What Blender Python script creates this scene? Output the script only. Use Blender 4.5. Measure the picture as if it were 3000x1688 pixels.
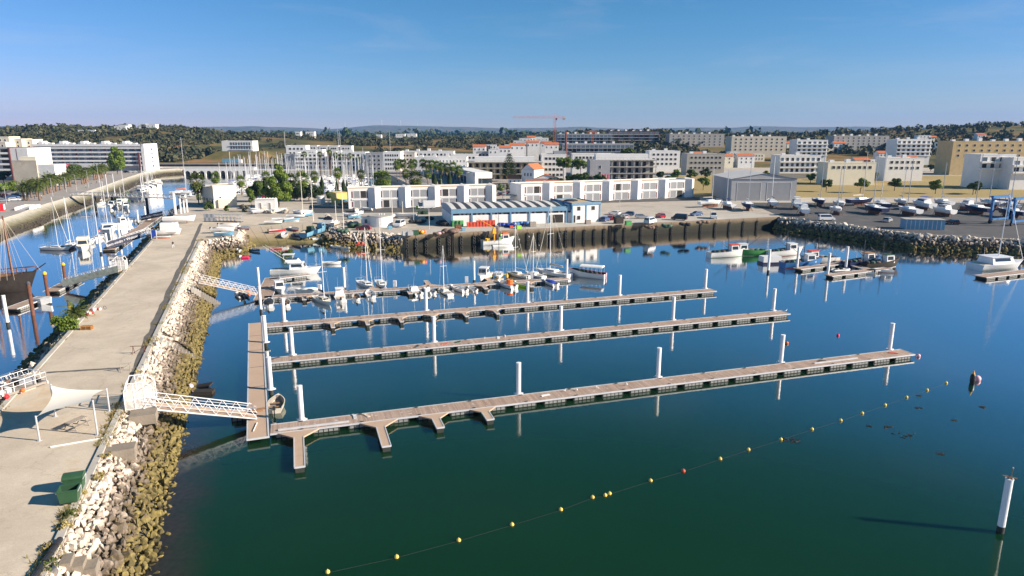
import bpy, math, random
import numpy as np
from mathutils import Vector, Matrix, noise
R = math.radians
rnd = random.Random(7)
sc = bpy.context.scene
COL = sc.collection
for o in list(bpy.data.objects): bpy.data.objects.remove(o)

# ------------------------------------------------------------------ camera
CAMZ = 30.0
PITCH = math.atan(459 / 2000)
cam = bpy.data.cameras.new('camera')
cam.sensor_width = 36.0; cam.lens = 24.0; cam.clip_start = 0.5; cam.clip_end = 60000
camo = bpy.data.objects.new('camera', cam); COL.objects.link(camo)
camo.location = (0, 0, CAMZ); camo.rotation_euler = (R(90) - PITCH, 0, 0)
sc.camera = camo

# ------------------------------------------------------------------ sky, sun, exposure
SUN_EL, SUN_AZ = 25.0, -11.0            # azimuth: degrees from +X towards +Y
wd = bpy.data.worlds.new('World'); sc.world = wd; wd.use_nodes = True
nt = wd.node_tree
bg = nt.nodes['Background']
sky = nt.nodes.new('ShaderNodeTexSky'); sky.sky_type = 'NISHITA'; sky.sun_disc = False
sky.sun_elevation = R(SUN_EL); sky.sun_rotation = R(90 - SUN_AZ)
sky.altitude = 0; sky.air_density = 1.0; sky.dust_density = 0.0; sky.ozone_density = 6.0
hs = nt.nodes.new('ShaderNodeSeparateColor'); nt.links.new(sky.outputs[0], hs.inputs[0]); tn = nt.nodes.new('ShaderNodeCombineColor')
for i, (gm, kf) in enumerate(((1.5, .36), (.95, .76), (1.3, .51))):      # colour grade of the whole sky
    pw = nt.nodes.new('ShaderNodeMath'); pw.operation = 'POWER'; pw.inputs[1].default_value = gm; nt.links.new(hs.outputs[i], pw.inputs[0])
    ml = nt.nodes.new('ShaderNodeMath'); ml.operation = 'MULTIPLY'; ml.inputs[1].default_value = kf; nt.links.new(pw.outputs[0], ml.inputs[0]); nt.links.new(ml.outputs[0], tn.inputs[i])
# faint high cloud veils
tcw = nt.nodes.new('ShaderNodeTexCoord'); mpw = nt.nodes.new('ShaderNodeMapping'); mpw.inputs['Scale'].default_value = (1.2, 1.2, 9); nt.links.new(tcw.outputs['Generated'], mpw.inputs[0])
nzw = nt.nodes.new('ShaderNodeTexNoise'); nzw.inputs['Scale'].default_value = 2.6; nzw.inputs['Detail'].default_value = 8; nzw.inputs['Roughness'].default_value = .62; nzw.inputs['Distortion'].default_value = .6; nt.links.new(mpw.outputs[0], nzw.inputs['Vector'])
mrw = nt.nodes.new('ShaderNodeMapRange'); mrw.inputs[1].default_value = .52; mrw.inputs[2].default_value = .8; mrw.inputs[4].default_value = .22; nt.links.new(nzw.outputs['Fac'], mrw.inputs[0])
mxw = nt.nodes.new('ShaderNodeMix'); mxw.data_type = 'RGBA'; mxw.inputs[7].default_value = (4.4, 4.5, 5.2, 1); nt.links.new(mrw.outputs[0], mxw.inputs[0]); nt.links.new(tn.outputs[0], mxw.inputs[6])
nt.links.new(mxw.outputs[2], bg.inputs[0]); bg.inputs[1].default_value = 0.07
sl = bpy.data.lights.new('sun', 'SUN'); sl.energy = 4.9; sl.angle = R(0.5); sl.color = (1.0, 0.87, 0.70)
so = bpy.data.objects.new('sun', sl); COL.objects.link(so)
ce = math.cos(R(SUN_EL))
SD = Vector((ce * math.cos(R(SUN_AZ)), ce * math.sin(R(SUN_AZ)), math.sin(R(SUN_EL))))
so.rotation_euler = SD.to_track_quat('Z', 'Y').to_euler(); so.location = (200, 20, 200)
vs = sc.view_settings
vs.view_transform = 'Standard'; vs.look = 'None'; vs.exposure = 1.0; vs.gamma = 1.0; vs.use_curve_mapping = False
sc.render.engine = 'CYCLES'
cy = sc.cycles
cy.use_denoising = True; cy.max_bounces = 6; cy.diffuse_bounces = 2; cy.glossy_bounces = 3
cy.transmission_bounces = 4; cy.volume_bounces = 0; cy.transparent_max_bounces = 12
cy.sample_clamp_indirect = 6.0; cy.use_adaptive_sampling = True; cy.adaptive_threshold = 0.015

# ------------------------------------------------------------------ where a picture point stands in the place (3000 x 1688)
_S, _C = math.sin(PITCH), math.cos(PITCH)
Q = 3.4                                # quay level above the water
def P(x, y, z=0.0):
    u = (x - 1500) / 2000; v = (y - 844) / 2000
    k = (CAMZ - z) / (v * _C + _S)
    return Vector((u * k, k * (_C - v * _S), z))
def PY(x, Y, z=0.0):                   # the point at forward distance Y seen at column x
    k = Y * _C - (z - CAMZ) * _S
    return Vector(((x - 1500) / 2000 * k, Y, z))
def ZY(y, Y):                          # height at forward distance Y seen at row y
    v = (y - 844) / 2000
    return CAMZ - Y * (v * _C + _S) / (_C - v * _S)

# ------------------------------------------------------------------ materials
MATS = {}
def mat(name, rgb, rough=.6, var=.12, scale=.6, metal=0., bump=0., bscale=6., spec=.4, rand=0., dirt=None, dscale=.25, dth=.55, coat=0.):
    if name in MATS: return MATS[name]
    m = bpy.data.materials.new(name); m.use_nodes = True
    t = m.node_tree; N = t.nodes; L = t.links
    b = N['Principled BSDF']
    b.inputs['Roughness'].default_value = rough; b.inputs['Metallic'].default_value = metal
    b.inputs['Specular IOR Level'].default_value = spec
    if coat: b.inputs['Coat Weight'].default_value = coat
    g = N.new('ShaderNodeNewGeometry')
    nz = N.new('ShaderNodeTexNoise'); nz.inputs['Scale'].default_value = scale; nz.inputs['Detail'].default_value = 6; nz.inputs['Roughness'].default_value = .65
    L.new(g.outputs['Position'], nz.inputs['Vector'])
    mr = N.new('ShaderNodeMapRange'); mr.inputs[1].default_value = .3; mr.inputs[2].default_value = .7
    mr.inputs[3].default_value = 1 - var; mr.inputs[4].default_value = 1 + var
    L.new(nz.outputs['Fac'], mr.inputs[0])
    mx = N.new('ShaderNodeVectorMath'); mx.operation = 'SCALE'; mx.inputs[0].default_value = rgb[:3]
    L.new(mr.outputs[0], mx.inputs['Scale'])
    out = mx.outputs[0]
    if rand:
        oi = N.new('ShaderNodeObjectInfo'); m2 = N.new('ShaderNodeMapRange')
        m2.inputs[3].default_value = 1 - rand; m2.inputs[4].default_value = 1 + rand
        L.new(oi.outputs['Random'], m2.inputs[0])
        s2 = N.new('ShaderNodeVectorMath'); s2.operation = 'SCALE'
        L.new(out, s2.inputs[0]); L.new(m2.outputs[0], s2.inputs['Scale']); out = s2.outputs[0]
    if dirt:
        n2 = N.new('ShaderNodeTexNoise'); n2.inputs['Scale'].default_value = dscale; n2.inputs['Detail'].default_value = 8; n2.inputs['Roughness'].default_value = .7
        L.new(g.outputs['Position'], n2.inputs['Vector'])
        r2 = N.new('ShaderNodeMapRange'); r2.inputs[1].default_value = dth; r2.inputs[2].default_value = dth + .16; r2.inputs[4].default_value = .8
        L.new(n2.outputs['Fac'], r2.inputs[0])
        k = N.new('ShaderNodeMix'); k.data_type = 'RGBA'; k.inputs[7].default_value = (*dirt, 1)
        L.new(r2.outputs[0], k.inputs[0]); L.new(out, k.inputs[6]); out = k.outputs[2]
    L.new(out, b.inputs['Base Color'])
    if bump:
        n3 = N.new('ShaderNodeTexNoise'); n3.inputs['Scale'].default_value = bscale; n3.inputs['Detail'].default_value = 6
        L.new(g.outputs['Position'], n3.inputs['Vector'])
        bp = N.new('ShaderNodeBump'); bp.inputs['Strength'].default_value = bump; bp.inputs['Distance'].default_value = .1
        L.new(n3.outputs['Fac'], bp.inputs['Height']); L.new(bp.outputs[0], b.inputs['Normal'])
    MATS[name] = m
    return m

mat('white_paint', (.80, .79, .77), .5, .05, .3, dirt=(.55, .52, .48), dscale=.35, dth=.6)
mat('old_white_wall', (.78, .77, .76), .75, .07, .3, dirt=(.5, .47, .44), dscale=.3, dth=.58)
mat('gelcoat', (.80, .80, .80), .25, .04, .8, spec=.5, rand=.06)
mat('cream_gelcoat', (.68, .62, .52), .35, .05, .8)
mat('white_steel', (.78, .78, .80), .4, .04, .8)
mat('grey_steel', (.42, .43, .45), .45, .1, 1.)
mat('galvanised', (.55, .56, .58), .45, .1, 2., metal=.3)
mat('dark_steel', (.07, .07, .08), .5, .2, 1.)
mat('black_rubber', (.018, .018, .02), .75, .25, 1.5)
mat('black_plastic', (.025, .025, .028), .45, .2, 1.5)
mat('glass', (.03, .045, .06), .08, .15, .5, spec=.7)
mat('pane_blue', (.10, .14, .19), .12, .25, .25, spec=.7)
mat('dark_gap', (.03, .028, .027), .8, .3, .6)
mat('shutter_grey', (.27, .28, .30), .55, .05, .8, rand=.12)
mat('shutter_maroon', (.14, .05, .05), .6, .15, 1.)
mat('concrete', (.46, .43, .385), .85, .1, .35, bump=.15, bscale=8, dirt=(.36, .29, .22), dscale=.12, dth=.58)
mat('concrete_raw', (.42, .40, .37), .85, .12, .3, dirt=(.3, .27, .24), dscale=.2, dth=.6)
mat('wall_beige', (.62, .56, .46), .85, .06, .3)
mat('wall_cream', (.80, .74, .58), .8, .05, .3)
mat('wall_ochre', (.50, .38, .20), .85, .1, .4)
mat('wall_grey', (.36, .37, .39), .8, .06, .3)
mat('wall_yellow', (.72, .56, .18), .8, .06, .3)
mat('roof_tile', (.50, .15, .06), .8, .2, 1.2)
mat('roof_grey', (.38, .36, .34), .85, .12, .5)
mat('roof_ochre', (.50, .37, .20), .85, .12, .4)
mat('roof_dark', (.05, .05, .055), .6, .2, .5)
mat('roof_light', (.62, .60, .58), .6, .08, .5)
mat('blue_cladding', (.15, .28, .41), .5, .08, .4)
mat('blue_deep', (.04, .13, .30), .5, .08, .4)
mat('blue_hull', (.045, .17, .40), .4, .1, .8)
mat('sky_blue', (.16, .35, .50), .5, .08, .8)
mat('navy', (.02, .03, .09), .45, .15, .8)
mat('royal_blue', (.025, .06, .36), .5, .15, .8)
mat('red_paint', (.55, .03, .04), .4, .12, .8)
mat('magenta', (.75, .02, .12), .45, .08, .8)
mat('orange', (.80, .16, .02), .5, .12, .8)
mat('orange_red', (.62, .085, .045), .5, .12, 1.2)
mat('yellow', (.80, .50, .02), .45, .12, .8)
mat('crane_yellow', (.85, .38, .015), .45, .12, .8)
mat('lime', (.30, .62, .06), .45, .1, .8)
mat('green_plastic', (.032, .088, .042), .45, .15, 1.2)
mat('green_paint', (.07, .30, .09), .45, .15, .8)
mat('green_dark', (.02, .06, .03), .7, .2, 1.)
mat('pink', (.75, .42, .50), .5, .1, 2.)
mat('buoy_yellow', (.75, .55, .12), .5, .15, 4.)
mat('rust', (.16, .065, .04), .75, .3, 2.)
mat('timber', (.30, .17, .09), .75, .2, 2.)
mat('timber_orange', (.45, .22, .07), .7, .2, 2.)
mat('terracotta', (.36, .16, .10), .85, .1, .5)
mat('old_concrete', (.24, .205, .165), .9, .18, .8, bump=.3)
mat('timber_dark', (.033, .026, .022), .75, .3, 1.5)
mat('timber_grey', (.28, .25, .22), .8, .18, 2.)
mat('net_dark', (.035, .035, .04), .95, .5, 2.5, bump=.8, bscale=5)
mat('net_brown', (.20, .13, .10), .95, .5, 2.5, bump=.8, bscale=5)
mat('net_green', (.07, .13, .09), .95, .5, 2.5, bump=.8, bscale=5)
mat('sail_cloth', (.80, .75, .66), .85, .03, .4)
mat('canvas', (.55, .46, .37), .85, .1, 1.)
mat('trunk_bark', (.19, .125, .09), .9, .3, 3., bump=.6, bscale=9)
mat('skin', (.45, .26, .18), .6, .05, 1.)
mat('hair_dark', (.03, .02, .018), .8, .1, 1.)
mat('cloth_dark', (.05, .05, .06), .85, .15, 2.)
mat('cloth_white', (.7, .7, .7), .85, .1, 2.)
mat('cloth_blue', (.22, .38, .62), .85, .1, 2.)
mat('hi_vis', (.35, .80, .08), .8, .1, 2.)
mat('asphalt', (.085, .083, .085), .85, .2, .25, dirt=(.15, .14, .13), dscale=.1)
mat('paving', (.33, .30, .28), .85, .12, .25, dirt=(.42, .38, .34), dscale=.08, dth=.5)
mat('yard_ground', (.45, .40, .34), .9, .14, .2, dirt=(.30, .25, .20), dscale=.09, dth=.54)
mat('tyre_worn', (.035, .034, .034), .8, .3, 4.)
mat('float_panel', (.25, .255, .25), .8, .15, 1.2)
mat('float_dark', (.035, .04, .035), .85, .3, 1.)
mat('alu_edge', (.50, .51, .54), .5, .1, 1.)
mat('seaweed', (.02, .018, .012), .6, .4, 3., bump=.8)
mat('rope', (.5, .46, .38), .9, .2, 4.)
mat('rope_dark', (.05, .05, .05), .9, .2, 4.)
mat('straw', (.33, .25, .10), .9, .3, 2.)
mat('gull_white', (.8, .8, .8), .8, .05, 1.)
mat('banner_navy', (.035, .04, .075), .6, .1, .6)
mat('letter_white', (.75, .75, .76), .6, .02, 1.)
mat('van_white', (.78, .78, .79), .3, .03, 1., coat=.3)
mat('car_silver', (.42, .44, .46), .3, .03, 1., metal=.4, coat=.4)
mat('car_black', (.02, .02, .025), .25, .1, 1., coat=.4)
mat('car_maroon', (.20, .015, .03), .3, .08, 1., coat=.4)
mat('car_red', (.55, .02, .05), .3, .08, 1., coat=.4)
mat('car_blue', (.05, .10, .24), .3, .08, 1., coat=.4)
def leaf_mat(name, a, bcol, sc_=.9):
    m = bpy.data.materials.new(name); m.use_nodes = True
    t = m.node_tree; N = t.nodes; L = t.links; b = N['Principled BSDF']
    b.inputs['Roughness'].default_value = .7; b.inputs['Specular IOR Level'].default_value = .2
    g = N.new('ShaderNodeNewGeometry'); nz = N.new('ShaderNodeTexNoise'); nz.inputs['Scale'].default_value = sc_; nz.inputs['Detail'].default_value = 4
    L.new(g.outputs['Position'], nz.inputs['Vector'])
    ad = N.new('ShaderNodeMath'); ad.operation = 'MULTIPLY_ADD'; ad.inputs[1].default_value = .55; ad.inputs[2].default_value = 0
    L.new(g.outputs['Random Per Island'], ad.inputs[0])
    a2 = N.new('ShaderNodeMath'); a2.operation = 'ADD'; L.new(ad.outputs[0], a2.inputs[0])
    m3 = N.new('ShaderNodeMapRange'); m3.inputs[1].default_value = .35; m3.inputs[2].default_value = .65; m3.inputs[4].default_value = .5
    L.new(nz.outputs['Fac'], m3.inputs[0]); L.new(m3.outputs[0], a2.inputs[1])
    mx = N.new('ShaderNodeMix'); mx.data_type = 'RGBA'; mx.inputs[6].default_value = (*a, 1); mx.inputs[7].default_value = (*bcol, 1)
    L.new(a2.outputs[0], mx.inputs[0]); L.new(mx.outputs[2], b.inputs['Base Color'])
    MATS[name] = m
leaf_mat('leaf_palm', (.03, .05, .012), (.12, .145, .035))
leaf_mat('leaf_bright', (.05, .095, .012), (.17, .23, .035))
leaf_mat('leaf_mid', (.03, .06, .014), (.09, .13, .03))
leaf_mat('leaf_dark', (.015, .03, .010), (.045, .07, .02))
leaf_mat('leaf_wood', (.024, .036, .015), (.105, .10, .05), .07)
leaf_mat('leaf_dry', (.24, .19, .07), (.42, .35, .16))
leaf_mat('leaf_grey', (.10, .11, .08), (.22, .20, .15))

# ------------------------------------------------------------------ mesh helpers
class MB:
    def __init__(s): s.v = []; s.f = []; s.m = []
    def add(s, vs, fs, m=0):
        b = len(s.v); s.v.extend(tuple(p) for p in vs)
        for f in fs: s.f.append(tuple(i + b for i in f)); s.m.append(m)
        return s
    def box(s, x0, y0, z0, x1, y1, z1, m=0):
        return s.add([(x0,y0,z0),(x1,y0,z0),(x1,y1,z0),(x0,y1,z0),(x0,y0,z1),(x1,y0,z1),(x1,y1,z1),(x0,y1,z1)],
              [(0,3,2,1),(4,5,6,7),(0,1,5,4),(1,2,6,5),(2,3,7,6),(3,0,4,7)], m)
    def frus(s, b, t, m=0):            # b, t: (x0,y0,x1,y1,z)
        x0,y0,x1,y1,z0 = b; a0,b0,a1,b1,z1 = t
        return s.add([(x0,y0,z0),(x1,y0,z0),(x1,y1,z0),(x0,y1,z0),(a0,b0,z1),(a1,b0,z1),(a1,b1,z1),(a0,b1,z1)],
              [(0,3,2,1),(4,5,6,7),(0,1,5,4),(1,2,6,5),(2,3,7,6),(3,0,4,7)], m)
    def obox(s, c, sx, sy, z0, z1, rz=0, m=0):
        ca, sa = math.cos(rz), math.sin(rz); vs = []
        for z in (z0, z1):
            for (a, b) in ((-1,-1),(1,-1),(1,1),(-1,1)):
                x, y = a*sx/2, b*sy/2; vs.append((c[0]+x*ca-y*sa, c[1]+x*sa+y*ca, z))
        return s.add(vs, [(0,3,2,1),(4,5,6,7),(0,1,5,4),(1,2,6,5),(2,3,7,6),(3,0,4,7)], m)
    def tube(s, p, q, r, r2=None, n=6, m=0, caps=True):
        p = Vector(p); q = Vector(q); d = q - p
        if d.length < 1e-6: return s
        r2 = r if r2 is None else r2
        z = d.normalized(); x = z.orthogonal().normalized(); y = z.cross(x)
        vs = []
        for c, rr in ((p, r), (q, r2)):
            for i in range(n):
                a = 2*math.pi*i/n; vs.append(c + x*(rr*math.cos(a)) + y*(rr*math.sin(a)))
        fs = [(i, (i+1) % n, n+(i+1) % n, n+i) for i in range(n)]
        if caps: fs += [tuple(range(n-1, -1, -1)), tuple(range(n, 2*n))]
        return s.add(vs, fs, m)
    def path(s, pts, r, n=5, m=0):
        for a, b in zip(pts[:-1], pts[1:]): s.tube(a, b, r, n=n, m=m)
        return s
    def prism(s, poly, z0, z1, m=0):
        n = len(poly)
        vs = [(p[0], p[1], z0) for p in poly] + [(p[0], p[1], z1) for p in poly]
        return s.add(vs, [tuple(range(n-1, -1, -1)), tuple(range(n, 2*n))] + [(i, (i+1) % n, n+(i+1) % n, n+i) for i in range(n)], m)
    def loft(s, rings, m=0, closed=True, caps=True):
        n = len(rings[0]); vs = [p for r in rings for p in r]; fs = []
        for j in range(len(rings)-1):
            for i in range(n if closed else n-1):
                fs.append((j*n+i, j*n+(i+1) % n, (j+1)*n+(i+1) % n, (j+1)*n+i))
        if caps: fs += [tuple(range(n-1, -1, -1)), tuple(range((len(rings)-1)*n, len(rings)*n))]
        return s.add(vs, fs, m)
    def ball(s, c, r, n=8, k=5, m=0, sz=1.):
        rings = []
        for j in range(1, k):
            a = math.pi*j/k; rings.append([(c[0]+r*math.sin(a)*math.cos(2*math.pi*i/n), c[1]+r*math.sin(a)*math.sin(2*math.pi*i/n), c[2]-r*sz*math.cos(a)) for i in range(n)])
        return s.loft(rings, m)
    def lathe(s, c, prof, n=12, m=0):
        return s.loft([[(c[0]+r*math.cos(2*math.pi*i/n), c[1]+r*math.sin(2*math.pi*i/n), c[2]+z) for i in range(n)] for r, z in prof], m)
    def torus(s, c, R_, r, ax, n=14, k=6, m=0):
        ax = Vector(ax).normalized(); u = ax.orthogonal().normalized(); w = ax.cross(u); rings = []
        for i in range(n+1):
            a = 2*math.pi*i/n; d = u*math.cos(a)+w*math.sin(a)
            rings.append([Vector(c)+d*(R_+r*math.cos(2*math.pi*j/k))+ax*(r*math.sin(2*math.pi*j/k)) for j in range(k)])
        return s.loft(rings, m, caps=False)
    def mesh(s, name, mats, smooth=False):
        me = bpy.data.meshes.new(name)
        me.from_pydata(s.v, [], s.f)
        for m in (mats if isinstance(mats, (list, tuple)) else [mats]): me.materials.append(MATS[m] if isinstance(m, str) else m)
        if len(me.materials) > 1: me.polygons.foreach_set('material_index', s.m)
        if smooth: me.polygons.foreach_set('use_smooth', [True]*len(s.f))
        me.update(); return me
    def build(s, name, mats, parent=None, smooth=False, loc=None, rz=0.):
        return link(name, s.mesh(name, mats, smooth), parent, loc, rz)
def link(name, me, parent=None, loc=None, rz=0.):
    o = bpy.data.objects.new(name, me); COL.objects.link(o)
    if parent is not None: o.parent = parent
    if loc is not None: o.location = loc
    if rz: o.rotation_euler = (0, 0, rz)
    return o
def tag(o, label, cat, group=None, kind=None):
    if label: o['label'] = label
    if cat: o['category'] = cat
    if group: o['group'] = group
    if kind: o['kind'] = kind
    return o
def T(name, label, cat, loc=(0, 0, 0), rz=0., group=None, kind=None):
    o = bpy.data.objects.new(name, None); COL.objects.link(o); o.location = loc; o.rotation_euler = (0, 0, rz)
    o.empty_display_size = .1
    return tag(o, label, cat, group, kind)
def dup(root, loc, rz=0., label=None, scale=None, group=None):
    def cp(o, par):
        c = o.copy(); COL.objects.link(c)
        if par is not None: c.parent = par
        for ch in KIDS.get(o.name, ()): cp(ch, c)
        return c
    KIDS = {}
    for d in root.children_recursive: KIDS.setdefault(d.parent.name, []).append(d)
    r = cp(root, None); r.location = loc; r.rotation_euler = (0, 0, rz)
    if scale is not None: r.scale = scale if isinstance(scale, tuple) else (scale,)*3
    if label: r['label'] = label
    if group: r['group'] = group
    return r
def struct(name, mb, mats, smooth=False):
    o = mb.build(name, mats, smooth=smooth); o['kind'] = 'structure'; return o
def text(s, size, mt, parent, loc, rot, name='lettering', ext=.01, align='CENTER'):
    c = bpy.data.curves.new(name, 'FONT'); c.body = s; c.size = size; c.extrude = ext; c.align_x = align; c.align_y = 'CENTER'
    c.materials.append(MATS[mt]); o = bpy.data.objects.new(name, c); COL.objects.link(o)
    me = bpy.data.meshes.new_from_object(o); bpy.data.objects.remove(o); me.name = name
    if not me.materials: me.materials.append(MATS[mt])
    o = link(name, me, parent, loc); o.rotation_euler = rot; return o
def ang(a, b): return math.atan2(b[1]-a[1], b[0]-a[0])
def ORD(i): return ['first','second','third','fourth','fifth','sixth','seventh','eighth','ninth','tenth','eleventh','twelfth','thirteenth','fourteenth','fifteenth','sixteenth','seventeenth','eighteenth','nineteenth','twentieth','twenty first','twenty second','twenty third','twenty fourth','twenty fifth','twenty sixth','twenty seventh','twenty eighth'][i]
# ================================================================== the setting
def XL(y): return -50.9 - .373 * (y - 63.5)     # left edge of the causeway
def XR(y): return -30.2 - .372 * (y - 41.6)     # right edge
def sm(t): t = max(0., min(1., t)); return t*t*(3-2*t)

# ---- water
m = bpy.data.materials.new('harbour_water'); m.use_nodes = True
t = m.node_tree; N = t.nodes; L = t.links; b = N['Principled BSDF']

g = N.new('ShaderNodeNewGeometry')
dp = N.new('ShaderNodeVectorMath'); dp.operation = 'SUBTRACT'; dp.inputs[1].default_value = (-25.3, 41.6, 0); L.new(g.outputs['Position'], dp.inputs[0])
dt = N.new('ShaderNodeVectorMath'); dt.operation = 'DOT_PRODUCT'; dt.inputs[1].default_value = (.937, .349, 0); L.new(dp.outputs[0], dt.inputs[0])
n1 = N.new('ShaderNodeTexNoise'); n1.inputs['Scale'].default_value = .35; n1.inputs['Detail'].default_value = 6; L.new(g.outputs['Position'], n1.inputs['Vector'])
ma = N.new('ShaderNodeMath'); ma.operation = 'MULTIPLY_ADD'; ma.inputs[1].default_value = 4.5; L.new(n1.outputs['Fac'], ma.inputs[0]); L.new(dt.outputs['Value'], ma.inputs[2])
mr = N.new('ShaderNodeMapRange'); mr.inputs[1].default_value = 2.6; mr.inputs[2].default_value = 7.2; mr.inputs[3].default_value = 1; mr.inputs[4].default_value = 0; mr.interpolation_type = 'SMOOTHSTEP'; L.new(ma.outputs[0], mr.inputs[0])
n2 = N.new('ShaderNodeTexNoise'); n2.inputs['Scale'].default_value = 2.2; n2.inputs['Detail'].default_value = 5; L.new(g.outputs['Position'], n2.inputs['Vector'])
bed = N.new('ShaderNodeMix'); bed.data_type = 'RGBA'; bed.inputs[6].default_value = (.012, .014, .014, 1); bed.inputs[7].default_value = (.050, .042, .034, 1); L.new(n2.outputs['Fac'], bed.inputs[0])
n5 = N.new('ShaderNodeTexNoise'); n5.inputs['Scale'].default_value = .02; n5.inputs['Detail'].default_value = 3; L.new(g.outputs['Position'], n5.inputs['Vector'])
deep = N.new('ShaderNodeMix'); deep.data_type = 'RGBA'; deep.inputs[6].default_value = (.004, .028, .011, 1); deep.inputs[7].default_value = (.006, .034, .016, 1); L.new(n5.outputs['Fac'], deep.inputs[0])
mx = N.new('ShaderNodeMix'); mx.data_type = 'RGBA'; L.new(deep.outputs[2], mx.inputs[6]); L.new(mr.outputs[0], mx.inputs[0]); L.new(bed.outputs[2], mx.inputs[7])
mp = N.new('ShaderNodeMapping'); mp.inputs['Scale'].default_value = (1, 1.0, 1); L.new(g.outputs['Position'], mp.inputs[0])
n3 = N.new('ShaderNodeTexNoise'); n3.inputs['Scale'].default_value = 1.5; n3.inputs['Detail'].default_value = 5; n3.inputs['Roughness'].default_value = .55; L.new(mp.outputs[0], n3.inputs['Vector'])
bp = N.new('ShaderNodeBump'); bp.inputs['Distance'].default_value = .25; L.new(n3.outputs['Fac'], bp.inputs['Height'])
n6 = N.new('ShaderNodeTexNoise'); n6.inputs['Scale'].default_value = .022; n6.inputs['Detail'].default_value = 5; n6.inputs['Distortion'].default_value = 1.2; L.new(g.outputs['Position'], n6.inputs['Vector'])
m6 = N.new('ShaderNodeMapRange'); m6.inputs[1].default_value = .42; m6.inputs[2].default_value = .66; m6.inputs[3].default_value = .026; m6.inputs[4].default_value = .075; L.new(n6.outputs['Fac'], m6.inputs[0]); L.new(m6.outputs[0], bp.inputs['Strength'])
df = N.new('ShaderNodeSubsurfaceScattering'); df.falloff = 'BURLEY'; df.inputs['Scale'].default_value = .9; df.inputs['Radius'].default_value = (1, 1, 1); L.new(mx.outputs[2], df.inputs[0]); gs = N.new('ShaderNodeBsdfGlossy'); gs.inputs['Roughness'].default_value = .03; L.new(bp.outputs[0], gs.inputs['Normal'])
fn = N.new('ShaderNodeFresnel'); fn.inputs[0].default_value = 1.33; fc = N.new('ShaderNodeFloatCurve'); cu = fc.mapping.curves[0]
cu.points[0].location = (0, 0); cu.points[1].location = (1, 1)
for q in ((.05, .05), (.13, .46), (.28, .92)): cu.points.new(*q)
fc.mapping.update(); L.new(fn.outputs[0], fc.inputs['Value']); ms = N.new('ShaderNodeMixShader'); L.new(fc.outputs[0], ms.inputs[0]); L.new(df.outputs[0], ms.inputs[1]); L.new(gs.outputs[0], ms.inputs[2]); L.new(ms.outputs[0], N['Material Output'].inputs[0]); N.remove(b)
MATS['water'] = m
mb = MB(); mb.add([(-900, -90, 0), (760, -90, 0), (760, 530, 0), (-900, 530, 0)], [(0, 1, 2, 3)])
struct('water', mb, 'water')

# ---- terrain far behind
RIDGE = [(-3000, 372), (-200, 378), (0, 380), (150, 374), (300, 380), (430, 373), (540, 378), (620, 391), (690, 402), (760, 398), (850, 399), (1000, 408), (1150, 411), (1300, 406), (1450, 411), (1600, 403), (1750, 391), (1850, 392), (2200, 396), (2600, 386), (2950, 366), (3300, 358), (6000, 360)]
RX = [a for a, _ in RIDGE]; RYv = [b_ for _, b_ in RIDGE]
def terr(X, Y):
    px = 1500 + 2000 * X / (Y * _C)
    yt = float(np.interp(px, RX, RYv))
    zr = CAMZ + (385 - yt) / 2000 * 1000 - 1
    nz_ = noise.fractal(Vector((X*.004, Y*.004, 0)), 1.0, 2.0, 4)
    if Y < 1000: z = 3.35 + (zr - 3.35) * sm((Y - 540) / 460.) + nz_ * 3 * sm((Y-540)/200)
    else: z = zr + (13 - zr) * sm((Y - 1000) / 900.) + nz_ * 5
    if Y > 6000:
        top = CAMZ + (385 - 374 + 7.0 * noise.fractal(Vector((X/Y*9, 3.3, 0)), 1.0, 2.0, 4)) / 2000 * 9000
        z = z + (top - z) * sm((Y - 6000) / 3000.)
    return z
m = bpy.data.materials.new('hill_ground'); m.use_nodes = True
t = m.node_tree; N = t.nodes; L = t.links; b = N['Principled BSDF']; b.inputs['Roughness'].default_value = .95; b.inputs['Specular IOR Level'].default_value = .1
g = N.new('ShaderNodeNewGeometry'); n1 = N.new('ShaderNodeTexNoise'); n1.inputs['Scale'].default_value = .012; n1.inputs['Detail'].default_value = 9; n1.inputs['Roughness'].default_value = .7; L.new(g.outputs['Position'], n1.inputs['Vector'])
cr = N.new('ShaderNodeValToRGB'); e = cr.color_ramp.elements
e[0].position = .36; e[0].color = (.035, .045, .02, 1); e[1].position = .50; e[1].color = (.13, .115, .045, 1)
x = e.new(.60); x.color = (.26, .15, .065, 1); x = e.new(.70); x.color = (.30, .21, .11, 1)
L.new(n1.outputs['Fac'], cr.inputs[0]); L.new(cr.outputs[0], b.inputs['Base Color'])
MATS['hill_ground'] = m
us = np.linspace(-1.15, 1.15, 150); ys = [515 * (9600/515.) ** (i/110.) for i in range(111)]
vs_ = []; fs_ = []
for Y in ys:
    for u in us: vs_.append((u*Y, Y, terr(u*Y, Y) if Y > 540 else 3.35))
nu = len(us)
for j in range(len(ys)-1):
    for i in range(nu-1): fs_.append((j*nu+i, j*nu+i+1, (j+1)*nu+i+1, (j+1)*nu+i))
mb = MB(); mb.add(vs_, fs_); struct('terrain', mb, 'hill_ground', smooth=True)
def GT(x, Y): p = PY(x, Y); return Vector((p.x, Y, terr(p.x, Y)))

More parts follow.
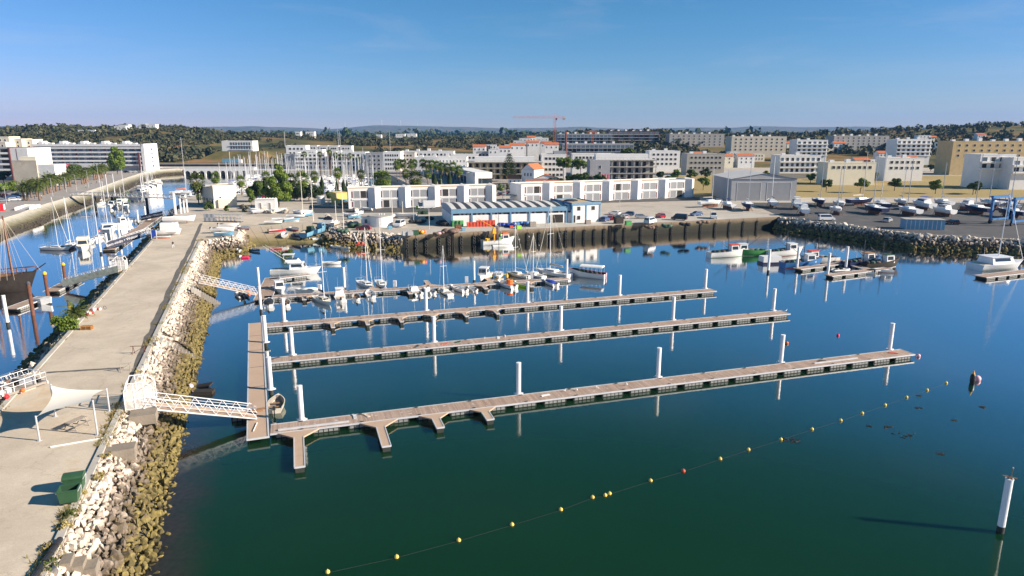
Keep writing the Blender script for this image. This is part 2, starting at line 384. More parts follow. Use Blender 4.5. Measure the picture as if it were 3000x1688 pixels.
# ---- land: causeway, yards and town in one sheet with quay faces; the promenade opposite
L2 = [(XL(-60), -60), (XR(-60), -60), (XR(169.2), 169.2), (-71, 175), (-76.5, 190), (-78, 194), (-54, 204), (-51.5, 197), (-48.5, 190), (-44, 184.5), (-36, 181.5),
      (-28, 177.6), (35.3, 200.2), (85, 217.9), (108, 179), (127, 171), (160, 150), (260, 60), (740, 60), (740, 520), (-200, 520), (-186, 484), (-92, 478), (-72, 420), (-50, 345), (-58, 297), (-112, 299), (-133, 296), (-135, 280), (-128, 268), (XL(250), 250)]
mb = MB(); mb.prism(L2, -3, Q); struct('ground', mb, 'yard_ground')
L1 = [(-110, 80), (-158, 210), (-162, 223.4), (-172, 248), (-183, 284), (-201, 337), (-221, 391), (-245, 460), (-250, 490), (-243, 505), (-238, 520), (-900, 520), (-900, 80)]
mb = MB(); mb.prism(L1, -3, Q); struct('promenade_ground', mb, 'paving')
mb = MB(); mb.prism([(-238, 506), (-186, 490), (-186, 520), (-250, 520)], -3, Q-.01); struct('river_bank', mb, 'hill_ground')
def sheet(name, poly, mt, dz=.004):
    mb = MB(); mb.add([(p[0], p[1], Q+dz) for p in poly], [tuple(range(len(poly)))]); return struct(name, mb, mt)
# concrete surface of the causeway, the yard roads
m = bpy.data.materials.new('causeway_concrete'); m.use_nodes = True
t = m.node_tree; N = t.nodes; L = t.links; b = N['Principled BSDF']; b.inputs['Roughness'].default_value = .9; b.inputs['Specular IOR Level'].default_value = .2
g = N.new('ShaderNodeNewGeometry')
n1 = N.new('ShaderNodeTexNoise'); n1.inputs['Scale'].default_value = .10; n1.inputs['Detail'].default_value = 9; n1.inputs['Roughness'].default_value = .7; L.new(g.outputs['Position'], n1.inputs['Vector'])
cr = N.new('ShaderNodeValToRGB'); e = cr.color_ramp.elements
e[0].position = .30; e[0].color = (.42, .355, .28, 1); e[1].position = .60; e[1].color = (.60, .52, .42, 1); x = e.new(.70); x.color = (.52, .36, .22, 1)
L.new(n1.outputs['Fac'], cr.inputs[0])
n2 = N.new('ShaderNodeTexNoise'); n2.inputs['Scale'].default_value = .7; n2.inputs['Detail'].default_value = 8; n2.inputs['Roughness'].default_value = .75; L.new(g.outputs['Position'], n2.inputs['Vector'])
r2 = N.new('ShaderNodeMapRange'); r2.inputs[1].default_value = .585; r2.inputs[2].default_value = .74; r2.inputs[4].default_value = .5; L.new(n2.outputs['Fac'], r2.inputs[0])
k = N.new('ShaderNodeMix'); k.data_type = 'RGBA'; k.inputs[7].default_value = (.22, .17, .125, 1); L.new(r2.outputs[0], k.inputs[0]); L.new(cr.outputs[0], k.inputs[6])
n4 = N.new('ShaderNodeTexNoise'); n4.inputs['Scale'].default_value = 9; n4.inputs['Detail'].default_value = 5; L.new(g.outputs['Position'], n4.inputs['Vector'])
m4 = N.new('ShaderNodeMapRange'); m4.inputs[1].default_value = .3; m4.inputs[2].default_value = .7; m4.inputs[3].default_value = .92; m4.inputs[4].default_value = 1.06; L.new(n4.outputs['Fac'], m4.inputs[0])
# hairline cracks
vo = N.new('ShaderNodeTexVoronoi'); vo.feature = 'DISTANCE_TO_EDGE'; vo.inputs['Scale'].default_value = .11
nw = N.new('ShaderNodeVectorMath'); nw.operation = 'MULTIPLY_ADD'; nw.inputs[1].default_value = (3, 3, 3); L.new(n2.outputs['Color'], nw.inputs[0]); L.new(g.outputs['Position'], nw.inputs[2]); L.new(nw.outputs[0], vo.inputs['Vector'])
rc = N.new('ShaderNodeMapRange'); rc.inputs[1].default_value = .0; rc.inputs[2].default_value = .006; rc.inputs[3].default_value = .68; rc.inputs[4].default_value = 1; L.new(vo.outputs['Distance'], rc.inputs[0])
mm = N.new('ShaderNodeMath'); mm.operation = 'MULTIPLY'; L.new(m4.outputs[0], mm.inputs[0]); L.new(rc.outputs[0], mm.inputs[1])
s2 = N.new('ShaderNodeVectorMath'); s2.operation = 'SCALE'; L.new(k.outputs[2], s2.inputs[0]); L.new(mm.outputs[0], s2.inputs['Scale']); L.new(s2.outputs[0], b.inputs['Base Color'])
MATS['causeway'] = m
sheet('causeway_road', [(XL(-50)+.9, -50), (XR(-50)-.9, -50), (XR(40)-1.0, 40), (XR(120)-1.0, 120), (XR(168)-1., 168), (-72.5, 174.5), (-78, 191), (-79, 196), (-57, 205.5), (-60, 212), (-97, 222), (XL(215)+.9, 215), (XL(120)+.8, 120), (XL(40)+.9, 40)], 'causeway')
# the long dark resurfaced strip down the road, irregular edges
pts = [(350, 1200), (392, 1100), (430, 1000), (475, 900), (520, 800), (555, 735), (590, 655)]
lf = []; rt = []
for i in range(46):
    f = i/45*(len(pts)-1); a = min(int(f), len(pts)-2); fr = f-a
    c = P(pts[a][0]+(pts[a+1][0]-pts[a][0])*fr, pts[a][1]+(pts[a+1][1]-pts[a][1])*fr, Q)
    w = .48 + .28*noise.noise(Vector((i*.55, 1, 0))); o2 = .25*noise.noise(Vector((i*.6, 9, 0)))
    lf.append((c.x-w+o2, c.y)); rt.append((c.x+w+o2, c.y))
mat('patch_asphalt', (.13, .12, .11), .9, .25, .8)
sheet('resurfaced_strip', rt + lf[::-1], 'patch_asphalt', .009)
c0 = P(135, 1092, Q); c1 = P(360, 1078, Q)
pl = [(c0.x+(c1.x-c0.x)*i/12, c0.y+(c1.y-c0.y)*i/12) for i in range(13)]
sheet('crossing_strip', [(x, y-.28-.12*noise.noise(Vector((i*.7, 0, 0)))) for i, (x, y) in enumerate(pl)] + [(x, y+.28+.12*noise.noise(Vector((i*.7, 5, 0)))) for i, (x, y) in list(enumerate(pl))[::-1]], 'patch_asphalt', .010)
# roads
sheet('yard_road', [tuple(P(x, y, Q).xy) for x, y in ((905, 625), (1290, 622), (1460, 604), (1530, 600), (2050, 588), (2050, 575), (1530, 586), (1465, 592), (1015, 606), (905, 604))], 'asphalt', .006)
sheet('marina_paving', [(-57, 299), (45, 300), (90, 420), (90, 518), (-91, 518), (-91, 480), (-71, 420), (-49, 345)], 'paving', .003)
sheet('dock_apron', [(-28+.2, 177.6+.3), (35.3, 200.4), (84.8, 218.1), (80, 228), (33, 208), (-31, 186)], 'concrete', .006)
sheet('promenade_road', [(-205, 240), (-218, 290), (-262, 410), (-285, 470), (-310, 470), (-300, 420), (-250, 290), (-240, 240)], 'asphalt', .006)
sheet('boatyard_apron', [(86, 217), (108, 180), (127, 172), (160, 151), (240, 90), (330, 140), (260, 262), (90, 262)], 'asphalt', .005)
mat('ochre_sand', (.56, .44, .31), .95, .12, .5, dirt=(.58, .50, .40), dscale=.5, dth=.48)
pq = [(0, 1235), (60, 1222), (120, 1212), (150, 1190), (165, 1165), (150, 1140), (128, 1135), (110, 1160), (60, 1190), (0, 1205)]
sheet('ochre_sand', [tuple(P(x, y, Q).xy) for x, y in pq], 'ochre_sand', .012)
# low kerb along both causeway edges
mb = MB()
for (fx, s_) in ((XR, -1), (XL, 1)):
    for i in range(0, 52):
        y0 = -40+i*4; y1 = y0+3.97
        if y1 > 168 and fx is XR: break
        x0 = fx(y0)+s_*.12; x1 = fx(y1)+s_*.12; w = .55*s_
        mb.add([(x0, y0, Q), (x0+w, y0, Q), (x1+w, y1, Q), (x1, y1, Q), (x0, y0, Q+.14), (x0+w, y0, Q+.14), (x1+w, y1, Q+.14), (x1, y1, Q+.14)], [(4, 5, 6, 7), (0, 4, 7, 3), (1, 2, 6, 5), (0, 1, 5, 4), (3, 7, 6, 2)])
struct('kerb', mb, 'concrete')

# ---- rocks
m = bpy.data.materials.new('riprap_stone'); m.use_nodes = True
t = m.node_tree; N = t.nodes; L = t.links; b = N['Principled BSDF']; b.inputs['Roughness'].default_value = .9; b.inputs['Specular IOR Level'].default_value = .2
g = N.new('ShaderNodeNewGeometry'); sx = N.new('ShaderNodeSeparateXYZ'); L.new(g.outputs['Position'], sx.inputs[0])
n1 = N.new('ShaderNodeTexNoise'); n1.inputs['Scale'].default_value = .9; n1.inputs['Detail'].default_value = 4; L.new(g.outputs['Position'], n1.inputs['Vector'])
ad = N.new('ShaderNodeMath'); ad.operation = 'MULTIPLY_ADD'; ad.inputs[1].default_value = 1.9; L.new(n1.outputs['Fac'], ad.inputs[0]); L.new(sx.outputs['Z'], ad.inputs[2])
a2 = N.new('ShaderNodeMath'); a2.operation = 'MULTIPLY_ADD'; a2.inputs[1].default_value = .5; L.new(g.outputs['Random Per Island'], a2.inputs[0]); L.new(ad.outputs[0], a2.inputs[2])
mr = N.new('ShaderNodeMapRange'); mr.inputs[1].default_value = .9; mr.inputs[2].default_value = 4.7; L.new(a2.outputs[0], mr.inputs[0])
cr = N.new('ShaderNodeValToRGB'); e = cr.color_ramp.elements
e[0].position = .02; e[0].color = (.035, .03, .016, 1); e[1].position = 1; e[1].color = (.66, .58, .50, 1)
for p_, c_ in ((.10, (.14, .115, .05)), (.20, (.24, .19, .065)), (.30, (.14, .115, .055)), (.38, (.23, .185, .07)), (.46, (.13, .10, .065)), (.58, (.20, .165, .13)), (.68, (.27, .22, .18)), (.76, (.60, .51, .43))):
    x = e.new(p_); x.color = (*c_, 1)
L.new(mr.outputs[0], cr.inputs[0])
n2 = N.new('ShaderNodeTexNoise'); n2.inputs['Scale'].default_value = 3.2; n2.inputs['Detail'].default_value = 8; n2.inputs['Roughness'].default_value = .7; L.new(g.outputs['Position'], n2.inputs['Vector'])
m2 = N.new('ShaderNodeMapRange'); m2.inputs[1].default_value = .3; m2.inputs[2].default_value = .7; m2.inputs[3].default_value = .6; m2.inputs[4].default_value = 1.25; L.new(n2.outputs['Fac'], m2.inputs[0])
s2 = N.new('ShaderNodeVectorMath'); s2.operation = 'SCALE'; L.new(cr.outputs[0], s2.inputs[0]); L.new(m2.outputs[0], s2.inputs['Scale']); L.new(s2.outputs[0], b.inputs['Base Color'])
bp = N.new('ShaderNodeBump'); bp.inputs['Strength'].default_value = .5; bp.inputs['Distance'].default_value = .08; L.new(n2.outputs['Fac'], bp.inputs['Height']); L.new(bp.outputs[0], b.inputs['Normal'])
MATS['riprap'] = m
mat('bank_core', (.10, .085, .065), .95, .3, 1.)
import bmesh
def rock_proto(seed, n=15):
    r = random.Random(seed); bm = bmesh.new()
    for i in range(n):
        v = Vector((r.gauss(0, 1), r.gauss(0, 1), r.gauss(0, 1))).normalized()
        v = Vector((v.x*r.uniform(.85, 1.1), v.y*r.uniform(.75, 1.), v.z*r.uniform(.6, .85))); bm.verts.new(v)
    h = bmesh.ops.convex_hull(bm, input=bm.verts)
    bmesh.ops.delete(bm, geom=[v for v in bm.verts if not v.link_faces], context='VERTS')
    bm.verts.index_update(); vs = np.array([v.co[:] for v in bm.verts]); fs = np.array([[v.index for v in f.verts] for f in bm.faces]); bm.free()
    return vs, fs
ROCKS = [rock_proto(s, 16) for s in range(8)]
ROCKME = []
for vs, fs in ROCKS:
    me = bpy.data.meshes.new('stone'); me.from_pydata(vs.tolist(), [], fs.tolist()); me.materials.append(MATS['riprap']); me.update(); ROCKME.append(me)
def mass_mesh(name, lst, mt):
    V = []; F = []; o = 0
    for (k, loc, rot, s) in lst:
        vs, fs = ROCKS[k]; M3 = np.array(rot.to_matrix()) * np.array(s)[None, :]
        V.append(vs @ M3.T + np.array(loc)); F.append(fs + o); o += len(vs)
    V = np.concatenate(V); F = np.concatenate(F)
    me = bpy.data.meshes.new(name); me.vertices.add(len(V)); me.vertices.foreach_set('co', V.ravel())
    me.loops.add(F.size); me.loops.foreach_set('vertex_index', F.ravel().astype(np.int32))
    me.polygons.add(len(F)); me.polygons.foreach_set('loop_start', np.arange(0, F.size, 3, dtype=np.int32)); me.polygons.foreach_set('loop_total', np.full(len(F), 3, dtype=np.int32))
    me.update(); me.materials.append(MATS[mt]); me.shade_flat(); return me
from mathutils import Euler
def polyat(pts, f):
    seg = [math.dist(a, b) for a, b in zip(pts[:-1], pts[1:])]; tot = sum(seg); d = f*tot
    for (a, b_, l) in zip(pts[:-1], pts[1:], seg):
        if d <= l or (a, b_) == (pts[-2], pts[-1]): k = min(1, d/l) if l else 0; return (a[0]+(b_[0]-a[0])*k, a[1]+(b_[1]-a[1])*k)
        d -= l
def bank(name, label, top, bot, size=.52, ztop=Q+.1, zbot=-.25, solo=0, frame=lambda p: True, seed=1, skip=None):
    r = random.Random(seed); root = T(name, label, 'stone bank', (0, 0, 0))
    ln = sum(math.dist(a, b) for a, b in zip(top[:-1], top[1:])); n = max(2, int(ln/2))
    mb = MB(); A = []
    for i in range(n+1):
        a = polyat(top, i/n); b_ = polyat(bot, i/n); A.append([(a[0], a[1], ztop-.5), (b_[0], b_[1], zbot-.45)])
    mb.loft(A, closed=False, caps=False); mb.build('bank_core', 'bank_core', root)
    sl = math.hypot(math.dist(polyat(top, .5), polyat(bot, .5)), ztop-zbot); rows = max(3, int(sl/(size*.86))); cols = int(ln/(size*1.02)); lst = []
    for j in range(rows+1):
        for i in range(cols):
            f = (i+.5*(j % 2)+r.uniform(-.3, .3))/cols; w = (j+r.uniform(-.28, .28))/rows
            if not 0 <= f <= 1: continue
            a = polyat(top, f); b_ = polyat(bot, f); x = a[0]+(b_[0]-a[0])*w; y = a[1]+(b_[1]-a[1])*w; z = ztop-.28+(zbot-ztop+.28)*w + r.uniform(-.1, .1)
            if skip and skip(x, y): continue
            s0 = size*r.uniform(.34, .76)*(1.6 if r.random() < .12 else 1)
            lst.append((r.randrange(8), (x, y, z), Euler((r.uniform(0, 6.28), r.uniform(0, 6.28), r.uniform(0, 6.28))), (s0*r.uniform(.9, 1.25), s0*r.uniform(.85, 1.1), s0*r.uniform(.75, 1.))))
    if solo:
        vis = sorted([q for q in lst if frame(q[1])], key=lambda q: q[1][0]**2+q[1][1]**2)[:solo]; ids = set(id(q) for q in vis)
        for (k, loc, rot, s) in vis:
            o = link('stone', ROCKME[k], root, loc); o.rotation_euler = rot; o.scale = s
        lst = [q for q in lst if id(q) not in ids]
    o = link('stone_mass', mass_mesh('stone_mass', lst, 'riprap'), root); o['kind'] = 'stuff'
    return root
def inframe(p):
    d = p[1]*_C-(p[2]-CAMZ)*_S; 
    if d <= 1: return False
    x = 1500+2000*p[0]/d; y = 844-2000*(p[1]*_S+(p[2]-CAMZ)*_C)/d
    return 0 < x < 3000 and 0 < y < 1690
STEPS = [(475, 1010), (355, 1300), (440, 820)]
def skipR(x, y):
    for (ya, yb) in ((89.0, 90.6), (126.4, 127.6)):
        if ya < y + .37*(x-XR(y)) < yb and x < XR(y)+4.1: return True
    return False
bank('riprap_bank', 'pale boulder bank with yellow weed along the right edge of the causeway', [(XR(24)+.15, 24), (XR(168)+.15, 168)], [(XR(24)+5.1, 25), (XR(90)+4.9, 91.5), (XR(163)+4.6, 165)], solo=300, frame=inframe, seed=3, skip=skipR)
bank('riprap_bank', 'short boulder bank turning the corner between the causeway end and the slipway', [(XR(167.5)+.1, 168), (-71, 174.6), (-76.2, 190), (-77.5, 193.5)], [(-70.2, 163.5), (-66.8, 173.5), (-70.0, 183.5), (-71.5, 188)], size=.85, seed=5)
bank('riprap_bank', 'shaded boulder bank on the canal side of the causeway', [(XL(50)-.1, 50), (XL(250)-.1, 250), (-128.2, 268)], [(XL(50)-5.3, 49), (XL(250)-5.3, 249), (-133.5, 266)], size=.75, seed=6, ztop=Q-.25)
bank('riprap_bank', 'dark rounded boulder mound beside the slipway', [(-54.2, 203.6), (-51.7, 197), (-48.7, 190), (-44, 184.4), (-36, 181.4), (-28.2, 178)], [(-58.5, 199), (-56.5, 193), (-53.2, 185), (-45, 175.6), (-37.5, 175), (-29, 173.4)], size=.95, seed=8)
bank('riprap_bank', 'boulder bank under the boatyard quay at the right', [(85.2, 217.5), (108, 178.8), (127, 170.8), (160, 149.8), (220, 95)], [(81.5, 213), (105, 174.5), (125.5, 166.5), (157, 145.5), (216, 91)], size=.95, seed=9)
# submerged and loose stones off the bank
for i, (x, y) in enumerate([(478, 1490), (498, 1486), (470, 1553), (493, 1565), (470, 1597), (486, 1606), (475, 1622), (455, 1643), (514, 1385), (560, 1105), (570, 1100)]):
    p = P(x, y); r_ = .18+.1*((i*37) % 5)/5
    o = link('loose_stone', ROCKME[i % 8], None, (p.x, p.y, r_*.15)); o.scale = (r_*1.3, r_, r_*.8); o.rotation_euler = (i, i*2, i*3)
    tag(o, '%s small weedy stone from the bottom edge in the shallows beside the boulders' % ORD([6, 7, 5, 4, 3, 2, 1, 0, 8, 9, 10][i]), 'stone', 'loose stones in the shallows')
# promenade wall across the canal: sloped concrete with weed, mud strip at its foot
m = bpy.data.materials.new('weedy_wall'); m.use_nodes = True
t = m.node_tree; N = t.nodes; L = t.links; b = N['Principled BSDF']; b.inputs['Roughness'].default_value = .9
g = N.new('ShaderNodeNewGeometry'); sx = N.new('ShaderNodeSeparateXYZ'); L.new(g.outputs['Position'], sx.inputs[0])
n1 = N.new('ShaderNodeTexNoise'); n1.inputs['Scale'].default_value = .6; n1.inputs['Detail'].default_value = 7; L.new(g.outputs['Position'], n1.inputs['Vector'])
ad = N.new('ShaderNodeMath'); ad.operation = 'MULTIPLY_ADD'; ad.inputs[1].default_value = 1.4; L.new(n1.outputs['Fac'], ad.inputs[0]); L.new(sx.outputs['Z'], ad.inputs[2])
mr = N.new('ShaderNodeMapRange'); mr.inputs[1].default_value = .5; mr.inputs[2].default_value = 4.2; L.new(ad.outputs[0], mr.inputs[0])
cr = N.new('ShaderNodeValToRGB'); e = cr.color_ramp.elements; e[0].color = (.055, .042, .028, 1); e[1].color = (.46, .42, .36, 1)
for p_, c_ in ((.28, (.055, .045, .03)), (.42, (.11, .095, .05)), (.60, (.20, .185, .125)), (.82, (.36, .34, .29))): x = e.new(p_); x.color = (*c_, 1)
L.new(mr.outputs[0], cr.inputs[0]); L.new(cr.outputs[0], b.inputs['Base Color'])
bp = N.new('ShaderNodeBump'); bp.inputs['Strength'].default_value = .3; L.new(n1.outputs['Fac'], bp.inputs['Height']); L.new(bp.outputs[0], b.inputs['Normal'])
MATS['weedy_wall'] = m
edge = L1[0:10]
w = T('promenade_wall', 'sloping concrete river wall with green weed below the palm promenade', 'wall')
def offs(p, q, d):
    v = Vector((q[0]-p[0], q[1]-p[1])).normalized(); return Vector((v.y, -v.x))*d
A = []
for i in range(len(edge)):
    p = edge[i]; a = edge[max(0, i-1)]; c = edge[min(len(edge)-1, i+1)]; n_ = offs(a, c, 1)
    A.append([(p[0], p[1], Q+.03), (p[0]+n_.x*3.2, p[1]+n_.y*3.2, 1.3), (p[0]+n_.x*7.6, p[1]+n_.y*7.6, -.3)])
mb = MB(); mb.loft(A, closed=False, caps=False); mb.build('wall_face', 'weedy_wall', w)
mb = MB()
for i in range(len(edge)-1):
    p, q_ = edge[i], edge[i+1]; l = math.dist(p, q_); a = ang(p, q_)
    mb.obox(((p[0]+q_[0])/2, (p[1]+q_[1])/2), l, .5, Q+.02, Q+.22, a)
mb.build('coping', 'concrete', w)
r = random.Random(4); lst = []
for i in range(1500):
    f = r.random(); j = min(int(f*(len(A)-1)), len(A)-2); fr = f*(len(A)-1)-j; h = r.uniform(0, .95)
    p1 = Vector(A[j][1]).lerp(Vector(A[j+1][1]), fr); p2 = Vector(A[j][2]).lerp(Vector(A[j+1][2]), fr); p = p1.lerp(p2, h*.8+.2); s0 = r.uniform(.2, .5)
    lst.append((r.randrange(8), tuple(p), Euler((r.random()*6, r.random()*6, r.random()*6)), (s0, s0, s0*.7)))
o = link('mud_stones', mass_mesh('mud_stones', lst, 'weedy_wall'), w); o['kind'] = 'stuff'
# slipway of concrete slabs
m = bpy.data.materials.new('slip_concrete'); m.use_nodes = True
t = m.node_tree; N = t.nodes; L = t.links; b = N['Principled BSDF']; b.inputs['Roughness'].default_value = .85
g = N.new('ShaderNodeNewGeometry'); sx = N.new('ShaderNodeSeparateXYZ'); L.new(g.outputs['Position'], sx.inputs[0])
n1 = N.new('ShaderNodeTexNoise'); n1.inputs['Scale'].default_value = .35; n1.inputs['Detail'].default_value = 7; L.new(g.outputs['Position'], n1.inputs['Vector'])
ad = N.new('ShaderNodeMath'); ad.operation = 'MULTIPLY_ADD'; ad.inputs[1].default_value = 1.6; L.new(n1.outputs['Fac'], ad.inputs[0]); L.new(sx.outputs['Z'], ad.inputs[2])
cr = N.new('ShaderNodeValToRGB'); e = cr.color_ramp.elements; e[0].position = .12; e[0].color = (.06, .055, .02, 1); e[1].position = .9; e[1].color = (.40, .34, .27, 1)
for p_, c_ in ((.25, (.17, .14, .05)), (.38, (.24, .19, .09)), (.55, (.36, .29, .2))): x = e.new(p_); x.color = (*c_, 1)
mr = N.new('ShaderNodeMapRange'); mr.inputs[2].default_value = 4.6; L.new(ad.outputs[0], mr.inputs[0]); L.new(mr.outputs[0], cr.inputs[0]); L.new(cr.outputs[0], b.inputs['Base Color'])
MATS['slip'] = m
tl, tr, br, bl = Vector((-78.2, 193.8, Q)), Vector((-53.8, 204, Q)), Vector((-49.4, 181.5, -1)), Vector((-67, 177.5, -1))
sr = T('slipway', 'weed-stained concrete slab ramp sloping into the water between two boulder banks', 'slipway', kind='structure')
mb = MB(); d_ = Vector((0, 0, -.35)); mb.add([tl+d_, tr+d_, br+d_, bl+d_], [(0, 3, 2, 1)]); mb.build('bedding', 'bank_core', sr)
nc = 9
for i in range(nc):
    for j, (v0, v1) in enumerate(((0., .30), (.303, .64), (.643, 1.))):
        a, c_ = (i+.014)/nc, (i+.986)/nc; g_ = .004
        q = [tl.lerp(tr, u).lerp(bl.lerp(br, u), v) for (u, v) in ((a, v1-g_), (c_, v1-g_), (c_, v0+g_), (a, v0+g_))]
        mb = MB(); dn = Vector((0, 0, -.25)); mb.add(q+[p+dn for p in q], [(0, 1, 2, 3), (0, 4, 5, 1), (1, 5, 6, 2), (2, 6, 7, 3), (3, 7, 4, 0)]); mb.build('slab', 'slip', sr)
# dock wall with tyre fenders
dw = T('dock_wall', 'weathered concrete dock wall with weed below and tyre fenders', 'wall')
d0, d1, d2 = Vector((-28, 177.6, 0)), Vector((35.3, 200.2, 0)), Vector((85, 217.9, 0))
m = bpy.data.materials.new('dock_concrete'); m.use_nodes = True
t = m.node_tree; N = t.nodes; L = t.links; b = N['Principled BSDF']; b.inputs['Roughness'].default_value = .9
g = N.new('ShaderNodeNewGeometry'); sx = N.new('ShaderNodeSeparateXYZ'); L.new(g.outputs['Position'], sx.inputs[0])
n1 = N.new('ShaderNodeTexNoise'); n1.inputs['Scale'].default_value = .8; n1.inputs['Detail'].default_value = 8; n1.inputs['Roughness'].default_value = .7; L.new(g.outputs['Position'], n1.inputs['Vector'])
ad = N.new('ShaderNodeMath'); ad.operation = 'MULTIPLY_ADD'; ad.inputs[1].default_value = 1.5; L.new(n1.outputs['Fac'], ad.inputs[0]); L.new(sx.outputs['Z'], ad.inputs[2])
mr = N.new('ShaderNodeMapRange'); mr.inputs[1].default_value = .4; mr.inputs[2].default_value = 4.6; L.new(ad.outputs[0], mr.inputs[0])
cr = N.new('ShaderNodeValToRGB'); e = cr.color_ramp.elements; e[0].color = (.02, .018, .012, 1); e[1].color = (.28, .22, .155, 1)
for p_, c_ in ((.25, (.018, .017, .011)), (.52, (.035, .034, .018)), (.66, (.11, .085, .055)), (.84, (.24, .18, .125))): x = e.new(p_); x.color = (*c_, 1)
L.new(mr.outputs[0], cr.inputs[0]); L.new(cr.outputs[0], b.inputs['Base Color']); MATS['dock_concrete'] = m
mb = MB()
for a, c_ in ((d0, d1), (d1, d2)):
    v = (c_-a).normalized(); n_ = Vector((v.y, -v.x, 0))
    mb.add([a+n_*.25+Vector((0, 0, -1)), c_+n_*.25+Vector((0, 0, -1)), c_+n_*.25+Vector((0, 0, Q+.02)), a+n_*.25+Vector((0, 0, Q+.02)), c_-n_*.3+Vector((0, 0, Q+.02)), a-n_*.3+Vector((0, 0, Q+.02))], [(0, 1, 2, 3), (3, 2, 4, 5)])
mb.build('wall_face', 'dock_concrete', dw)
v = (d1-d0).normalized(); n_ = Vector((v.y, -v.x, 0))
mb = MB(); mb.torus((0, 0, 0), .33, .15, (n_.x, n_.y, 0)); TYRE = mb.mesh('tyre', 'tyre_worn', True)
mb = MB(); mb.tube((0, 0, 0), (0, 0, -1.1), .03); CHAIN = mb.mesh('chain', 'rust')
TX = [1187, 1214, 1243, 1282, 1310, 1347, 1385, 1399, 1545, 1580, 1613, 1641, 1660, 1685, 1716, 1746, 1776, 1813, 1838]
pos = []
for x in TX:
    y = 700+(x-1187)*(-.043); a = P(x, y, 2.2); pos.append((a-d0).dot(v))
dd = (d2-d1).normalized(); pos += [(d1-d0).length+3+5.2*i for i in range(9)]
for s_ in pos:
    c_ = d0+v*s_+n_*.42
    for k_, z in enumerate((2.15, 1.35, .55)):
        link('tyre', TYRE, dw, (c_.x, c_.y, z))
    link('chain', CHAIN, dw, (c_.x-n_.x*.1, c_.y-n_.y*.1, Q-.05))
for s_ in (31.3*0+12.5, 60):
    mb = MB()
    for k_ in (-.45, 0, .45): c_ = d0+v*(s_+k_)+n_*.35; mb.tube((c_.x, c_.y, -.8), (c_.x, c_.y, Q-.1), .1, n=6)
    mb.build('fender_post', 'timber_dark', dw)
# ---- haze
mh = bpy.data.materials.new('haze_air'); mh.use_nodes = True; t = mh.node_tree
for n_ in list(t.nodes):
    if n_.type == 'BSDF_PRINCIPLED': t.nodes.remove(n_)
pv = t.nodes.new('ShaderNodeVolumePrincipled'); pv.inputs['Color'].default_value = (.17, .48, 1, 1); pv.inputs['Density'].default_value = 6.5e-5; pv.inputs['Anisotropy'].default_value = 0.
t.links.new(pv.outputs[0], t.nodes['Material Output'].inputs['Volume'])
MATS['haze'] = mh
mb = MB(); mb.box(-11500, -120, -4.5, 11500, 9800, 260); o = mb.build('haze', 'haze'); o['kind'] = 'stuff'
# ================================================================== vegetation
def raw_mesh(name, V, F, mt):
    V = np.asarray(V, dtype=np.float64); F = np.asarray(F, dtype=np.int32); k = F.shape[1]
    me = bpy.data.meshes.new(name); me.vertices.add(len(V)); me.vertices.foreach_set('co', V.ravel())
    me.loops.add(F.size); me.loops.foreach_set('vertex_index', F.ravel())
    me.polygons.add(len(F)); me.polygons.foreach_set('loop_start', np.arange(0, F.size, k, dtype=np.int32)); me.polygons.foreach_set('loop_total', np.full(len(F), k, dtype=np.int32))
    me.update(); me.materials.append(MATS[mt]); return me
def leaves(centres, n, size, rg):
    """n leaf quads on the shells of ellipsoids (cx,cy,cz,rx,ry,rz)"""
    C_ = np.array(centres); w = (C_[:, 3]*C_[:, 4]*C_[:, 5])**(2/3.); idx = rg.choice(len(C_), n, p=w/w.sum())
    d = rg.normal(size=(n, 3)); d /= np.linalg.norm(d, axis=1)[:, None]
    rr = rg.uniform(.55, 1.08, n)[:, None]
    pos = C_[idx, :3] + d*rr*C_[idx, 3:6]
    a = rg.normal(size=(n, 3)); a /= np.linalg.norm(a, axis=1)[:, None]
    nn = d + .7*a; nn /= np.linalg.norm(nn, axis=1)[:, None]
    t1 = np.cross(nn, rg.normal(size=(n, 3))); t1 /= np.linalg.norm(t1, axis=1)[:, None]; t2 = np.cross(nn, t1)
    s = size*rg.uniform(.6, 1.3, n)[:, None]
    V = np.stack([pos-t1*s, pos-t2*s*.6, pos+t1*s, pos+t2*s*.6], 1).reshape(-1, 3)
    return V, np.arange(4*n).reshape(n, 4)
def tree(name, label, cat, loc, ells, n, lsize, lm, trunk=.2, th=2., limbs=5, seed=1, group=None):
    rg = np.random.default_rng(seed); r = random.Random(seed)
    root = T(name, label, cat, loc, group=group)
    sub = []
    for (cx, cy, cz, rx, ry, rz) in ells:                 # break every lobe into clumps
        for _ in range(9):
            d = rg.normal(size=3); d /= np.linalg.norm(d)
            sub.append((cx+d[0]*rx*.62, cy+d[1]*ry*.62, cz+d[2]*rz*.62, rx*r.uniform(.3, .5), ry*r.uniform(.3, .5), rz*r.uniform(.28, .48)))
    V, F = leaves(sub, n, lsize, rg); link('crown', raw_mesh('crown', V, F, lm), root)
    mb = MB(); mb.tube((0, 0, -.2), (0, 0, th), trunk, trunk*.7, 7)
    for i in range(limbs):
        e_ = sub[r.randrange(len(sub))]; mb.tube((0, 0, th*.8), (e_[0]*.8, e_[1]*.8, e_[2]), trunk*.45, trunk*.12, 5)
    mb.build('trunk', 'trunk_bark', root); return root
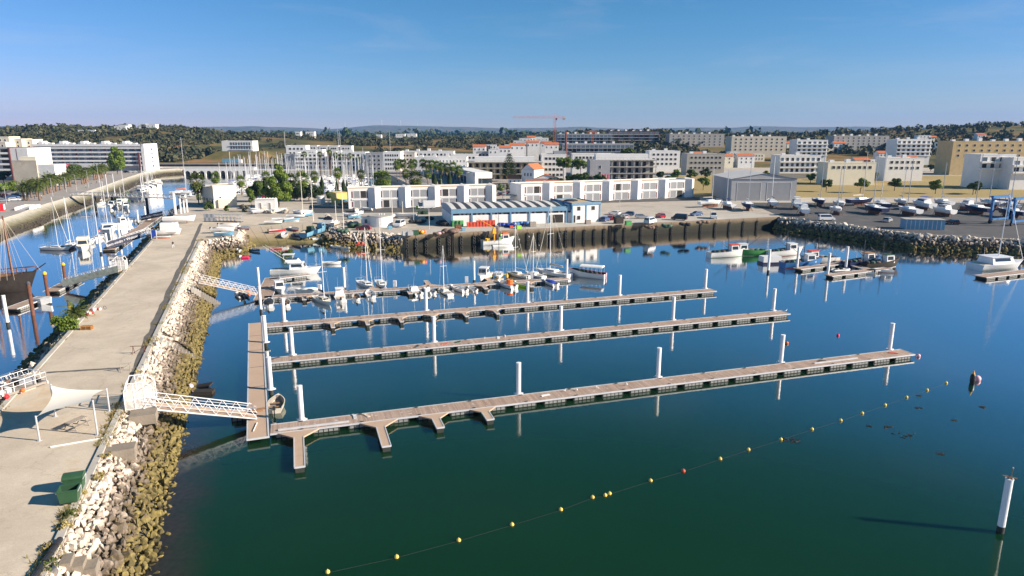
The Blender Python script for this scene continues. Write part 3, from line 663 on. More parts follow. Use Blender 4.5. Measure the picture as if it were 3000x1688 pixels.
# date palm
def date_palm_mesh(seed, n=58, L_=3.1):
    r = random.Random(seed); V = []; F = []
    for i in range(n):
        az = i*2.39996+r.uniform(-.2, .2); el = R(75)-R(105)*(i/n)+r.uniform(-.1, .1); l = L_*r.uniform(.85, 1.1)
        p = Vector((0, 0, 0)); d = Vector((math.cos(az)*math.cos(el), math.sin(az)*math.cos(el), math.sin(el))); side = Vector((-math.sin(az), math.cos(az), 0)); K = 9; pr = None
        for k in range(K+1):
            w = .52*math.sin(math.pi*min(1, (k+.7)/(K+.5)))+.03
            if pr is not None:
                for sg in (-1, 1):
                    b = len(V); tip = p+side*sg*w+Vector((0, 0, -.12-.1*r.random()))+d*.18
                    V += [pr, p, tip]; F.append((b, b+1, b+2))
            pr = p.copy(); d = (d+Vector((0, 0, -.17-.05*r.random()))).normalized(); p = p+d*(l/K)
    return raw_mesh('crown', [tuple(v) for v in V], F, 'leaf_palm')
def palm_trunk(h, r0, r1, n=8):
    mb = MB(); prof = []
    for i in range(9):
        f = i/8; prof.append((r0+(r1-r0)*f+(.05 if i % 2 else 0), h*f-.15*(i == 0)))
    prof += [(r1*1.45, h+.1), (r1*1.2, h+.55), (.05, h+.7)]; mb.lathe((0, 0, 0), prof, n); return mb.mesh('trunk', 'trunk_bark', True)
DPC = [date_palm_mesh(s) for s in (1, 2, 3)]; DPT = palm_trunk(5.6, .42, .38)
PPX = [(71, 588), (82, 588), (93, 580), (117, 588), (109, 577), (130, 571), (141, 568), (147, 565), (157, 564), (166, 561), (177, 558), (192, 555), (201, 548), (207, 547), (223, 542), (241, 540), (248, 539), (253, 537), (259, 534), (277, 528), (283, 527), (289, 526), (295, 525), (301, 522), (311, 518)]
for i, (x, y) in enumerate(PPX):
    p = P(x, y, Q); t_ = T('date_palm', '%s thick-trunked date palm of the promenade row, counted from the left' % ORD(i), 'palm', p, rnd.uniform(0, 6), 'date palms along the promenade')
    s_ = rnd.uniform(.9, 1.08); t_.scale = (s_, s_, s_)
    link('trunk', DPT, t_); o = link('crown', DPC[i % 3], t_, (0, 0, 5.9)); o.scale = (1.2, 1.2, 1.25)
# fan palms
def fan_palm_mesh(seed, n=42, rad=1.5):
    r = random.Random(seed); V = []; F = []
    for i in range(n):
        az = i*2.39996; el = R(80)-R(150)*(i/n); d = Vector((math.cos(az)*math.cos(el), math.sin(az)*math.cos(el), math.sin(el))); side = Vector((-math.sin(az), math.cos(az), 0)); up = d.cross(side)
        c = d*rad*.45
        for k in range(7):
            a = R(-75+25*k); e_ = c+(d*math.cos(a)+side*math.sin(a))*rad*.65*r.uniform(.8, 1.1)+Vector((0, 0, -.2*abs(math.sin(a))-.15)); sd = (side*math.cos(a)-d*math.sin(a))*.11
            b = len(V); V += [c-sd*.3, e_-sd, e_+sd]; F.append((b, b+1, b+2))
    return raw_mesh('crown', [tuple(v) for v in V], F, 'leaf_bright' if seed % 2 else 'leaf_palm')
FPC = [fan_palm_mesh(s) for s in (1, 2, 3, 5)]
mb = MB()
for i in range(60):
    a = i*2.4; z0 = -1.7*rnd.random(); mb.add([(math.cos(a)*.2, math.sin(a)*.2, z0), (math.cos(a)*.75, math.sin(a)*.75, z0-.55), (math.cos(a+.35)*.6, math.sin(a+.35)*.6, z0-.75)], [(0, 1, 2)])
FSK = mb.mesh('dry_skirt', 'leaf_dry')
mb = MB(); mb.lathe((0, 0, 0), [(.26, -.2), (.2, .5), (.16, 1)], 7); FPT = mb.mesh('trunk', 'trunk_bark')
def fan_palm(x, y, ytop, label, rad=1., yb=None, group='fan palms between the marina and the sheds', k=[0]):
    p = P(x, y, Q); h = ZY(ytop, p.y)-Q; t_ = T('fan_palm', label, 'palm', p, x*.1, group)
    o = link('trunk', FPT, t_); o.scale = (1, 1, h-.9*rad); k[0] += 1
    o = link('crown', FPC[k[0] % 4], t_, (0, 0, h-1.1*rad)); o.scale = (rad*1.15,)*3
    o = link('dry_skirt', FSK, t_, (0, 0, h-1.1*rad)); o.scale = (rad*1.1,)*3
fan_palm(583, 600, 512, 'tall shaggy fan palm at the left corner of the cream building', 2.0)
fan_palm(635, 570, 508, 'fan palm standing behind the flat roof of the cream building', 1.35)
fan_palm(709, 572, 518, 'fan palm just right of the cream building roof', 1.35)
fan_palm(783, 568, 506, 'fan palm with thin trunk behind the round dark tree', 1.3)
fan_palm(855, 578, 512, 'fan palm with brown skirt right of the tall pale green tree', 1.7)
fan_palm(888, 580, 508, 'broad golden fan palm above the dark hedge', 2.1)
fan_palm(925, 572, 505, 'slender fan palm left of the single dark cypress', 1.25)
fan_palm(993, 575, 495, 'slender fan palm between the cypress and the orange shed', 1.3)
fan_palm(1060, 560, 500, 'slender fan palm in front of the white office block', 1.25)
fan_palm(1112, 556, 508, 'stout fan palm, left one of the pair behind the white sheds', 2.1)
fan_palm(1127, 556, 505, 'stout fan palm, right one of the pair behind the white sheds', 2.2)
fan_palm(1190, 550, 498, 'thin fan palm right of the stout pair', 1.3)
fan_palm(1218, 552, 505, 'shaggy fan palm left of the dark cypresses by the long arcade', 2.3)
fan_palm(1254, 548, 500, 'thin fan palm at the corner of the long arcade', 1.2)
for i, (x, y, yt) in enumerate([(1164, 525, 473), (1173, 522, 468), (1183, 524, 470), (1206, 518, 472), (1215, 516, 469), (1240, 517, 468), (1253, 518, 472), (1266, 520, 471), (1281, 523, 474), (1296, 527, 478), (1311, 531, 480), (1328, 535, 477), (1345, 542, 488)]):
    fan_palm(x, y, yt, '%s fan palm from the left in the row before the long arcade' % ORD(i), 1.45, group='fan palms along the arcade')
for i, (x, yt) in enumerate([(895, 445), (940, 446), (968, 440), (985, 448), (1001, 452), (1013, 453), (1028, 450), (1052, 462)]):
    p = PY(x, 455, Q); fan_palm(x, 385+(CAMZ-Q)/p.y*2000, yt, '%s tiny fan palm from the left before the pale apartment blocks' % ORD(i), 1.15, group='fan palms by the far quay')
# cypresses
def cypress(x, y, yt, label, w=1.2, seed=1):
    p = P(x, y, Q); h = ZY(yt, p.y)-Q; rg = np.random.default_rng(seed); n = 900
    z = rg.uniform(.03, 1, n); rad = w*.5*np.sin(np.pi*np.clip(z*.88+.14, 0, 1))**.8*rg.uniform(.75, 1.1, n); a = rg.uniform(0, 6.28, n)
    pos = np.stack([rad*np.cos(a), rad*np.sin(a), z*h], 1); s = .22*w
    o1 = np.stack([-np.sin(a)*s, np.cos(a)*s, np.zeros(n)], 1); o2 = np.stack([np.cos(a)*s*.4, np.sin(a)*s*.4, np.full(n, s*2)], 1)
    V = np.stack([pos-o1, pos+o1, pos+o2], 1).reshape(-1, 3); t_ = T('cypress', label, 'tree', p, 0, 'cypresses by the sheds')
    link('crown', raw_mesh('crown', V, np.arange(3*n).reshape(n, 3), 'leaf_dark'), t_)
    mb = MB(); mb.tube((0, 0, -.1), (0, 0, h*.5), .15, .05); mb.build('trunk', 'trunk_bark', t_)
cypress(945, 572, 521, 'single dark cypress between two slender fan palms', 1.7, 1)
cypress(988, 578, 530, 'slim cypress against the orange shed, left one', 1.2, 2); cypress(1008, 578, 528, 'cypress against the orange shed, middle one', 1.5, 3); cypress(1018, 575, 531, 'cypress against the orange shed, right one', 1.1, 4)
cypress(1273, 550, 512, 'broad cypress left of the lamp by the arcade', 2.2, 5); cypress(1290, 549, 515, 'cypress, middle one of three before the arcade', 1.8, 6); cypress(1317, 547, 508, 'tallest cypress of three before the arcade', 2.0, 7)
# broad trees by the cream building
def PT_(x, y): return P(x, y, Q)
p = PT_(752, 592); tree('round_tree', 'dense round dark green tree left of the tall pale tree', 'tree', p, [(0, 0, 4.9, 4.0, 4.0, 3.6)], 6500, .34, 'leaf_mid', .3, 2.2, seed=11)
p = PT_(818, 606); tree('tall_tree', 'tall feathery light green tree beside the white hut', 'tree', p, [(0, 0, 9.4, 3.8, 3.5, 4.4), (-1.5, .3, 6., 4.8, 4.2, 4.0), (2.1, -.4, 5.4, 4.5, 4., 3.8), (.4, 0, 12.8, 2.2, 2.2, 2.6)], 15000, .36, 'leaf_bright', .28, 3., seed=12)
p = PT_(737, 609); tree('young_tree', 'slim light green tree left of the white hut', 'tree', p, [(0, 0, 4.2, 1.5, 1.5, 2.4)], 1500, .26, 'leaf_bright', .12, 2., seed=13)
p = PT_(780, 590); tree('dark_tree', 'narrow dark conifer between the round tree and the pale tree', 'tree', p, [(0, 0, 4.8, 1.8, 1.8, 4.6)], 2400, .28, 'leaf_dark', .2, 2., seed=14)
for i, (x, y, s_, lm, lb) in enumerate([(862, 590, 1., 'leaf_mid', 'olive green bushy tree right of the tall pale tree'), (905, 590, 1.25, 'leaf_dark', 'wide dark bushy tree behind the parked red car'), (880, 588, .9, 'leaf_dark', 'low dark bush tree left of the wide dark tree'), (980, 588, .75, 'leaf_mid', 'small round tree behind the concrete kiosk')]):
    p = PT_(x, y); tree('bushy_tree', lb, 'tree', p, [(-1.8*s_, 0, 3.*s_, 2.9*s_, 2.4*s_, 2.4*s_), (1.8*s_, .4, 3.3*s_, 2.9*s_, 2.4*s_, 2.6*s_)], int(3600*s_), .28, lm, .2, 1.4, seed=20+i)
for i, (x, y, r_, lm, lb) in enumerate([(612, 618, 1.9, 'leaf_mid', 'rounded olive bush before the glazed corner of the cream building'), (666, 618, 1.25, 'leaf_mid', 'low bush under the pale wall of the cream building'), (718, 620, 1.7, 'leaf_grey', 'greyish flowering bush right of the cream building'), (582, 586, 1.5, 'leaf_bright', 'light green shrub at the foot of the shaggy fan palm')]):
    p = PT_(x, y); tree('bush', lb, 'bush', p, [(0, 0, r_*.75, r_, r_, r_*.85)], 1500, .2, lm, .08, .5, seed=30+i)
# plants on the causeway edge
p = P(222, 930, Q); t_ = T('young_palm', 'trunkless date palm clump on the canal edge of the causeway', 'palm', p, .3); mb = MB(); mb.lathe((0, 0, 0), [(.3, -.1), (.33, .35), (.2, .6)], 8); mb.build('trunk', 'trunk_bark', t_); o = link('crown', DPC[1], t_, (0, 0, .5)); o.scale = (.85, .85, .95)
p = P(190, 968, Q); tree('bush', 'bushy green shrub beside the young palm on the causeway', 'bush', p, [(0, 0, 1.1, 1.7, 1.5, 1.3), (1., -.4, .9, 1.3, 1.1, 1.)], 2600, .15, 'leaf_bright', .06, .4, seed=41)
# left town greenery
for i, (x, y, r_, h_, lm, lb) in enumerate([(12, 540, 4.0, 2.6, 'leaf_dark', 'dark round tree at the left edge before the banded block'), (5, 578, 3.6, 2.5, 'leaf_bright', 'bright green street tree at the far left by the car park'), (40, 573, 3.4, 2.4, 'leaf_bright', 'bright green street tree left of the first promenade palms'), (222, 522, 4.4, 3.2, 'leaf_mid', 'green tree behind the palms below the long hotel'), (150, 545, 2.6, 3., 'leaf_grey', 'bare greyish tree before the white gable right of the mural wall'), (215, 512, 3., 4., 'leaf_grey', 'bare brownish tree beside the pink sculpture'), (128, 552, 2.2, 2.2, 'leaf_grey', 'thin bare tree at the foot of the mural wall')]):
    p = P(x, y, Q); tree('street_tree', lb, 'tree', p, [(0, 0, h_+r_*.5, r_, r_*.9, r_*.62)], 2400 if lm != 'leaf_grey' else 700, .42 if lm != 'leaf_grey' else .25, lm, .2, h_, 6, seed=50+i)
p = PY(345, 440, Q); tree('tall_tree', 'tall green tree standing alone before the long white hotel', 'tree', p, [(0, 0, 6, 6.5, 5, 5.2), (.5, 0, 11.5, 4.8, 4.5, 4.8), (-3, 0, 9, 3.6, 3.5, 3.5), (0, 0, 15, 2.6, 2.6, 3)], 6500, .55, 'leaf_bright', .4, 4, seed=61)
# Norfolk pine, park trees and hedge behind the sheds
p = PY(1492, 375, Q); h = ZY(452, 375)-Q; t_ = T('norfolk_pine', 'tiered dark Norfolk pine beside the red-roofed house', 'tree', p); V = []; F = []; r = random.Random(5)
for k in range(15):
    z = h*(.22+.76*k/14); rad = 5.4*(1-k/15.2)**.85+.3
    for j in range(13):
        a = j*6.283/13+k*.7; q = [Vector((0, 0, z)), Vector((math.cos(a)*rad*.55, math.sin(a)*rad*.55, z-.1)), Vector((math.cos(a)*rad, math.sin(a)*rad, z+.35))]; s_ = Vector((-math.sin(a), math.cos(a), 0))
        for u in range(10):
            f = .2+.8*u/9; c = q[0].lerp(q[2], f)+Vector((0, 0, -.2*math.sin(f*3))); ww = (.5+.45*(1-f))*r.uniform(.7, 1.2)
            b = len(V); V += [tuple(c-s_*ww), tuple(c+s_*ww), tuple(c+Vector((math.cos(a)*.6, math.sin(a)*.6, .35)))]; F.append((b, b+1, b+2))
link('crown', raw_mesh('crown', V, F, 'leaf_mid'), t_); mb = MB(); mb.tube((0, 0, -.2), (0, 0, h*.98), .4, .06, 8); mb.build('trunk', 'trunk_bark', t_)
for i, (x, Y, yb, r_, lm, lb) in enumerate([(1650, 372, 478, 4.8, 'leaf_bright', 'bright green tree left of the wide one behind the red roofs'), (1700, 372, 482, 5.4, 'leaf_bright', 'wide bright green tree behind the red-roofed house'), (1672, 345, 520, 2.5, 'leaf_dark', 'dark bush below the bright green trees'), (1705, 320, 518, 3.4, 'leaf_mid', 'dark green tree above the second shed row, middle one'), (1672, 322, 522, 2.6, 'leaf_mid', 'smaller green tree above the second shed row, left one'), (1758, 318, 522, 3., 'leaf_mid', 'green tree above the second shed row, right one'), (1615, 330, 528, 1.7, 'leaf_mid', 'little tree before the low red-roofed wing'), (1640, 328, 530, 1.7, 'leaf_mid', 'little round tree right of the low red-roofed wing'), (1735, 330, 525, 2.3, 'leaf_grey', 'sparse tree beside the pink banners'), (1835, 420, 445, 4., 'leaf_mid', 'green trees on the terrace at the right of the long dark facade')]):
    p = PY(x, Y, Q); z_ = ZY(yb, Y)-Q; tree('park_tree', lb, 'tree', p, [(-r_*.35, 0, z_, r_*.75, r_*.7, r_*.62), (r_*.4, 0, z_+.2, r_*.7, r_*.7, r_*.6)], 2000, .4, lm, .22, max(1.2, z_-1), 5, seed=70+i)
for i, (x, y) in enumerate([(1435, 566), (1450, 563), (1468, 560), (1484, 557), (1500, 555), (1418, 563)]):
    p = P(x, y, Q); r_ = 2.0 if i < 5 else 1.3
    tree('oleander_bush', '%s pale oleander bush from the left above the car park' % ORD([1, 2, 3, 4, 5, 0][i]), 'bush', p, [(0, 0, r_*.8, r_, r_, r_*.9)], 1100, .24, 'leaf_grey' if i % 2 else 'leaf_bright', .1, .6, seed=90+i, group='oleander bushes by the car park')
# grass and weeds on the kerb strips
V = []; F = []; r = random.Random(12)
for i in range(9500):
    s_ = r.random(); y = 30+139*s_**1.3
    if noise.noise(Vector((y*.22, 3.1, 0))) < .03: continue
    side = r.random() < .75
    x = XR(y)-.35+r.gauss(0, .35)-.25 if side else XL(y)+.1+r.gauss(0, .35)
    a = r.uniform(0, 6.28); h = r.uniform(.1, .36); w = .05+.06*r.random(); b = len(V)
    V += [(x-w, y, Q), (x+w, y, Q), (x+math.cos(a)*.2, y+math.sin(a)*.2, Q+h)]; F.append((b, b+1, b+2))
o = link('kerb_weeds', raw_mesh('kerb_weeds', V, F, 'leaf_dry')); tag(o, 'dry yellow weeds growing along the causeway kerbs', 'weeds', kind='stuff')
for i, (x, y, r_, lm, lb) in enumerate([(208, 1512, .55, 'leaf_palm', 'green weed tuft on the kerb just below the green bins'), (195, 1545, .5, 'leaf_dry', 'dry yellow weed tuft on the kerb above the black pipe'), (240, 1450, .4, 'leaf_dry', 'dry weed tuft at the foot of the near green bin'), (290, 1400, .4, 'leaf_dry', 'dry weed tuft on the kerb right of the far bin'), (310, 1338, .4, 'leaf_dry', 'weed tuft on the kerb beside the concrete block'), (150, 1610, .6, 'leaf_dry', 'green weed tuft beside the black pipe'), (145, 1660, .6, 'leaf_palm', 'weed tuft beside the lower end of the black pipe'), (590, 703, .9, 'leaf_dry', 'dry grass patch at the corner of the boulder bank'), (405, 1095, .45, 'leaf_dry', 'dry weed tuft above the white gate cage')]):
    p = P(x, y, Q); tree('weed_tuft', lb, 'plant', p, [(0, 0, .18, r_, r_*1.3, .28)], 260, .09, lm, .02, .1, 3, seed=110+i)

# ---- woods on the hills
def wood(name, label, n, yr, ur, size, lm, seed, thr=0., per=16):
    rg = np.random.default_rng(seed); V = []; k = 0; C_ = []
    while k < n:
        Y = yr[0]*(yr[1]/yr[0])**rg.random(); u = rg.uniform(*ur); X = u*Y
        if noise.noise(Vector((X*.011, Y*.011, seed))) + .35*noise.noise(Vector((X*.04, Y*.04, 7))) < thr: continue
        if any(abs(X-a) < c_ and abs(Y-b_) < d_ for a, b_, c_, d_ in CLEAR): continue
        s = size*rg.uniform(.45, 1.1)*(1.7 if rg.random() < .12 else 1); C_.append((X, Y, terr(X, Y)+s*.75, s, s, s*.85)); k += 1
    C_ = np.array(C_); m_ = n*per; idx = np.repeat(np.arange(n), per)
    d = rg.normal(size=(m_, 3)); d /= np.linalg.norm(d, axis=1)[:, None]; pos = C_[idx, :3]+d*rg.uniform(.6, 1., m_)[:, None]*C_[idx, 3:6]
    nn = d+.6*rg.normal(size=(m_, 3)); nn /= np.linalg.norm(nn, axis=1)[:, None]; t1 = np.cross(nn, rg.normal(size=(m_, 3))); t1 /= np.linalg.norm(t1, axis=1)[:, None]; t2 = np.cross(nn, t1)
    s = (C_[idx, 3]*rg.uniform(.3, .6, m_))[:, None]
    V = np.stack([pos-t1*s, pos-t2*s*.7, pos+t1*s, pos+t2*s*.7], 1).reshape(-1, 3)
    o = link(name, raw_mesh(name, V, np.arange(4*m_).reshape(m_, 4), lm)); tag(o, label, 'wood', kind='stuff')
CLEAR = [(PY(700, 760).x, 760, 34, 60), (PY(700, 620).x, 620, 36, 34), (PY(960, 720).x, 720, 45, 60), (PY(500, 560).x, 560, 40, 25)]
wood('hillside_wood', 'dark evergreen wood covering the hill behind the long hotel', 6200, (590, 1250), (-.95, -.36), 2.9, 'leaf_wood', 1, -.14, 20)
wood('valley_wood', 'scattered scrub and trees on the low hills behind the town', 3400, (600, 1500), (-.42, .25), 2.7, 'leaf_wood', 2, -.02, 18)
wood('ridge_wood', 'pine wood on the hill right of the tower crane', 3000, (640, 1300), (.02, .95), 3.3, 'leaf_wood', 3, -.12, 18)
wood('distant_wood', 'hazy tree belts on the plain before the mountains', 2600, (1500, 5200), (-.95, .95), 9, 'leaf_dark', 4, -.02, 12)
# ================================================================== pontoons, piles, gangways, buoys
m = bpy.data.materials.new('deck_boards'); m.use_nodes = True
t = m.node_tree; N = t.nodes; L = t.links; b = N['Principled BSDF']; b.inputs['Roughness'].default_value = .8; b.inputs['Specular IOR Level'].default_value = .2
tc = N.new('ShaderNodeTexCoord'); sx = N.new('ShaderNodeSeparateXYZ'); L.new(tc.outputs['Object'], sx.inputs[0])
wv = N.new('ShaderNodeMath'); wv.operation = 'MULTIPLY'; wv.inputs[1].default_value = 6.9; L.new(sx.outputs['X'], wv.inputs[0])
fr = N.new('ShaderNodeMath'); fr.operation = 'FRACT'; L.new(wv.outputs[0], fr.inputs[0])
fl = N.new('ShaderNodeMath'); fl.operation = 'FLOOR'; L.new(wv.outputs[0], fl.inputs[0])
wn = N.new('ShaderNodeTexWhiteNoise'); wn.noise_dimensions = '1D'; L.new(fl.outputs[0], wn.inputs['W'])
gp = N.new('ShaderNodeMapRange'); gp.inputs[1].default_value = .0; gp.inputs[2].default_value = .12; gp.inputs[3].default_value = .35; gp.inputs[4].default_value = 1; L.new(fr.outputs[0], gp.inputs[0])
vv = N.new('ShaderNodeMapRange'); vv.inputs[3].default_value = .82; vv.inputs[4].default_value = 1.15; L.new(wn.outputs['Value'], vv.inputs[0])
mu = N.new('ShaderNodeMath'); mu.operation = 'MULTIPLY'; L.new(gp.outputs[0], mu.inputs[0]); L.new(vv.outputs[0], mu.inputs[1])
g = N.new('ShaderNodeNewGeometry'); n1 = N.new('ShaderNodeTexNoise'); n1.inputs['Scale'].default_value = .5; n1.inputs['Detail'].default_value = 6; L.new(g.outputs['Position'], n1.inputs['Vector'])
mx = N.new('ShaderNodeMix'); mx.data_type = 'RGBA'; mx.inputs[6].default_value = (.30, .20, .15, 1); mx.inputs[7].default_value = (.46, .36, .30, 1); L.new(n1.outputs['Fac'], mx.inputs[0])
s2 = N.new('ShaderNodeVectorMath'); s2.operation = 'SCALE'; L.new(mx.outputs[2], s2.inputs[0]); L.new(mu.outputs[0], s2.inputs['Scale'])
n7 = N.new('ShaderNodeTexNoise'); n7.inputs['Scale'].default_value = 2.3; n7.inputs['Detail'].default_value = 7; L.new(g.outputs['Position'], n7.inputs['Vector'])
r7 = N.new('ShaderNodeMapRange'); r7.inputs[1].default_value = .63; r7.inputs[2].default_value = .70; r7.inputs[4].default_value = .75; L.new(n7.outputs['Fac'], r7.inputs[0])
k7 = N.new('ShaderNodeMix'); k7.data_type = 'RGBA'; k7.inputs[7].default_value = (.62, .60, .56, 1); L.new(r7.outputs[0], k7.inputs[0]); L.new(s2.outputs[0], k7.inputs[6]); L.new(k7.outputs[2], b.inputs['Base Color'])
MATS['deck_boards'] = m
mat('deck_plate', (.47, .34, .25), .8, .08, .4, dirt=(.40, .28, .2), dscale=.4)
mb = MB(); mb.box(-1.35, -.98, -.28, 1.35, .98, .42)
for sg in (-1, 1):
    for i in range(5):
        x = -1.22+i*.5; mb.box(x, sg*.98 if sg > 0 else -1.02, .06, x+.4, 1.02 if sg > 0 else -.98, .36, 1)
FLOAT = mb.mesh('float', ['float_dark', 'float_panel'])
mb = MB(); mb.box(-.14, -.05, 0, .14, .05, .05); mb.tube((-.2, 0, .09), (.2, 0, .09), .035); CLEAT = mb.mesh('cleat', 'dark_steel')
def deck(root, L_, w, name='deck', plate=False):
    mb = MB(); mb.box(0, -w/2, .44, L_, w/2, .60); mb.build(name, 'deck_plate' if plate else 'deck_boards', root)
    mb = MB(); mb.box(0, -w/2-.07, .46, L_, -w/2+.05, .63); mb.box(0, w/2-.05, .46, L_, w/2+.07, .63); mb.box(L_, -w/2-.07, .462, L_+.08, w/2+.07, .628); mb.build('edge_rail', 'alu_edge', root)
def pontoon(name, label, a, b_, w=2.2, fingers=(), cleats=True, step=3.45, group=None, floats=True, cat='pontoon'):
    a = Vector((a[0], a[1], 0)); b_ = Vector((b_[0], b_[1], 0)); L_ = (b_-a).length
    root = T(name, label, cat, a, ang(a, b_), group); deck(root, L_, w)
    if floats:
        n = max(1, int(L_/step))
        for i in range(n):
            o = link('float', FLOAT, root, ((i+.5)*L_/n, 0, 0)); o.scale = (1, (w-.1)/2.1, 1)
    if cleats:
        for i in range(int(L_/6)):
            for sg in (-1, 1): link('cleat', CLEAT, root, (3+i*6, sg*(w/2-.15), .6))
    for (s_, l, side, fw) in fingers:
        f = bpy.data.objects.new('finger', None); 
        mb = MB(); y0 = side*w/2; y1 = side*(w/2+l)
        mb.box(s_-fw/2, min(y0, y1), .45, s_+fw/2, max(y0, y1), .59)
        g_ = min(1.6, l*.35)
        for q in (-1, 1): mb.add([(s_+q*fw/2, y0, .592), (s_+q*(fw/2+g_), y0, .592), (s_+q*fw/2, y0+side*g_, .592), (s_+q*fw/2, y0, .45), (s_+q*(fw/2+g_), y0, .45), (s_+q*fw/2, y0+side*g_, .45)], [(0, 1, 2), (3, 5, 4), (0, 3, 4, 1), (1, 4, 5, 2), (2, 5, 3, 0)])
        fo = mb.build('finger', 'deck_plate', root)
        mb = MB()
        for q in (-1, 1): mb.box(s_+q*fw/2-.05, min(y0+side*g_, y1), .47, s_+q*fw/2+.05, max(y0+side*g_, y1), .63)
        mb.box(s_-fw/2, y1-.05, .471, s_+fw/2, y1+.05, .629); mb.build('finger_rail', 'alu_edge', fo)
        mb = MB(); e0 = y1-side*min(2.4, l*.6); mb.box(s_-fw/2+.06, min(e0, y1), -.25, s_+fw/2-.06, max(e0, y1)-.02, .45); mb.build('finger_float', 'float_dark', fo)
    return root
e1 = Vector((math.cos(R(17.6)), math.sin(R(17.6)), 0)); e2 = Vector((-e1.y, e1.x, 0))
A1 = Vector((-23.4, 64.5, 0))-e1*1.1; pontoon('pontoon', 'nearest long empty pontoon with four finger berths', A1, A1+e1*82.4, 2.3, [(2.7, 8.0, -1, .9), (10.7, 6.2, -1, .85), (16.5, 3.6, -1, .8), (21.9, 3.2, -1, .8)], group='long empty pontoons')
A2 = Vector((-31.2, 85.7, 0))-e1*1.0; pontoon('pontoon', 'middle long empty pontoon without fingers', A2, A2+e1*81.6, 2.2, group='long empty pontoons')
A3 = Vector((-38.0, 102.3, 0))-e1*.9; pontoon('pontoon', 'third long empty pontoon with six short black fingers', A3, A3+e1*80.9, 2.2, [(10.5+5.3*i, 3.2, -1, .55) for i in range(6)], group='long empty pontoons')
# main walkway
W0, W1 = Vector((-25.0, 62.2, 0)), Vector((-40.4, 103.6, 0))
wr = T('walkway_pontoon', 'wide walkway pontoon joining the three long pontoons near the gangway', 'pontoon', W0, ang(W0, W1)); Lw = (W1-W0).length
for i in range(6):
    a = i*Lw/6; mb = MB(); mb.box(a+.05, -.88, .44, a+Lw/6-.05, .88, .60); mb.build('deck_section', 'deck_plate', wr)
    mb = MB(); mb.box(a+1, -.84, -.28, a+Lw/6-1, .84, .43); mb.build('float', 'float_dark', wr)
mb = MB(); mb.box(0, -1.06, .46, Lw, -.9, .65); mb.box(0, .9, .46, Lw, 1.06, .65); mb.box(-.1, -1.06, .461, 0, 1.06, .648); mb.build('edge_rail', 'alu_edge', wr)
for i in range(1, 6): mb = MB(); mb.box(i*Lw/6-.05, -.88, .5, i*Lw/6+.05, .88, .61); mb.build('joint_plate', 'dark_steel', wr)
tag(MB().obox((0, 0), 1.3, .5, 0, .22).obox((.3, .5), 1.2, .1, 0, .12).build('timber_offcuts', 'timber', None, loc=P(752, 1205, .61), rz=.4), 'brown timber offcuts lying on the wide walkway pontoon', 'timber')
tag(MB().tube((0, 0, .06), (2.1, 0, .06), .05).build('plank', 'sail_cloth', None, loc=P(742, 1265, .61), rz=R(100)), 'pale batten lying along the lower end of the walkway pontoon', 'plank')
pontoon('landing_pontoon', 'small floating landing under the foot of the near gangway', P(682, 1232, 0)+Vector((0, .4, 0)), P(740, 1226, 0)+Vector((.2, .6, 0)), 1.9, cleats=False)
# occupied pontoon
B0, B1 = P(775, 880, .0), P(1665, 824, .0)
pontoon('berth_pontoon', 'occupied boat pontoon lined with small boats beyond the empty ones', B0, B1, 1.9, [(7, 3, -1, .7), (19.5, 3.5, 1, .8), (26, 3.6, -1, .8), (14, 3, 1, .6), (30.5, 5, 1, .9), (40.5, 3.5, -1, .7), (43, 4.5, 1, .9), (49.5, 4.2, -1, .8)], group='boat pontoons')
C0, C1 = P(770, 886, 0), P(800, 822, 0)
pontoon('berth_platform', 'square pontoon platform at the foot of the far gangway', C0, C1, 3.0, cleats=False, group='boat pontoons')
D0, D1 = P(790, 826, 0), P(905, 812, 0)
pontoon('side_pontoon', 'short pontoon arm beside the white sport fishing boat', D0, D1, 1.5, cleats=False, group='boat pontoons')
mb = MB(); mb.box(-.3, -.25, 0, .3, .25, 1.1); mb.box(-.32, -.27, 1.1, .32, .27, 1.2); PED = mb.mesh('service_pedestal', 'white_steel')
for x, y, lb in ((937, 852, 'left'), (1157, 840, 'second'), (1367, 828, 'third'), (1558, 816, 'right')):
    o = link('service_pedestal', PED, None, P(x, y, .6)); tag(o, 'white service pedestal on the occupied pontoon, %s one' % lb, 'pedestal', 'pedestals on the occupied pontoon')

# piles
mb = MB(); mb.lathe((0, 0, 0), [(.265, .55), (.265, 4.3), (.25, 4.36)], 14); SH = mb.mesh('shaft', 'white_steel', False)
mb = MB(); mb.lathe((0, 0, 0), [(.267, -1.2), (.267, .56)], 14); SF = mb.mesh('weedy_foot', 'float_dark')
mb = MB(); mb.lathe((0, 0, 4.3), [(.29, .02), (.29, .08), (.05, .1)], 14); CP = mb.mesh('cap', 'white_steel')
mb = MB(); mb.torus((0, 0, .66), .42, .06, (0, 0, 1), 12, 5); mb.box(-.55, -.1, .6, -.35, .1, .72); mb.box(.35, -.1, .6, .55, .1, .72); CG = mb.mesh('collar', 'white_steel')
def pile(p, label, top=4.4, r=1., collar=True, group='white piles of the new pontoons'):
    t_ = T('mooring_pile', label, 'pile', (p.x, p.y, 0), 0, group); k = top/4.4
    o = link('shaft', SH, t_); o.scale = (r, r, k); o = link('weedy_foot', SF, t_); o.scale = (r, r, 1)
    o = link('cap', CP, t_); o.scale = (r, r, k)
    if collar: o = link('collar', CG, t_); o.scale = (r, r, 1)
    return t_
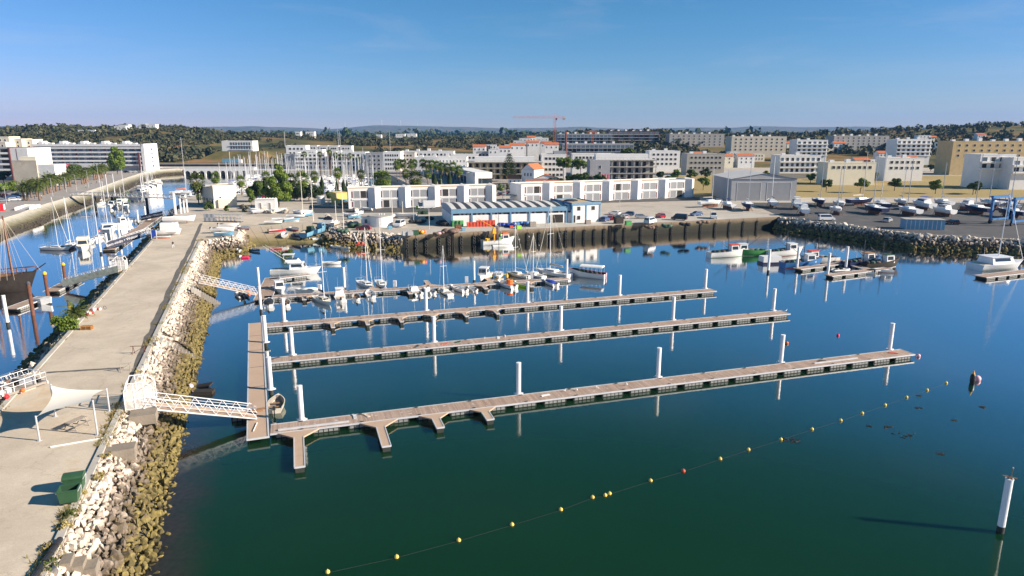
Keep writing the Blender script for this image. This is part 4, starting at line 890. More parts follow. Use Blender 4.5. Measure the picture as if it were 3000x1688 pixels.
for nm, A, n in (('nearest', A1, [(885, 1232), (1512, 1160), (1917, 1112), (2275, 1070), (2592, 1032)]), ('middle', A2, [(858, 1043), (1265, 1003), (1628, 968), (1955, 940), (2250, 915)]), ('third', A3, [(834, 945), (1242, 910), (1535, 888), (1802, 868), (2049, 848)])):
    for i, (x, y) in enumerate(n):
        p = P(x, y); s_ = (p-A).dot(e1); q_ = A+e1*s_+e2*1.5
        pile(q_, '%s white pile from the walkway on the %s long pontoon' % (ORD(i), nm))
for x, y, lb in ((795, 1155, 'right'), (780, 1015, 'middle')):
    p = P(x, y); pile(Vector((p.x, p.y, 0)), 'white pile held to the walkway pontoon by a ring, %s' % ('nearer one' if lb == 'right' else 'farther one'), 4.6)
for x, y, lb in ((765, 915, 'white pile with dark weed beside the far gangway platform'), (760, 850, 'white pile at the back corner of the far gangway platform'), (1010, 850, 'white pile behind the occupied pontoon near its left half'), (1389, 828, 'white pile in the middle of the occupied pontoon'), (1660, 822, 'white pile at the right end of the occupied pontoon')):
    pile(P(x, y), lb, 4.5, .9, False, 'piles of the occupied pontoon')
pr = pile(P(2930, 1560), 'lone white pile topped by a crossed wooden perch at lower right', 4.55, 1.0, False)
mb = MB(); mb.obox((0, 0), .9, .09, 4.62, 4.68, R(-35)); mb.tube((.08, 0, 4.6), (.12, 0, 5.35), .03); mb.box(-.12, -.12, 4.5, .12, .12, 4.64); mb.build('perch', 'timber', pr)
mb = MB(); mb.ball((.12, 0, 5.4), .07, 6, 4); mb.build('perch_knob', 'galvanised', pr)

# gangways
def gangway(label, a, za, b_, zb, w=1.3, hgt=1.1, mt='white_steel', bays=8, banner=None, name='gangway', solid=None):
    a = Vector((a[0], a[1], za)); b_ = Vector((b_[0], b_[1], zb)); d = b_-a; Lh = math.hypot(d.x, d.y)
    root = T(name, label, 'gangway', (a.x, a.y, 0), ang(a, b_), 'gangways')
    def z(x): return za+(zb-za)*x/Lh
    mb = MB(); mb.add([(0, -w/2, z(0)), (Lh, -w/2, z(Lh)), (Lh, w/2, z(Lh)), (0, w/2, z(0)), (0, -w/2, z(0)-.12), (Lh, -w/2, z(Lh)-.12), (Lh, w/2, z(Lh)-.12), (0, w/2, z(0)-.12)], [(0, 1, 2, 3), (7, 6, 5, 4), (0, 4, 5, 1), (1, 5, 6, 2), (2, 6, 7, 3), (3, 7, 4, 0)])
    mb.build('deck', 'deck_plate', root)
    for sg in (-1, 1):
        y = sg*(w/2+.05); mb = MB(); st = Lh/bays
        mb.tube((0, y, z(0)-.08), (Lh, y, z(Lh)-.08), .07); mb.tube((st*.35, y, z(0)+hgt), (Lh-st*.35, y, z(Lh)+hgt), .05)
        mb.tube((0, y, z(0)+hgt*.38), (Lh, y, z(Lh)+hgt*.38), .025); mb.tube((0, y, z(0)+hgt*.68), (Lh, y, z(Lh)+hgt*.68), .025)
        for i in range(bays):
            x0 = i*st; x1 = x0+st/2; x2 = x0+st
            mb.tube((x0, y, z(x0)), (x1, y, z(x1)+hgt), .032); mb.tube((x1, y, z(x1)+hgt), (x2, y, z(x2)), .032)
        mb.build('side_truss', mt, root)
        if banner and sg == banner[0]:
            _, x0, x1, h0, h1, m_ = banner[:6]; x0 *= Lh; x1 *= Lh; yy = y+sg*.08; mb = MB()
            mb.add([(x0, yy, z(x0)+h0), (x1, yy, z(x1)+h0), (x1, yy, z(x1)+h1), (x0, yy, z(x0)+h1)]+[(x0, yy+sg*.03, z(x0)+h0), (x1, yy+sg*.03, z(x1)+h0), (x1, yy+sg*.03, z(x1)+h1), (x0, yy+sg*.03, z(x0)+h1)], [(0, 1, 2, 3), (7, 6, 5, 4), (0, 4, 5, 1), (2, 6, 7, 3), (1, 5, 6, 2), (3, 7, 4, 0)])
            bo = mb.build('banner', m_, root)
            if len(banner) > 6:
                sl_ = math.atan2(zb-za, Lh); xm = (x0+x1)/2
                rz_ = math.pi if sg > 0 else 0
                text(banner[6], banner[7], 'letter_white', bo, (xm, yy+sg*.045, z(xm)+(h0+h1)/2), Euler((R(90), 0 , rz_)).to_matrix().to_euler() if abs(sl_) < 1e-3 else (Matrix.Rotation(-sl_, 3, 'Y') @ Euler((R(90), 0, rz_)).to_matrix()).to_euler())
    return root
ga, gb = P(425, 1192, Q), P(728, 1225, .7)
gangway('near white truss gangway from the gate cage down to the walkway pontoon', ga+Vector((-.2, .3, 0)), Q+.05, gb+Vector((.7, .5, 0)), .78, 1.5, 1.05, bays=8)
fa, fb = P(585, 826, Q), P(752, 862, .7)
gangway('far white truss gangway down to the occupied pontoon', fa, Q+.05, fb, .75, 1.4, 1.1, bays=9)
# gate cage at the head of the near gangway: bent white tubes with mesh panes
def cage(label, p, rz, w, d, h, name='gate_cage', mt='white_steel'):
    root = T(name, label, 'gate', p, rz)
    mb = MB()
    for y in (-w/2, w/2):
        for x in np.linspace(0, d, 4): mb.tube((x, y, 0), (x, y, h*.72), .045)
        mb.tube((0, y, .05), (d, y, .05), .04); mb.tube((0, y, h*.4), (d, y, h*.4), .035); mb.tube((0, y, h*.72), (d*.15, y, h), .045); mb.tube((d*.15, y, h), (d*.7, y, h), .045); mb.tube((d*.7, y, h), (d, y, h*.72), .045)
        mb.tube((d*.33, y, h*.72), (d*.33, y, h), .035); mb.tube((d*.66, y, h*.72), (d*.66, y, h), .035)
    for x, zz in ((0, h*.72), (d*.15, h), (d*.7, h), (d, h*.72)): mb.tube((x, -w/2, zz), (x, w/2, zz), .045)
    mb.build('frame', mt, root)
    m_ = MATS.get('mesh_pane')
    if not m_:
        m_ = bpy.data.materials.new('mesh_pane'); m_.use_nodes = True; t = m_.node_tree; bs = t.nodes['Principled BSDF']; bs.inputs['Base Color'].default_value = (.75, .73, .7, 1); bs.inputs['Alpha'].default_value = .38; MATS['mesh_pane'] = m_
    for y in (-w/2, w/2):
        mb = MB(); mb.box(.05, y-.01, .1, d-.05, y+.01, h*.7); mb.build('mesh_panel', 'mesh_pane', root)
    mb = MB(); mb.box(-.02, -w/2+.1, .1, .02, w/2-.1, h*.7); mb.build('gate_leaf', 'mesh_pane', root)
    return root
cage('white steel gate cage with mesh panels at the head of the near gangway', P(362, 1195, Q)+Vector((.1, .4, 0)), ang(ga, gb)+.05, 2.5, 2.6, 2.7)
mb = MB(); mb.box(-1.4, -1.0, -1.0, .9, 1.0, -.01); o = mb.build('abutment', 'old_concrete', None, loc=P(428, 1205, Q), rz=ang(ga, gb)); tag(o, 'concrete abutment under the head of the near gangway', 'abutment')
# concrete features in the bank: steps and block
def steps(label, p, rz, n=9, w=1.4, ln=4.4, h=Q):
    root = T('stone_steps', label, 'steps', p, rz)
    for i in range(n):
        mb = MB(); x0 = i*ln/n; z = -(i+.3)*h/n; mb.box(x0, -w/2, z-.9, x0+ln/n+.02, w/2, z-.002*i); mb.build('step', 'timber_grey' if i > 3 else 'concrete', root)
    return root
nr = ang((0, 0), (.937, .349))
steps('weedy concrete steps through the boulders above the gate cage', P(468, 992, Q), nr, 12, 1.6)
steps('narrow concrete steps below the far gangway', P(560, 840, Q), nr, 12, 1.3)
mb = MB(); mb.prism([(0, -.8), (2.2, -.7), (2.25, .75), (0, .85)], -1.1, .02); o = mb.build('concrete_block', 'old_concrete', None, loc=P(310, 1317, Q+.0), rz=nr+R(3)); tag(o, 'big flat concrete block set into the boulders below the shade sail', 'block')
root = T('concrete_landing', 'stepped concrete landing in the boulders near the bottom edge', 'steps', P(178, 1640, Q), nr)
for i in range(3): mb = MB(); mb.box(i*.65, -.6, -1.-.3*i, i*.65+.65-.01, .6, .02-.36*i); mb.build('step', 'old_concrete', root)

# buoys
mb = MB(); mb.ball((0, 0, .06), .17, 10, 6); mb.tube((0, 0, .2), (0, 0, .28), .03); BUO = mb.mesh('float_ball', 'buoy_yellow', True)
BX = [(960, 1678), (1162, 1634), (1344, 1585), (1500, 1539), (1643, 1495), (1736, 1459), (1773, 1453), (1786, 1448), (1906, 1410), (2002, 1382), (2110, 1346), (2193, 1319), (2288, 1289), (2379, 1259), (2463, 1233), (2526, 1212), (2593, 1188), (2656, 1165), (2716, 1144), (2772, 1123)]
mb = MB(); mb.ball((0, 0, .06), .19, 10, 6); mb.tube((0, 0, .2), (0, 0, .3), .03); BUR = mb.mesh('float_ball', 'orange_red', True)
for i, (x, y) in enumerate(BX):
    o = link('marker_buoy', BUR if i == 9 else BUO, None, P(x, y)); tag(o, 'the only red buoy on the line of yellow buoys' if i == 9 else '%s small yellow buoy of the floating line, counted from the bottom edge' % ORD(i), 'buoy', 'buoys of the floating line')
mb = MB(); pp = [P(x, y, .01) for x, y in BX]; mb.path([q-Vector((0, 0, .012)) for q in pp], .014, 4); o = mb.build('buoy_rope', 'rope_dark'); tag(o, 'dark floating rope linking the small yellow buoys', 'rope')
def buoy(x, y, r, mt, label, cone=False):
    t_ = T('mooring_buoy', label, 'buoy', P(x, y)); mb = MB()
    if cone: mb.lathe((0, 0, 0), [(.05, -.3), (r*.8, -.1), (r, .3), (r, .9), (r*.6, 1.15), (.05, 1.2)], 10); mb.build('body', mt, t_, True); mb = MB(); mb.lathe((0, 0, 1.05), [(r*.7, 0), (r*.35, .3), (.03, .55)], 8); mb.build('top_mark', 'crane_yellow', t_)
    else: mb.ball((0, 0, r*.45), r, 12, 8); mb.build('body', mt, t_, True); mb = MB(); mb.torus((0, 0, r*1.5), .08, .025, (1, 0, 0)); mb.build('eye', 'dark_steel', t_)
buoy(2305, 1007, .24, 'orange', 'orange buoy beyond the end pile of the nearest pontoon'); buoy(2455, 984, .22, 'magenta', 'small magenta buoy floating alone beyond the middle pontoon'); buoy(2690, 1045, .28, 'pink', 'pale pink buoy off the tip of the nearest pontoon')
buoy(2848, 1122, .3, 'black_plastic', 'black spar buoy with yellow top at right', True); buoy(2862, 1114, .44, 'pink', 'big pink ball buoy next to the black spar buoy'); buoy(557, 1138, .42, 'pink', 'pale pink ball buoy beside the sunken crates'); buoy(1164, 755, .45, 'black_plastic', 'black ball buoy floating off the round white building'); buoy(726, 860, .5, 'orange', 'orange ball fender beside the grey inflatable')
o = MB().obox((0, 0), 2.2, 1.1, -.2, .35).build('crate_float', 'timber_dark', None, loc=P(598, 1152), rz=.1); tag(o, 'sunken brown crate with flat lid near the gangway, front one', 'crate')
mb = MB(); mb.add([(-1, -.5, -.1), (1, -.5, .3), (1, .5, .55), (-1, .5, .1), (-1, -.5, -.3), (1, -.5, .1), (1, .5, .35), (-1, .5, -.1)], [(0, 1, 2, 3), (7, 6, 5, 4), (0, 4, 5, 1), (1, 5, 6, 2), (2, 6, 7, 3), (3, 7, 4, 0)]); o = mb.build('crate_float', 'timber_dark', None, loc=P(596, 1134), rz=-.2); tag(o, 'sunken brown crate tilted upwards near the gangway, back one', 'crate')
o = MB().obox((0, 0), .9, .5, .0, .03).build('plastic_sheet', 'sky_blue', None, loc=P(543, 1212), rz=.5); tag(o, 'pale blue plastic sheet floating below the near gangway', 'litter')
r = random.Random(3)
for i, (x, y, w_, lb) in enumerate([(2316, 1291, 1.1, 'dark seaweed clump beside the yellow buoy line'), (2604, 1252, .6, 'small dark seaweed clump at right'), (2648, 1275, 1.3, 'long dark seaweed raft at right'), (2754, 1330, .5, 'seaweed scrap right of the long raft'), (2880, 1193, .5, 'seaweed scrap near the right edge'), (2695, 1160, .4, 'tiny seaweed scrap above the buoy line'), (2690, 1195, .4, 'seaweed scrap below the upper buoys'), (2798, 1232, .3, 'tiny seaweed scrap in the open water at right'), (2545, 1248, .3, 'tiny seaweed scrap left of the small clump')]):
    mb = MB()
    for k in range(14):
        a = r.uniform(0, 6.28); mb.obox((r.gauss(0, w_*.4), r.gauss(0, w_*.22)), r.uniform(.15, .45), r.uniform(.06, .16), -.05, r.uniform(.02, .06), a)
    o = mb.build('seaweed_clump', 'seaweed', None, loc=P(x, y)); tag(o, lb, 'seaweed', 'floating seaweed')
# gear lying on the pontoons
mb = MB(); mb.obox((0, 0), 1.5, .6, 0, .06); mb.obox((.8, .2), .7, .4, .01, .09, .4); HEAP = mb
for i, (x, y, m_, lb) in enumerate([(1300, 1008, 'orange_red', 'red net bundle on the middle pontoon'), (1340, 1003, 'green_plastic', 'small green net on the middle pontoon'), (1220, 1016, 'dark_steel', 'dark metal fitting lying on the middle pontoon'), (1460, 991, 'cloth_white', 'white rag lying on the middle pontoon'), (1040, 1222, 'alu_edge', 'grey aluminium section lying on the nearest pontoon'), (1075, 1218, 'canvas', 'tan rope coil lying on the nearest pontoon'), (2620, 1035, 'orange_red', 'reddish rope heap at the tip of the nearest pontoon'), (2410, 1058, 'timber_dark', 'dark plank piece on the outer half of the nearest pontoon'), (1600, 1158, 'cloth_white', 'white bits scattered midway on the nearest pontoon'), (810, 1049, 'dark_steel', 'dark bracket at the inner end of the middle pontoon')]):
    o = HEAP.build('deck_gear', m_, None, loc=P(x, y, .605), rz=.3+i*.4); o.scale = (.6, .6, 1); tag(o, lb, 'gear')
mb = MB(); mb.box(0, -.09, 0, 7, .09, .16); 
for (x, y, x2, lb) in ((815, 1262, 10, 'long aluminium beam lying along the inner end of the nearest pontoon'), (2385, 1066, 6, 'pale beam lying along the outer half of the nearest pontoon')):
    o = mb.build('beam', 'alu_edge', None, loc=P(x, y, .605), rz=R(17.6)); tag(o, lb, 'beam')
# gulls
mb = MB(); mb.lathe((0, 0, .16), [(.02, -.1), (.09, -.03), (.08, .05), (.02, .1)], 7); mb.tube((.02, 0, .22), (.1, 0, .34), .05, .03); mb.ball((.11, 0, .36), .055, 6, 4); mb.tube((-.05, 0, .18), (-.25, 0, .14), .06, .02); GULL = mb.mesh('gull', 'gull_white', True)
for i, (x, y, lb) in enumerate([(1480, 988, 'gull standing on the middle pontoon, left one'), (1420, 994, 'gull standing on the middle pontoon near the red bundle'), (2303, 913, 'gull on the tip of the middle pontoon'), (1655, 1148, 'gull on the nearest pontoon before the second pile gap'), (1690, 1146, 'gull on the nearest pontoon, right of another gull'), (1748, 1139, 'lone gull on the nearest pontoon at mid length'), (1836, 1130, 'gull on the nearest pontoon left of its third pile')]):
    o = link('gull', GULL, None, P(x, y, .6), x*.3); tag(o, lb, 'bird', 'gulls')
# ================================================================== boats (bow towards +X)
def hull_rings(L_, B, F, sheer=.35, tr=.82, rake=.10, draft=.3, n=11, full=2.3):
    rr = []
    for i in range(n):
        t_ = i/(n-1); w = (tr+(1-tr)*sm(t_/.4)) if t_ < .45 else 1-((t_-.45)/.55)**full
        hb = max(B/2*w, .015); zt = F*(1+sheer*t_*t_)
        def X(z): return -L_/2+L_*(1-rake)*t_+L_*rake*t_**4*max(0, (z+draft)/(zt+draft))
        rr.append([(X(zt), hb, zt), (X(zt*.5), hb*(.95-.12*t_), zt*.5), (X(.08), hb*(.86-.28*t_), .08), (X(-.1), hb*(.7-.3*t_), -.12), (X(-draft), hb*.1, -draft)])
    return rr
def hull(root, L_, B, F, mats=('gelcoat', 'gelcoat'), sheer=.35, tr=.82, rake=.1, deck='gelcoat', opened=False, floor=None, n=11, full=2.3, stripe=None):
    rr = hull_rings(L_, B, F, sheer, tr, rake, n=n, full=full); mb = MB(); k = 5
    for sg in (1, -1):
        vs = [(p[0], p[1]*sg, p[2]) for r_ in rr for p in r_]; fs = []; ms = []
        for i in range(len(rr)-1):
            for j in range(k-1):
                q = (i*k+j, (i+1)*k+j, (i+1)*k+j+1, i*k+j+1); fs.append(q if sg < 0 else q[::-1]); ms.append(0 if j < 2 else 1)
        b0 = len(mb.v); mb.v += vs
        for f, m_ in zip(fs, ms): mb.f.append(tuple(a+b0 for a in f)); mb.m.append(m_)
    r0 = rr[0]; ring = [p for p in r0]+[(p[0], -p[1], p[2]) for p in r0[::-1]]
    mb.add(ring, [tuple(range(len(ring)))], 0)
    ho = mb.build('hull', list(mats), root, True)
    for p_ in ho.data.polygons: pass
    mb = MB()
    if not opened:
        a = [(r_[0][0], r_[0][1]*.97, r_[0][2]-.04) for r_ in rr]
        for i in range(len(a)-1): p, q = a[i], a[i+1]; mb.add([p, q, (q[0], -q[1], q[2]), (p[0], -p[1], p[2])], [(3, 2, 1, 0)])
        mb.build('deck', deck, root)
    else:
        zf = F*.25 if floor is None else floor; m2 = MB(); IN = []
        for i, r_ in enumerate(rr[:-1]):
            o_ = r_[0]; x = o_[0]+(.05 if i == 0 else 0); wi = max(o_[1]-max(.05, B*.05), .01); IN.append(((x, wi, o_[2]+.0), (x, wi*.85, zf+max(0, o_[2]-F)*.6)))
        tip = rr[-1][0]
        for sg in (1, -1):
            for i in range(len(IN)-1):
                a, b_ = IN[i], IN[i+1]; oa, ob = rr[i][0], rr[i+1][0]; S_ = lambda p: (p[0], p[1]*sg, p[2])
                q = (0, 1, 2, 3) if sg > 0 else (3, 2, 1, 0)
                mb.add([S_(a[0]), S_(b_[0]), S_(b_[1]), S_(a[1])], [q])
                m2.add([(oa[0], oa[1]*sg, oa[2]+.02), (ob[0], ob[1]*sg, ob[2]+.02), (b_[0][0], b_[0][1]*sg, b_[0][2]+.02), (a[0][0], a[0][1]*sg, a[0][2]+.02)], [q[::-1]])
        for i in range(len(IN)-1): a, b_ = IN[i][1], IN[i+1][1]; mb.add([a, b_, (b_[0], -b_[1], b_[2]), (a[0], -a[1], a[2])], [(3, 2, 1, 0)])
        a = IN[-1]; oa = rr[-2][0]; m2.add([(oa[0], oa[1], oa[2]+.02), (tip[0], 0, tip[2]+.02), (oa[0], -oa[1], oa[2]+.02)], [(2, 1, 0)])
        mb.add([a[0], a[1], (a[1][0], -a[1][1], a[1][2]), (a[0][0], -a[0][1], a[0][2])], [(0, 1, 2, 3)])
        mb.build('interior', deck, root); m2.build('gunwale', stripe or mats[0], root)
    return rr
def cabin(root, x0, x1, w0, w1, z0, z1, fs=.5, bs=.1, mt='gelcoat', win='glass', front=True, name='cabin', side=True):
    mb = MB(); mb.frus((x0, -w0/2, x1, w0/2, z0), (x0+bs, -w1/2, x1-fs, w1/2, z1)); c = mb.build(name, mt, root)
    def quad(fr0, fr1, zz0, zz1, kind):
        mb = MB()
        def pt(u, v, off):
            xa, xb = x0+bs*v, x1-fs*v; w = (w0+(w1-w0)*v)/2
            if kind == 'f': return (xb+off, -w+2*w*u, z0+(z1-z0)*v)
            sg = 1 if kind == 'l' else -1; return (xa+(xb-xa)*u, sg*(w+off), z0+(z1-z0)*v)
        a = [pt(fr0, zz0, .012), pt(fr1, zz0, .012), pt(fr1, zz1, .012), pt(fr0, zz1, .012)]; b_ = [pt(fr0, zz0, -.02), pt(fr1, zz0, -.02), pt(fr1, zz1, -.02), pt(fr0, zz1, -.02)]
        mb.add(a+b_, [(0, 1, 2, 3), (0, 4, 5, 1), (2, 6, 7, 3), (1, 5, 6, 2), (3, 7, 4, 0)]); return mb
    if front: quad(.08, .92, .35, .9, 'f').build('windscreen', win, c)
    if side:
        quad(.1, .85, .4, .85, 'l').build('side_window', win, c); quad(.1, .85, .4, .85, 'r').build('side_window', win, c)
    return c
def outboard(root, x, z, s=1., mt='black_plastic'):
    mb = MB(); mb.frus((x-.42*s, -.17*s, x-.02*s, .17*s, z), (x-.36*s, -.14*s, x-.06*s, .14*s, z+.42*s)); mb.box(x-.28*s, -.06*s, z-.7*s, x-.12*s, .06*s, z); mb.build('outboard_motor', mt, root)
def rail(root, pts, h, mt='galvanised', name='guard_rail', r=.018, every=1):
    mb = MB(); top = [(p[0], p[1], p[2]+h) for p in pts]; mb.path(top, r, 4)
    for p, q in list(zip(pts, top))[::every]: mb.tube(p, q, r, n=4)
    mb.build(name, mt, root)
def sailboat(label, loc, rz, L_=8., mast=10.5, hullm=('gelcoat', 'navy'), cover='sail_cloth', B=None, deck='gelcoat', mastm='white_steel', detail=True, group=None, furl=None, name='sailing_yacht', F=None):
    B = B or L_*.33; F = F or .09*L_; t_ = T(name, label, 'sailboat', loc, rz, group)
    rr = hull(t_, L_, B, F, hullm, .25, .72, .12, deck)
    cabin(t_, -L_*.12, L_*.24, B*.62, B*.5, F*1.02, F*1.02+.42, .5, .05, deck)
    mb = MB(); mb.box(-L_*.38, -B*.24, F*.75, -L_*.13, B*.24, F*1.0+.02); mb.build('cockpit', 'timber_grey' if detail else 'canvas', t_)
    mx_ = L_*.08; mb = MB(); mb.tube((mx_, 0, F), (mx_, 0, F+mast), .085, .055, 6); mo = mb.build('mast', mastm, t_)
    mb = MB(); zz = F+mast*.55; mb.tube((mx_-.05, -B*.36, zz), (mx_-.05, B*.36, zz), .035, n=4); mb.build('spreader', mastm, mo)
    mb = MB(); mb.tube((mx_-.05, 0, F+1.25), (mx_-L_*.38, 0, F+1.2), .06); bo = mb.build('boom', mastm, t_)
    if cover: mb = MB(); mb.loft([[(mx_-.1-(L_*.36)*f, .14*math.cos(a)*(1.2-.6*f), F+1.42+.17*math.sin(a)*(1.5-.8*f)) for a in [i*6.283/7 for i in range(7)]] for f in (0, .3, .7, 1)]); mb.build('sail_cover', cover, bo, True)
    mb = MB(); top = (mx_, 0, F+mast*.98); bow = (L_*.49, 0, F*1.2); mb.tube(top, (-L_*.49, 0, F), .012, n=3)
    mb.tube(top, bow, .05 if furl else .014, n=5)
    for sg in (-1, 1): mb.path([top, (mx_-.05, sg*B*.36, zz), (mx_-.1, sg*B*.47, F)], .012, 3)
    mb.build('rigging', furl or 'galvanised', t_)
    if detail:
        bp_ = [rr[i][0] for i in (6, 8, 9)]; tip = rr[10][0]
        rail(t_, [p for p in bp_]+[(tip[0]-.05, 0, tip[2])]+[(p[0], -p[1], p[2]) for p in bp_[::-1]], .55, name='pulpit')
        sp = [rr[i][0] for i in (2, 1, 0)]; rail(t_, sp+[(p[0], -p[1], p[2]) for p in sp[::-1]], .55, name='pushpit')
    return t_
def dinghy(label, loc, rz, L_=4., B=1.6, F=.5, mats=('gelcoat', 'gelcoat'), inner='gelcoat', motor=True, seats=2, group=None, stripe=None, console=False, cov=None, name='open_boat', sheer=.4, full=2.3):
    t_ = T(name, label, 'boat', loc, rz, group); hull(t_, L_, B, F, mats, sheer, .85, .08, inner, True, stripe=stripe, full=full)
    for i in range(seats): mb = MB(); x = -L_*.28+i*L_*.28; mb.box(x, -B*.42, F*.62, x+.28, B*.42, F*.7); mb.build('seat', 'timber' if inner != 'gelcoat' else 'canvas', t_)
    if console: mb = MB(); mb.frus((-.1, -.3, .5, .3, F*.3), (0, -.25, .35, .25, F*.3+.95)); c = mb.build('console', 'gelcoat', t_); mb = MB(); mb.add([(.42, -.28, F*.3+.95), (.42, .28, F*.3+.95), (.2, .24, F*.3+1.3), (.2, -.24, F*.3+1.3)], [(0, 1, 2, 3)]); mb.build('windscreen', 'glass', c)
    if cov: mb = MB(); mb.loft([[(x, w*math.cos(a), F+.02+hh*math.sin(a)) for a in [i*math.pi/6 for i in range(7)]] for x, w, hh in ((-L_*.42, B*.38, .12), (-L_*.2, B*.42, .35), (L_*.1, B*.38, .3), (L_*.32, B*.2, .12))], caps=True); mb.build('cover', cov, t_, True)
    if motor: outboard(t_, -L_/2, F*.9, .9)
    return t_
def cruiser(label, loc, rz, L_=6., B=2.3, F=.75, mats=('gelcoat', 'gelcoat'), cab=(.0, .32), ch=1.25, roof=True, motor=2, group=None, win='glass', hard='gelcoat', antenna=True, name='motor_boat'):
    t_ = T(name, label, 'motorboat', loc, rz, group); rr = hull(t_, L_, B, F, mats, .35, .85, .12)
    c = cabin(t_, L_*cab[0], L_*cab[1], B*.78, B*.62, F*1.02, F+ch, .55, .1, hard, win)
    if roof: mb = MB(); mb.box(L_*cab[0]-.35, -B*.36, F+ch+.003, L_*cab[1]-.5, B*.36, F+ch+.09); mb.build('roof', hard, t_)
    mb = MB(); mb.box(-L_*.44, -B*.34, F*.8, L_*cab[0]-.05, B*.34, F*1.02); mb.build('cockpit', 'canvas', t_)
    for i in range(motor): outboard(t_, -L_/2+.02, F*.8, 1.1) if motor == 1 else None
    if motor == 2:
        for sg in (-.35, .35):
            mb = MB(); x = -L_/2; mb.frus((x-.45, sg-.18, x-.02, sg+.18, F*.7), (x-.38, sg-.15, x-.06, sg+.15, F*.7+.5)); mb.box(x-.3, sg-.06, F*.7-.7, x-.12, sg+.06, F*.7); mb.build('outboard_motor', 'black_plastic', t_)
    bp_ = [rr[i][0] for i in (5, 7, 8, 9)]; tip = rr[10][0]; rail(t_, bp_+[(tip[0]-.05, 0, tip[2])]+[(p[0], -p[1], p[2]) for p in bp_[::-1]], .5)
    if antenna: mb = MB(); mb.tube((L_*cab[0], .3, F+ch), (L_*cab[0]-.5, .3, F+ch+2.2), .02, .01, 4); mb.build('antenna', 'white_steel', t_)
    return t_
def rib(label, loc, rz, L_=4.5, B=1.9, tube='grey_steel', group=None):
    t_ = T('inflatable_boat', label, 'boat', loc, rz, group); mb = MB(); rings = []; pts = []
    for f in np.linspace(0, 1, 15):
        if f < .35: p = (-L_/2+f/.35*L_*.62, B/2-.2)
        elif f > .65: p = (-L_/2+(1-f)/.35*L_*.62, -B/2+.2)
        else: a = (f-.35)/.3*math.pi; p = (L_*.12+L_*.33*math.sin(a), (B/2-.2)*math.cos(a))
        pts.append((p[0], p[1], .3+.15*max(0, p[0])/L_))
    for i, p in enumerate(pts):
        q = Vector(pts[min(i+1, 14)])-Vector(pts[max(i-1, 0)]); q.normalize(); s_ = Vector((q.y, -q.x, 0)); rings.append([Vector(p)+s_*(.22*math.cos(a))+Vector((0, 0, .22*math.sin(a))) for a in [k*6.283/8 for k in range(8)]])
    mb.loft(rings); mb.build('tube', tube, t_, True)
    mb = MB(); mb.prism([(-L_/2+.1, -B/2+.2), (L_*.15, -B/2+.25), (L_*.4, 0), (L_*.15, B/2-.25), (-L_/2+.1, B/2-.2)], -.1, .2); mb.build('floor', 'black_plastic', t_)
    mb = MB(); mb.box(-.2, -.3, .2, .35, .3, .95); mb.build('console', 'black_plastic', t_); mb = MB(); mb.box(-.9, -.35, .2, -.5, .35, .6); mb.build('seat', 'canvas', t_); outboard(t_, -L_/2+.1, .5, 1.1); return t_
def BP(x, y): return P(x, y)
S = R(17.6); UP = S+R(90); DN = S-R(90)
# --- occupied pontoon, near side
dinghy('white speedboat under a black cockpit cover, stern to camera', BP(788, 893), UP, 4.6, 1.9, .6, ('gelcoat', 'gelcoat'), 'black_plastic', cov='black_plastic')
dinghy('small white boat crammed with gear beside the covered speedboat', BP(838, 893), UP, 4., 1.6, .55, ('gelcoat', 'gelcoat'), 'canvas')
sailboat('cream sloop with bow to the camera on the occupied pontoon, left of the cabin boats', BP(947, 886), DN+.35, 6.8, 9.2, ('gelcoat', 'gelcoat'), 'black_plastic', deck='cream_gelcoat')
cruiser('white cabin boat with big windscreen moored stern out between sloop and dinghy', BP(996, 877), UP, 5., 2.1, .7, cab=(-.05, .28), ch=1.35, motor=1)
dinghy('small white rowing boat with motor left of the yellow-sided boat', BP(1043, 875), UP, 3.8, 1.5, .5, inner='timber_grey')
dinghy('white open boat with yellow lower hull', BP(1085, 868), UP, 4.8, 1.9, .62, ('gelcoat', 'yellow'), seats=3)
cruiser('low white speedboat with grey covers at the middle of the occupied pontoon', BP(1213, 860), UP+.25, 5., 2., .6, cab=(-.1, .2), ch=.75, roof=False, motor=1)
dinghy('small white boat carrying a red fuel tank', BP(1256, 858), UP+.3, 3.8, 1.6, .55, inner='cloth_white', console=True)
sailboat('white day sailer with dark cabin opening, near side of the occupied pontoon', BP(1303, 860), UP+.2, 5.6, 8.6, ('gelcoat', 'timber_dark'), None, deck='cream_gelcoat')
dinghy('white open fishing skiff with brown waterline right of the day sailer', BP(1341, 851), UP+.4, 5., 1.9, .62, ('gelcoat', 'timber'), seats=3)
dinghy('tiny white tender right of the brown-lined skiff', BP(1382, 850), UP+.2, 3.3, 1.4, .45, inner='cloth_white', seats=1)
gb_ = dinghy('green-bottomed white boat piled with orange buoys', BP(1482, 840), UP+.35, 5.6, 2.2, .75, ('gelcoat', 'green_paint'), 'gelcoat', seats=1, console=True)
for k, z in enumerate((.8, 1.1, 1.4)): mb = MB(); mb.torus((-1.0, -.2, z), .5, .2, (0, 0, 1), 10, 5); mb.build('ring_buoy', 'orange', gb_)
dinghy('lime green open boat beside the boat with orange buoys', BP(1527, 838), UP+.45, 4.4, 1.7, .55, ('lime', 'lime'), 'gelcoat', stripe='gelcoat')
dinghy('navy and white boat with a bright blue cover', BP(1611, 834), UP+.2, 4.6, 1.9, .65, ('gelcoat', 'navy'), 'cloth_white', cov='royal_blue')
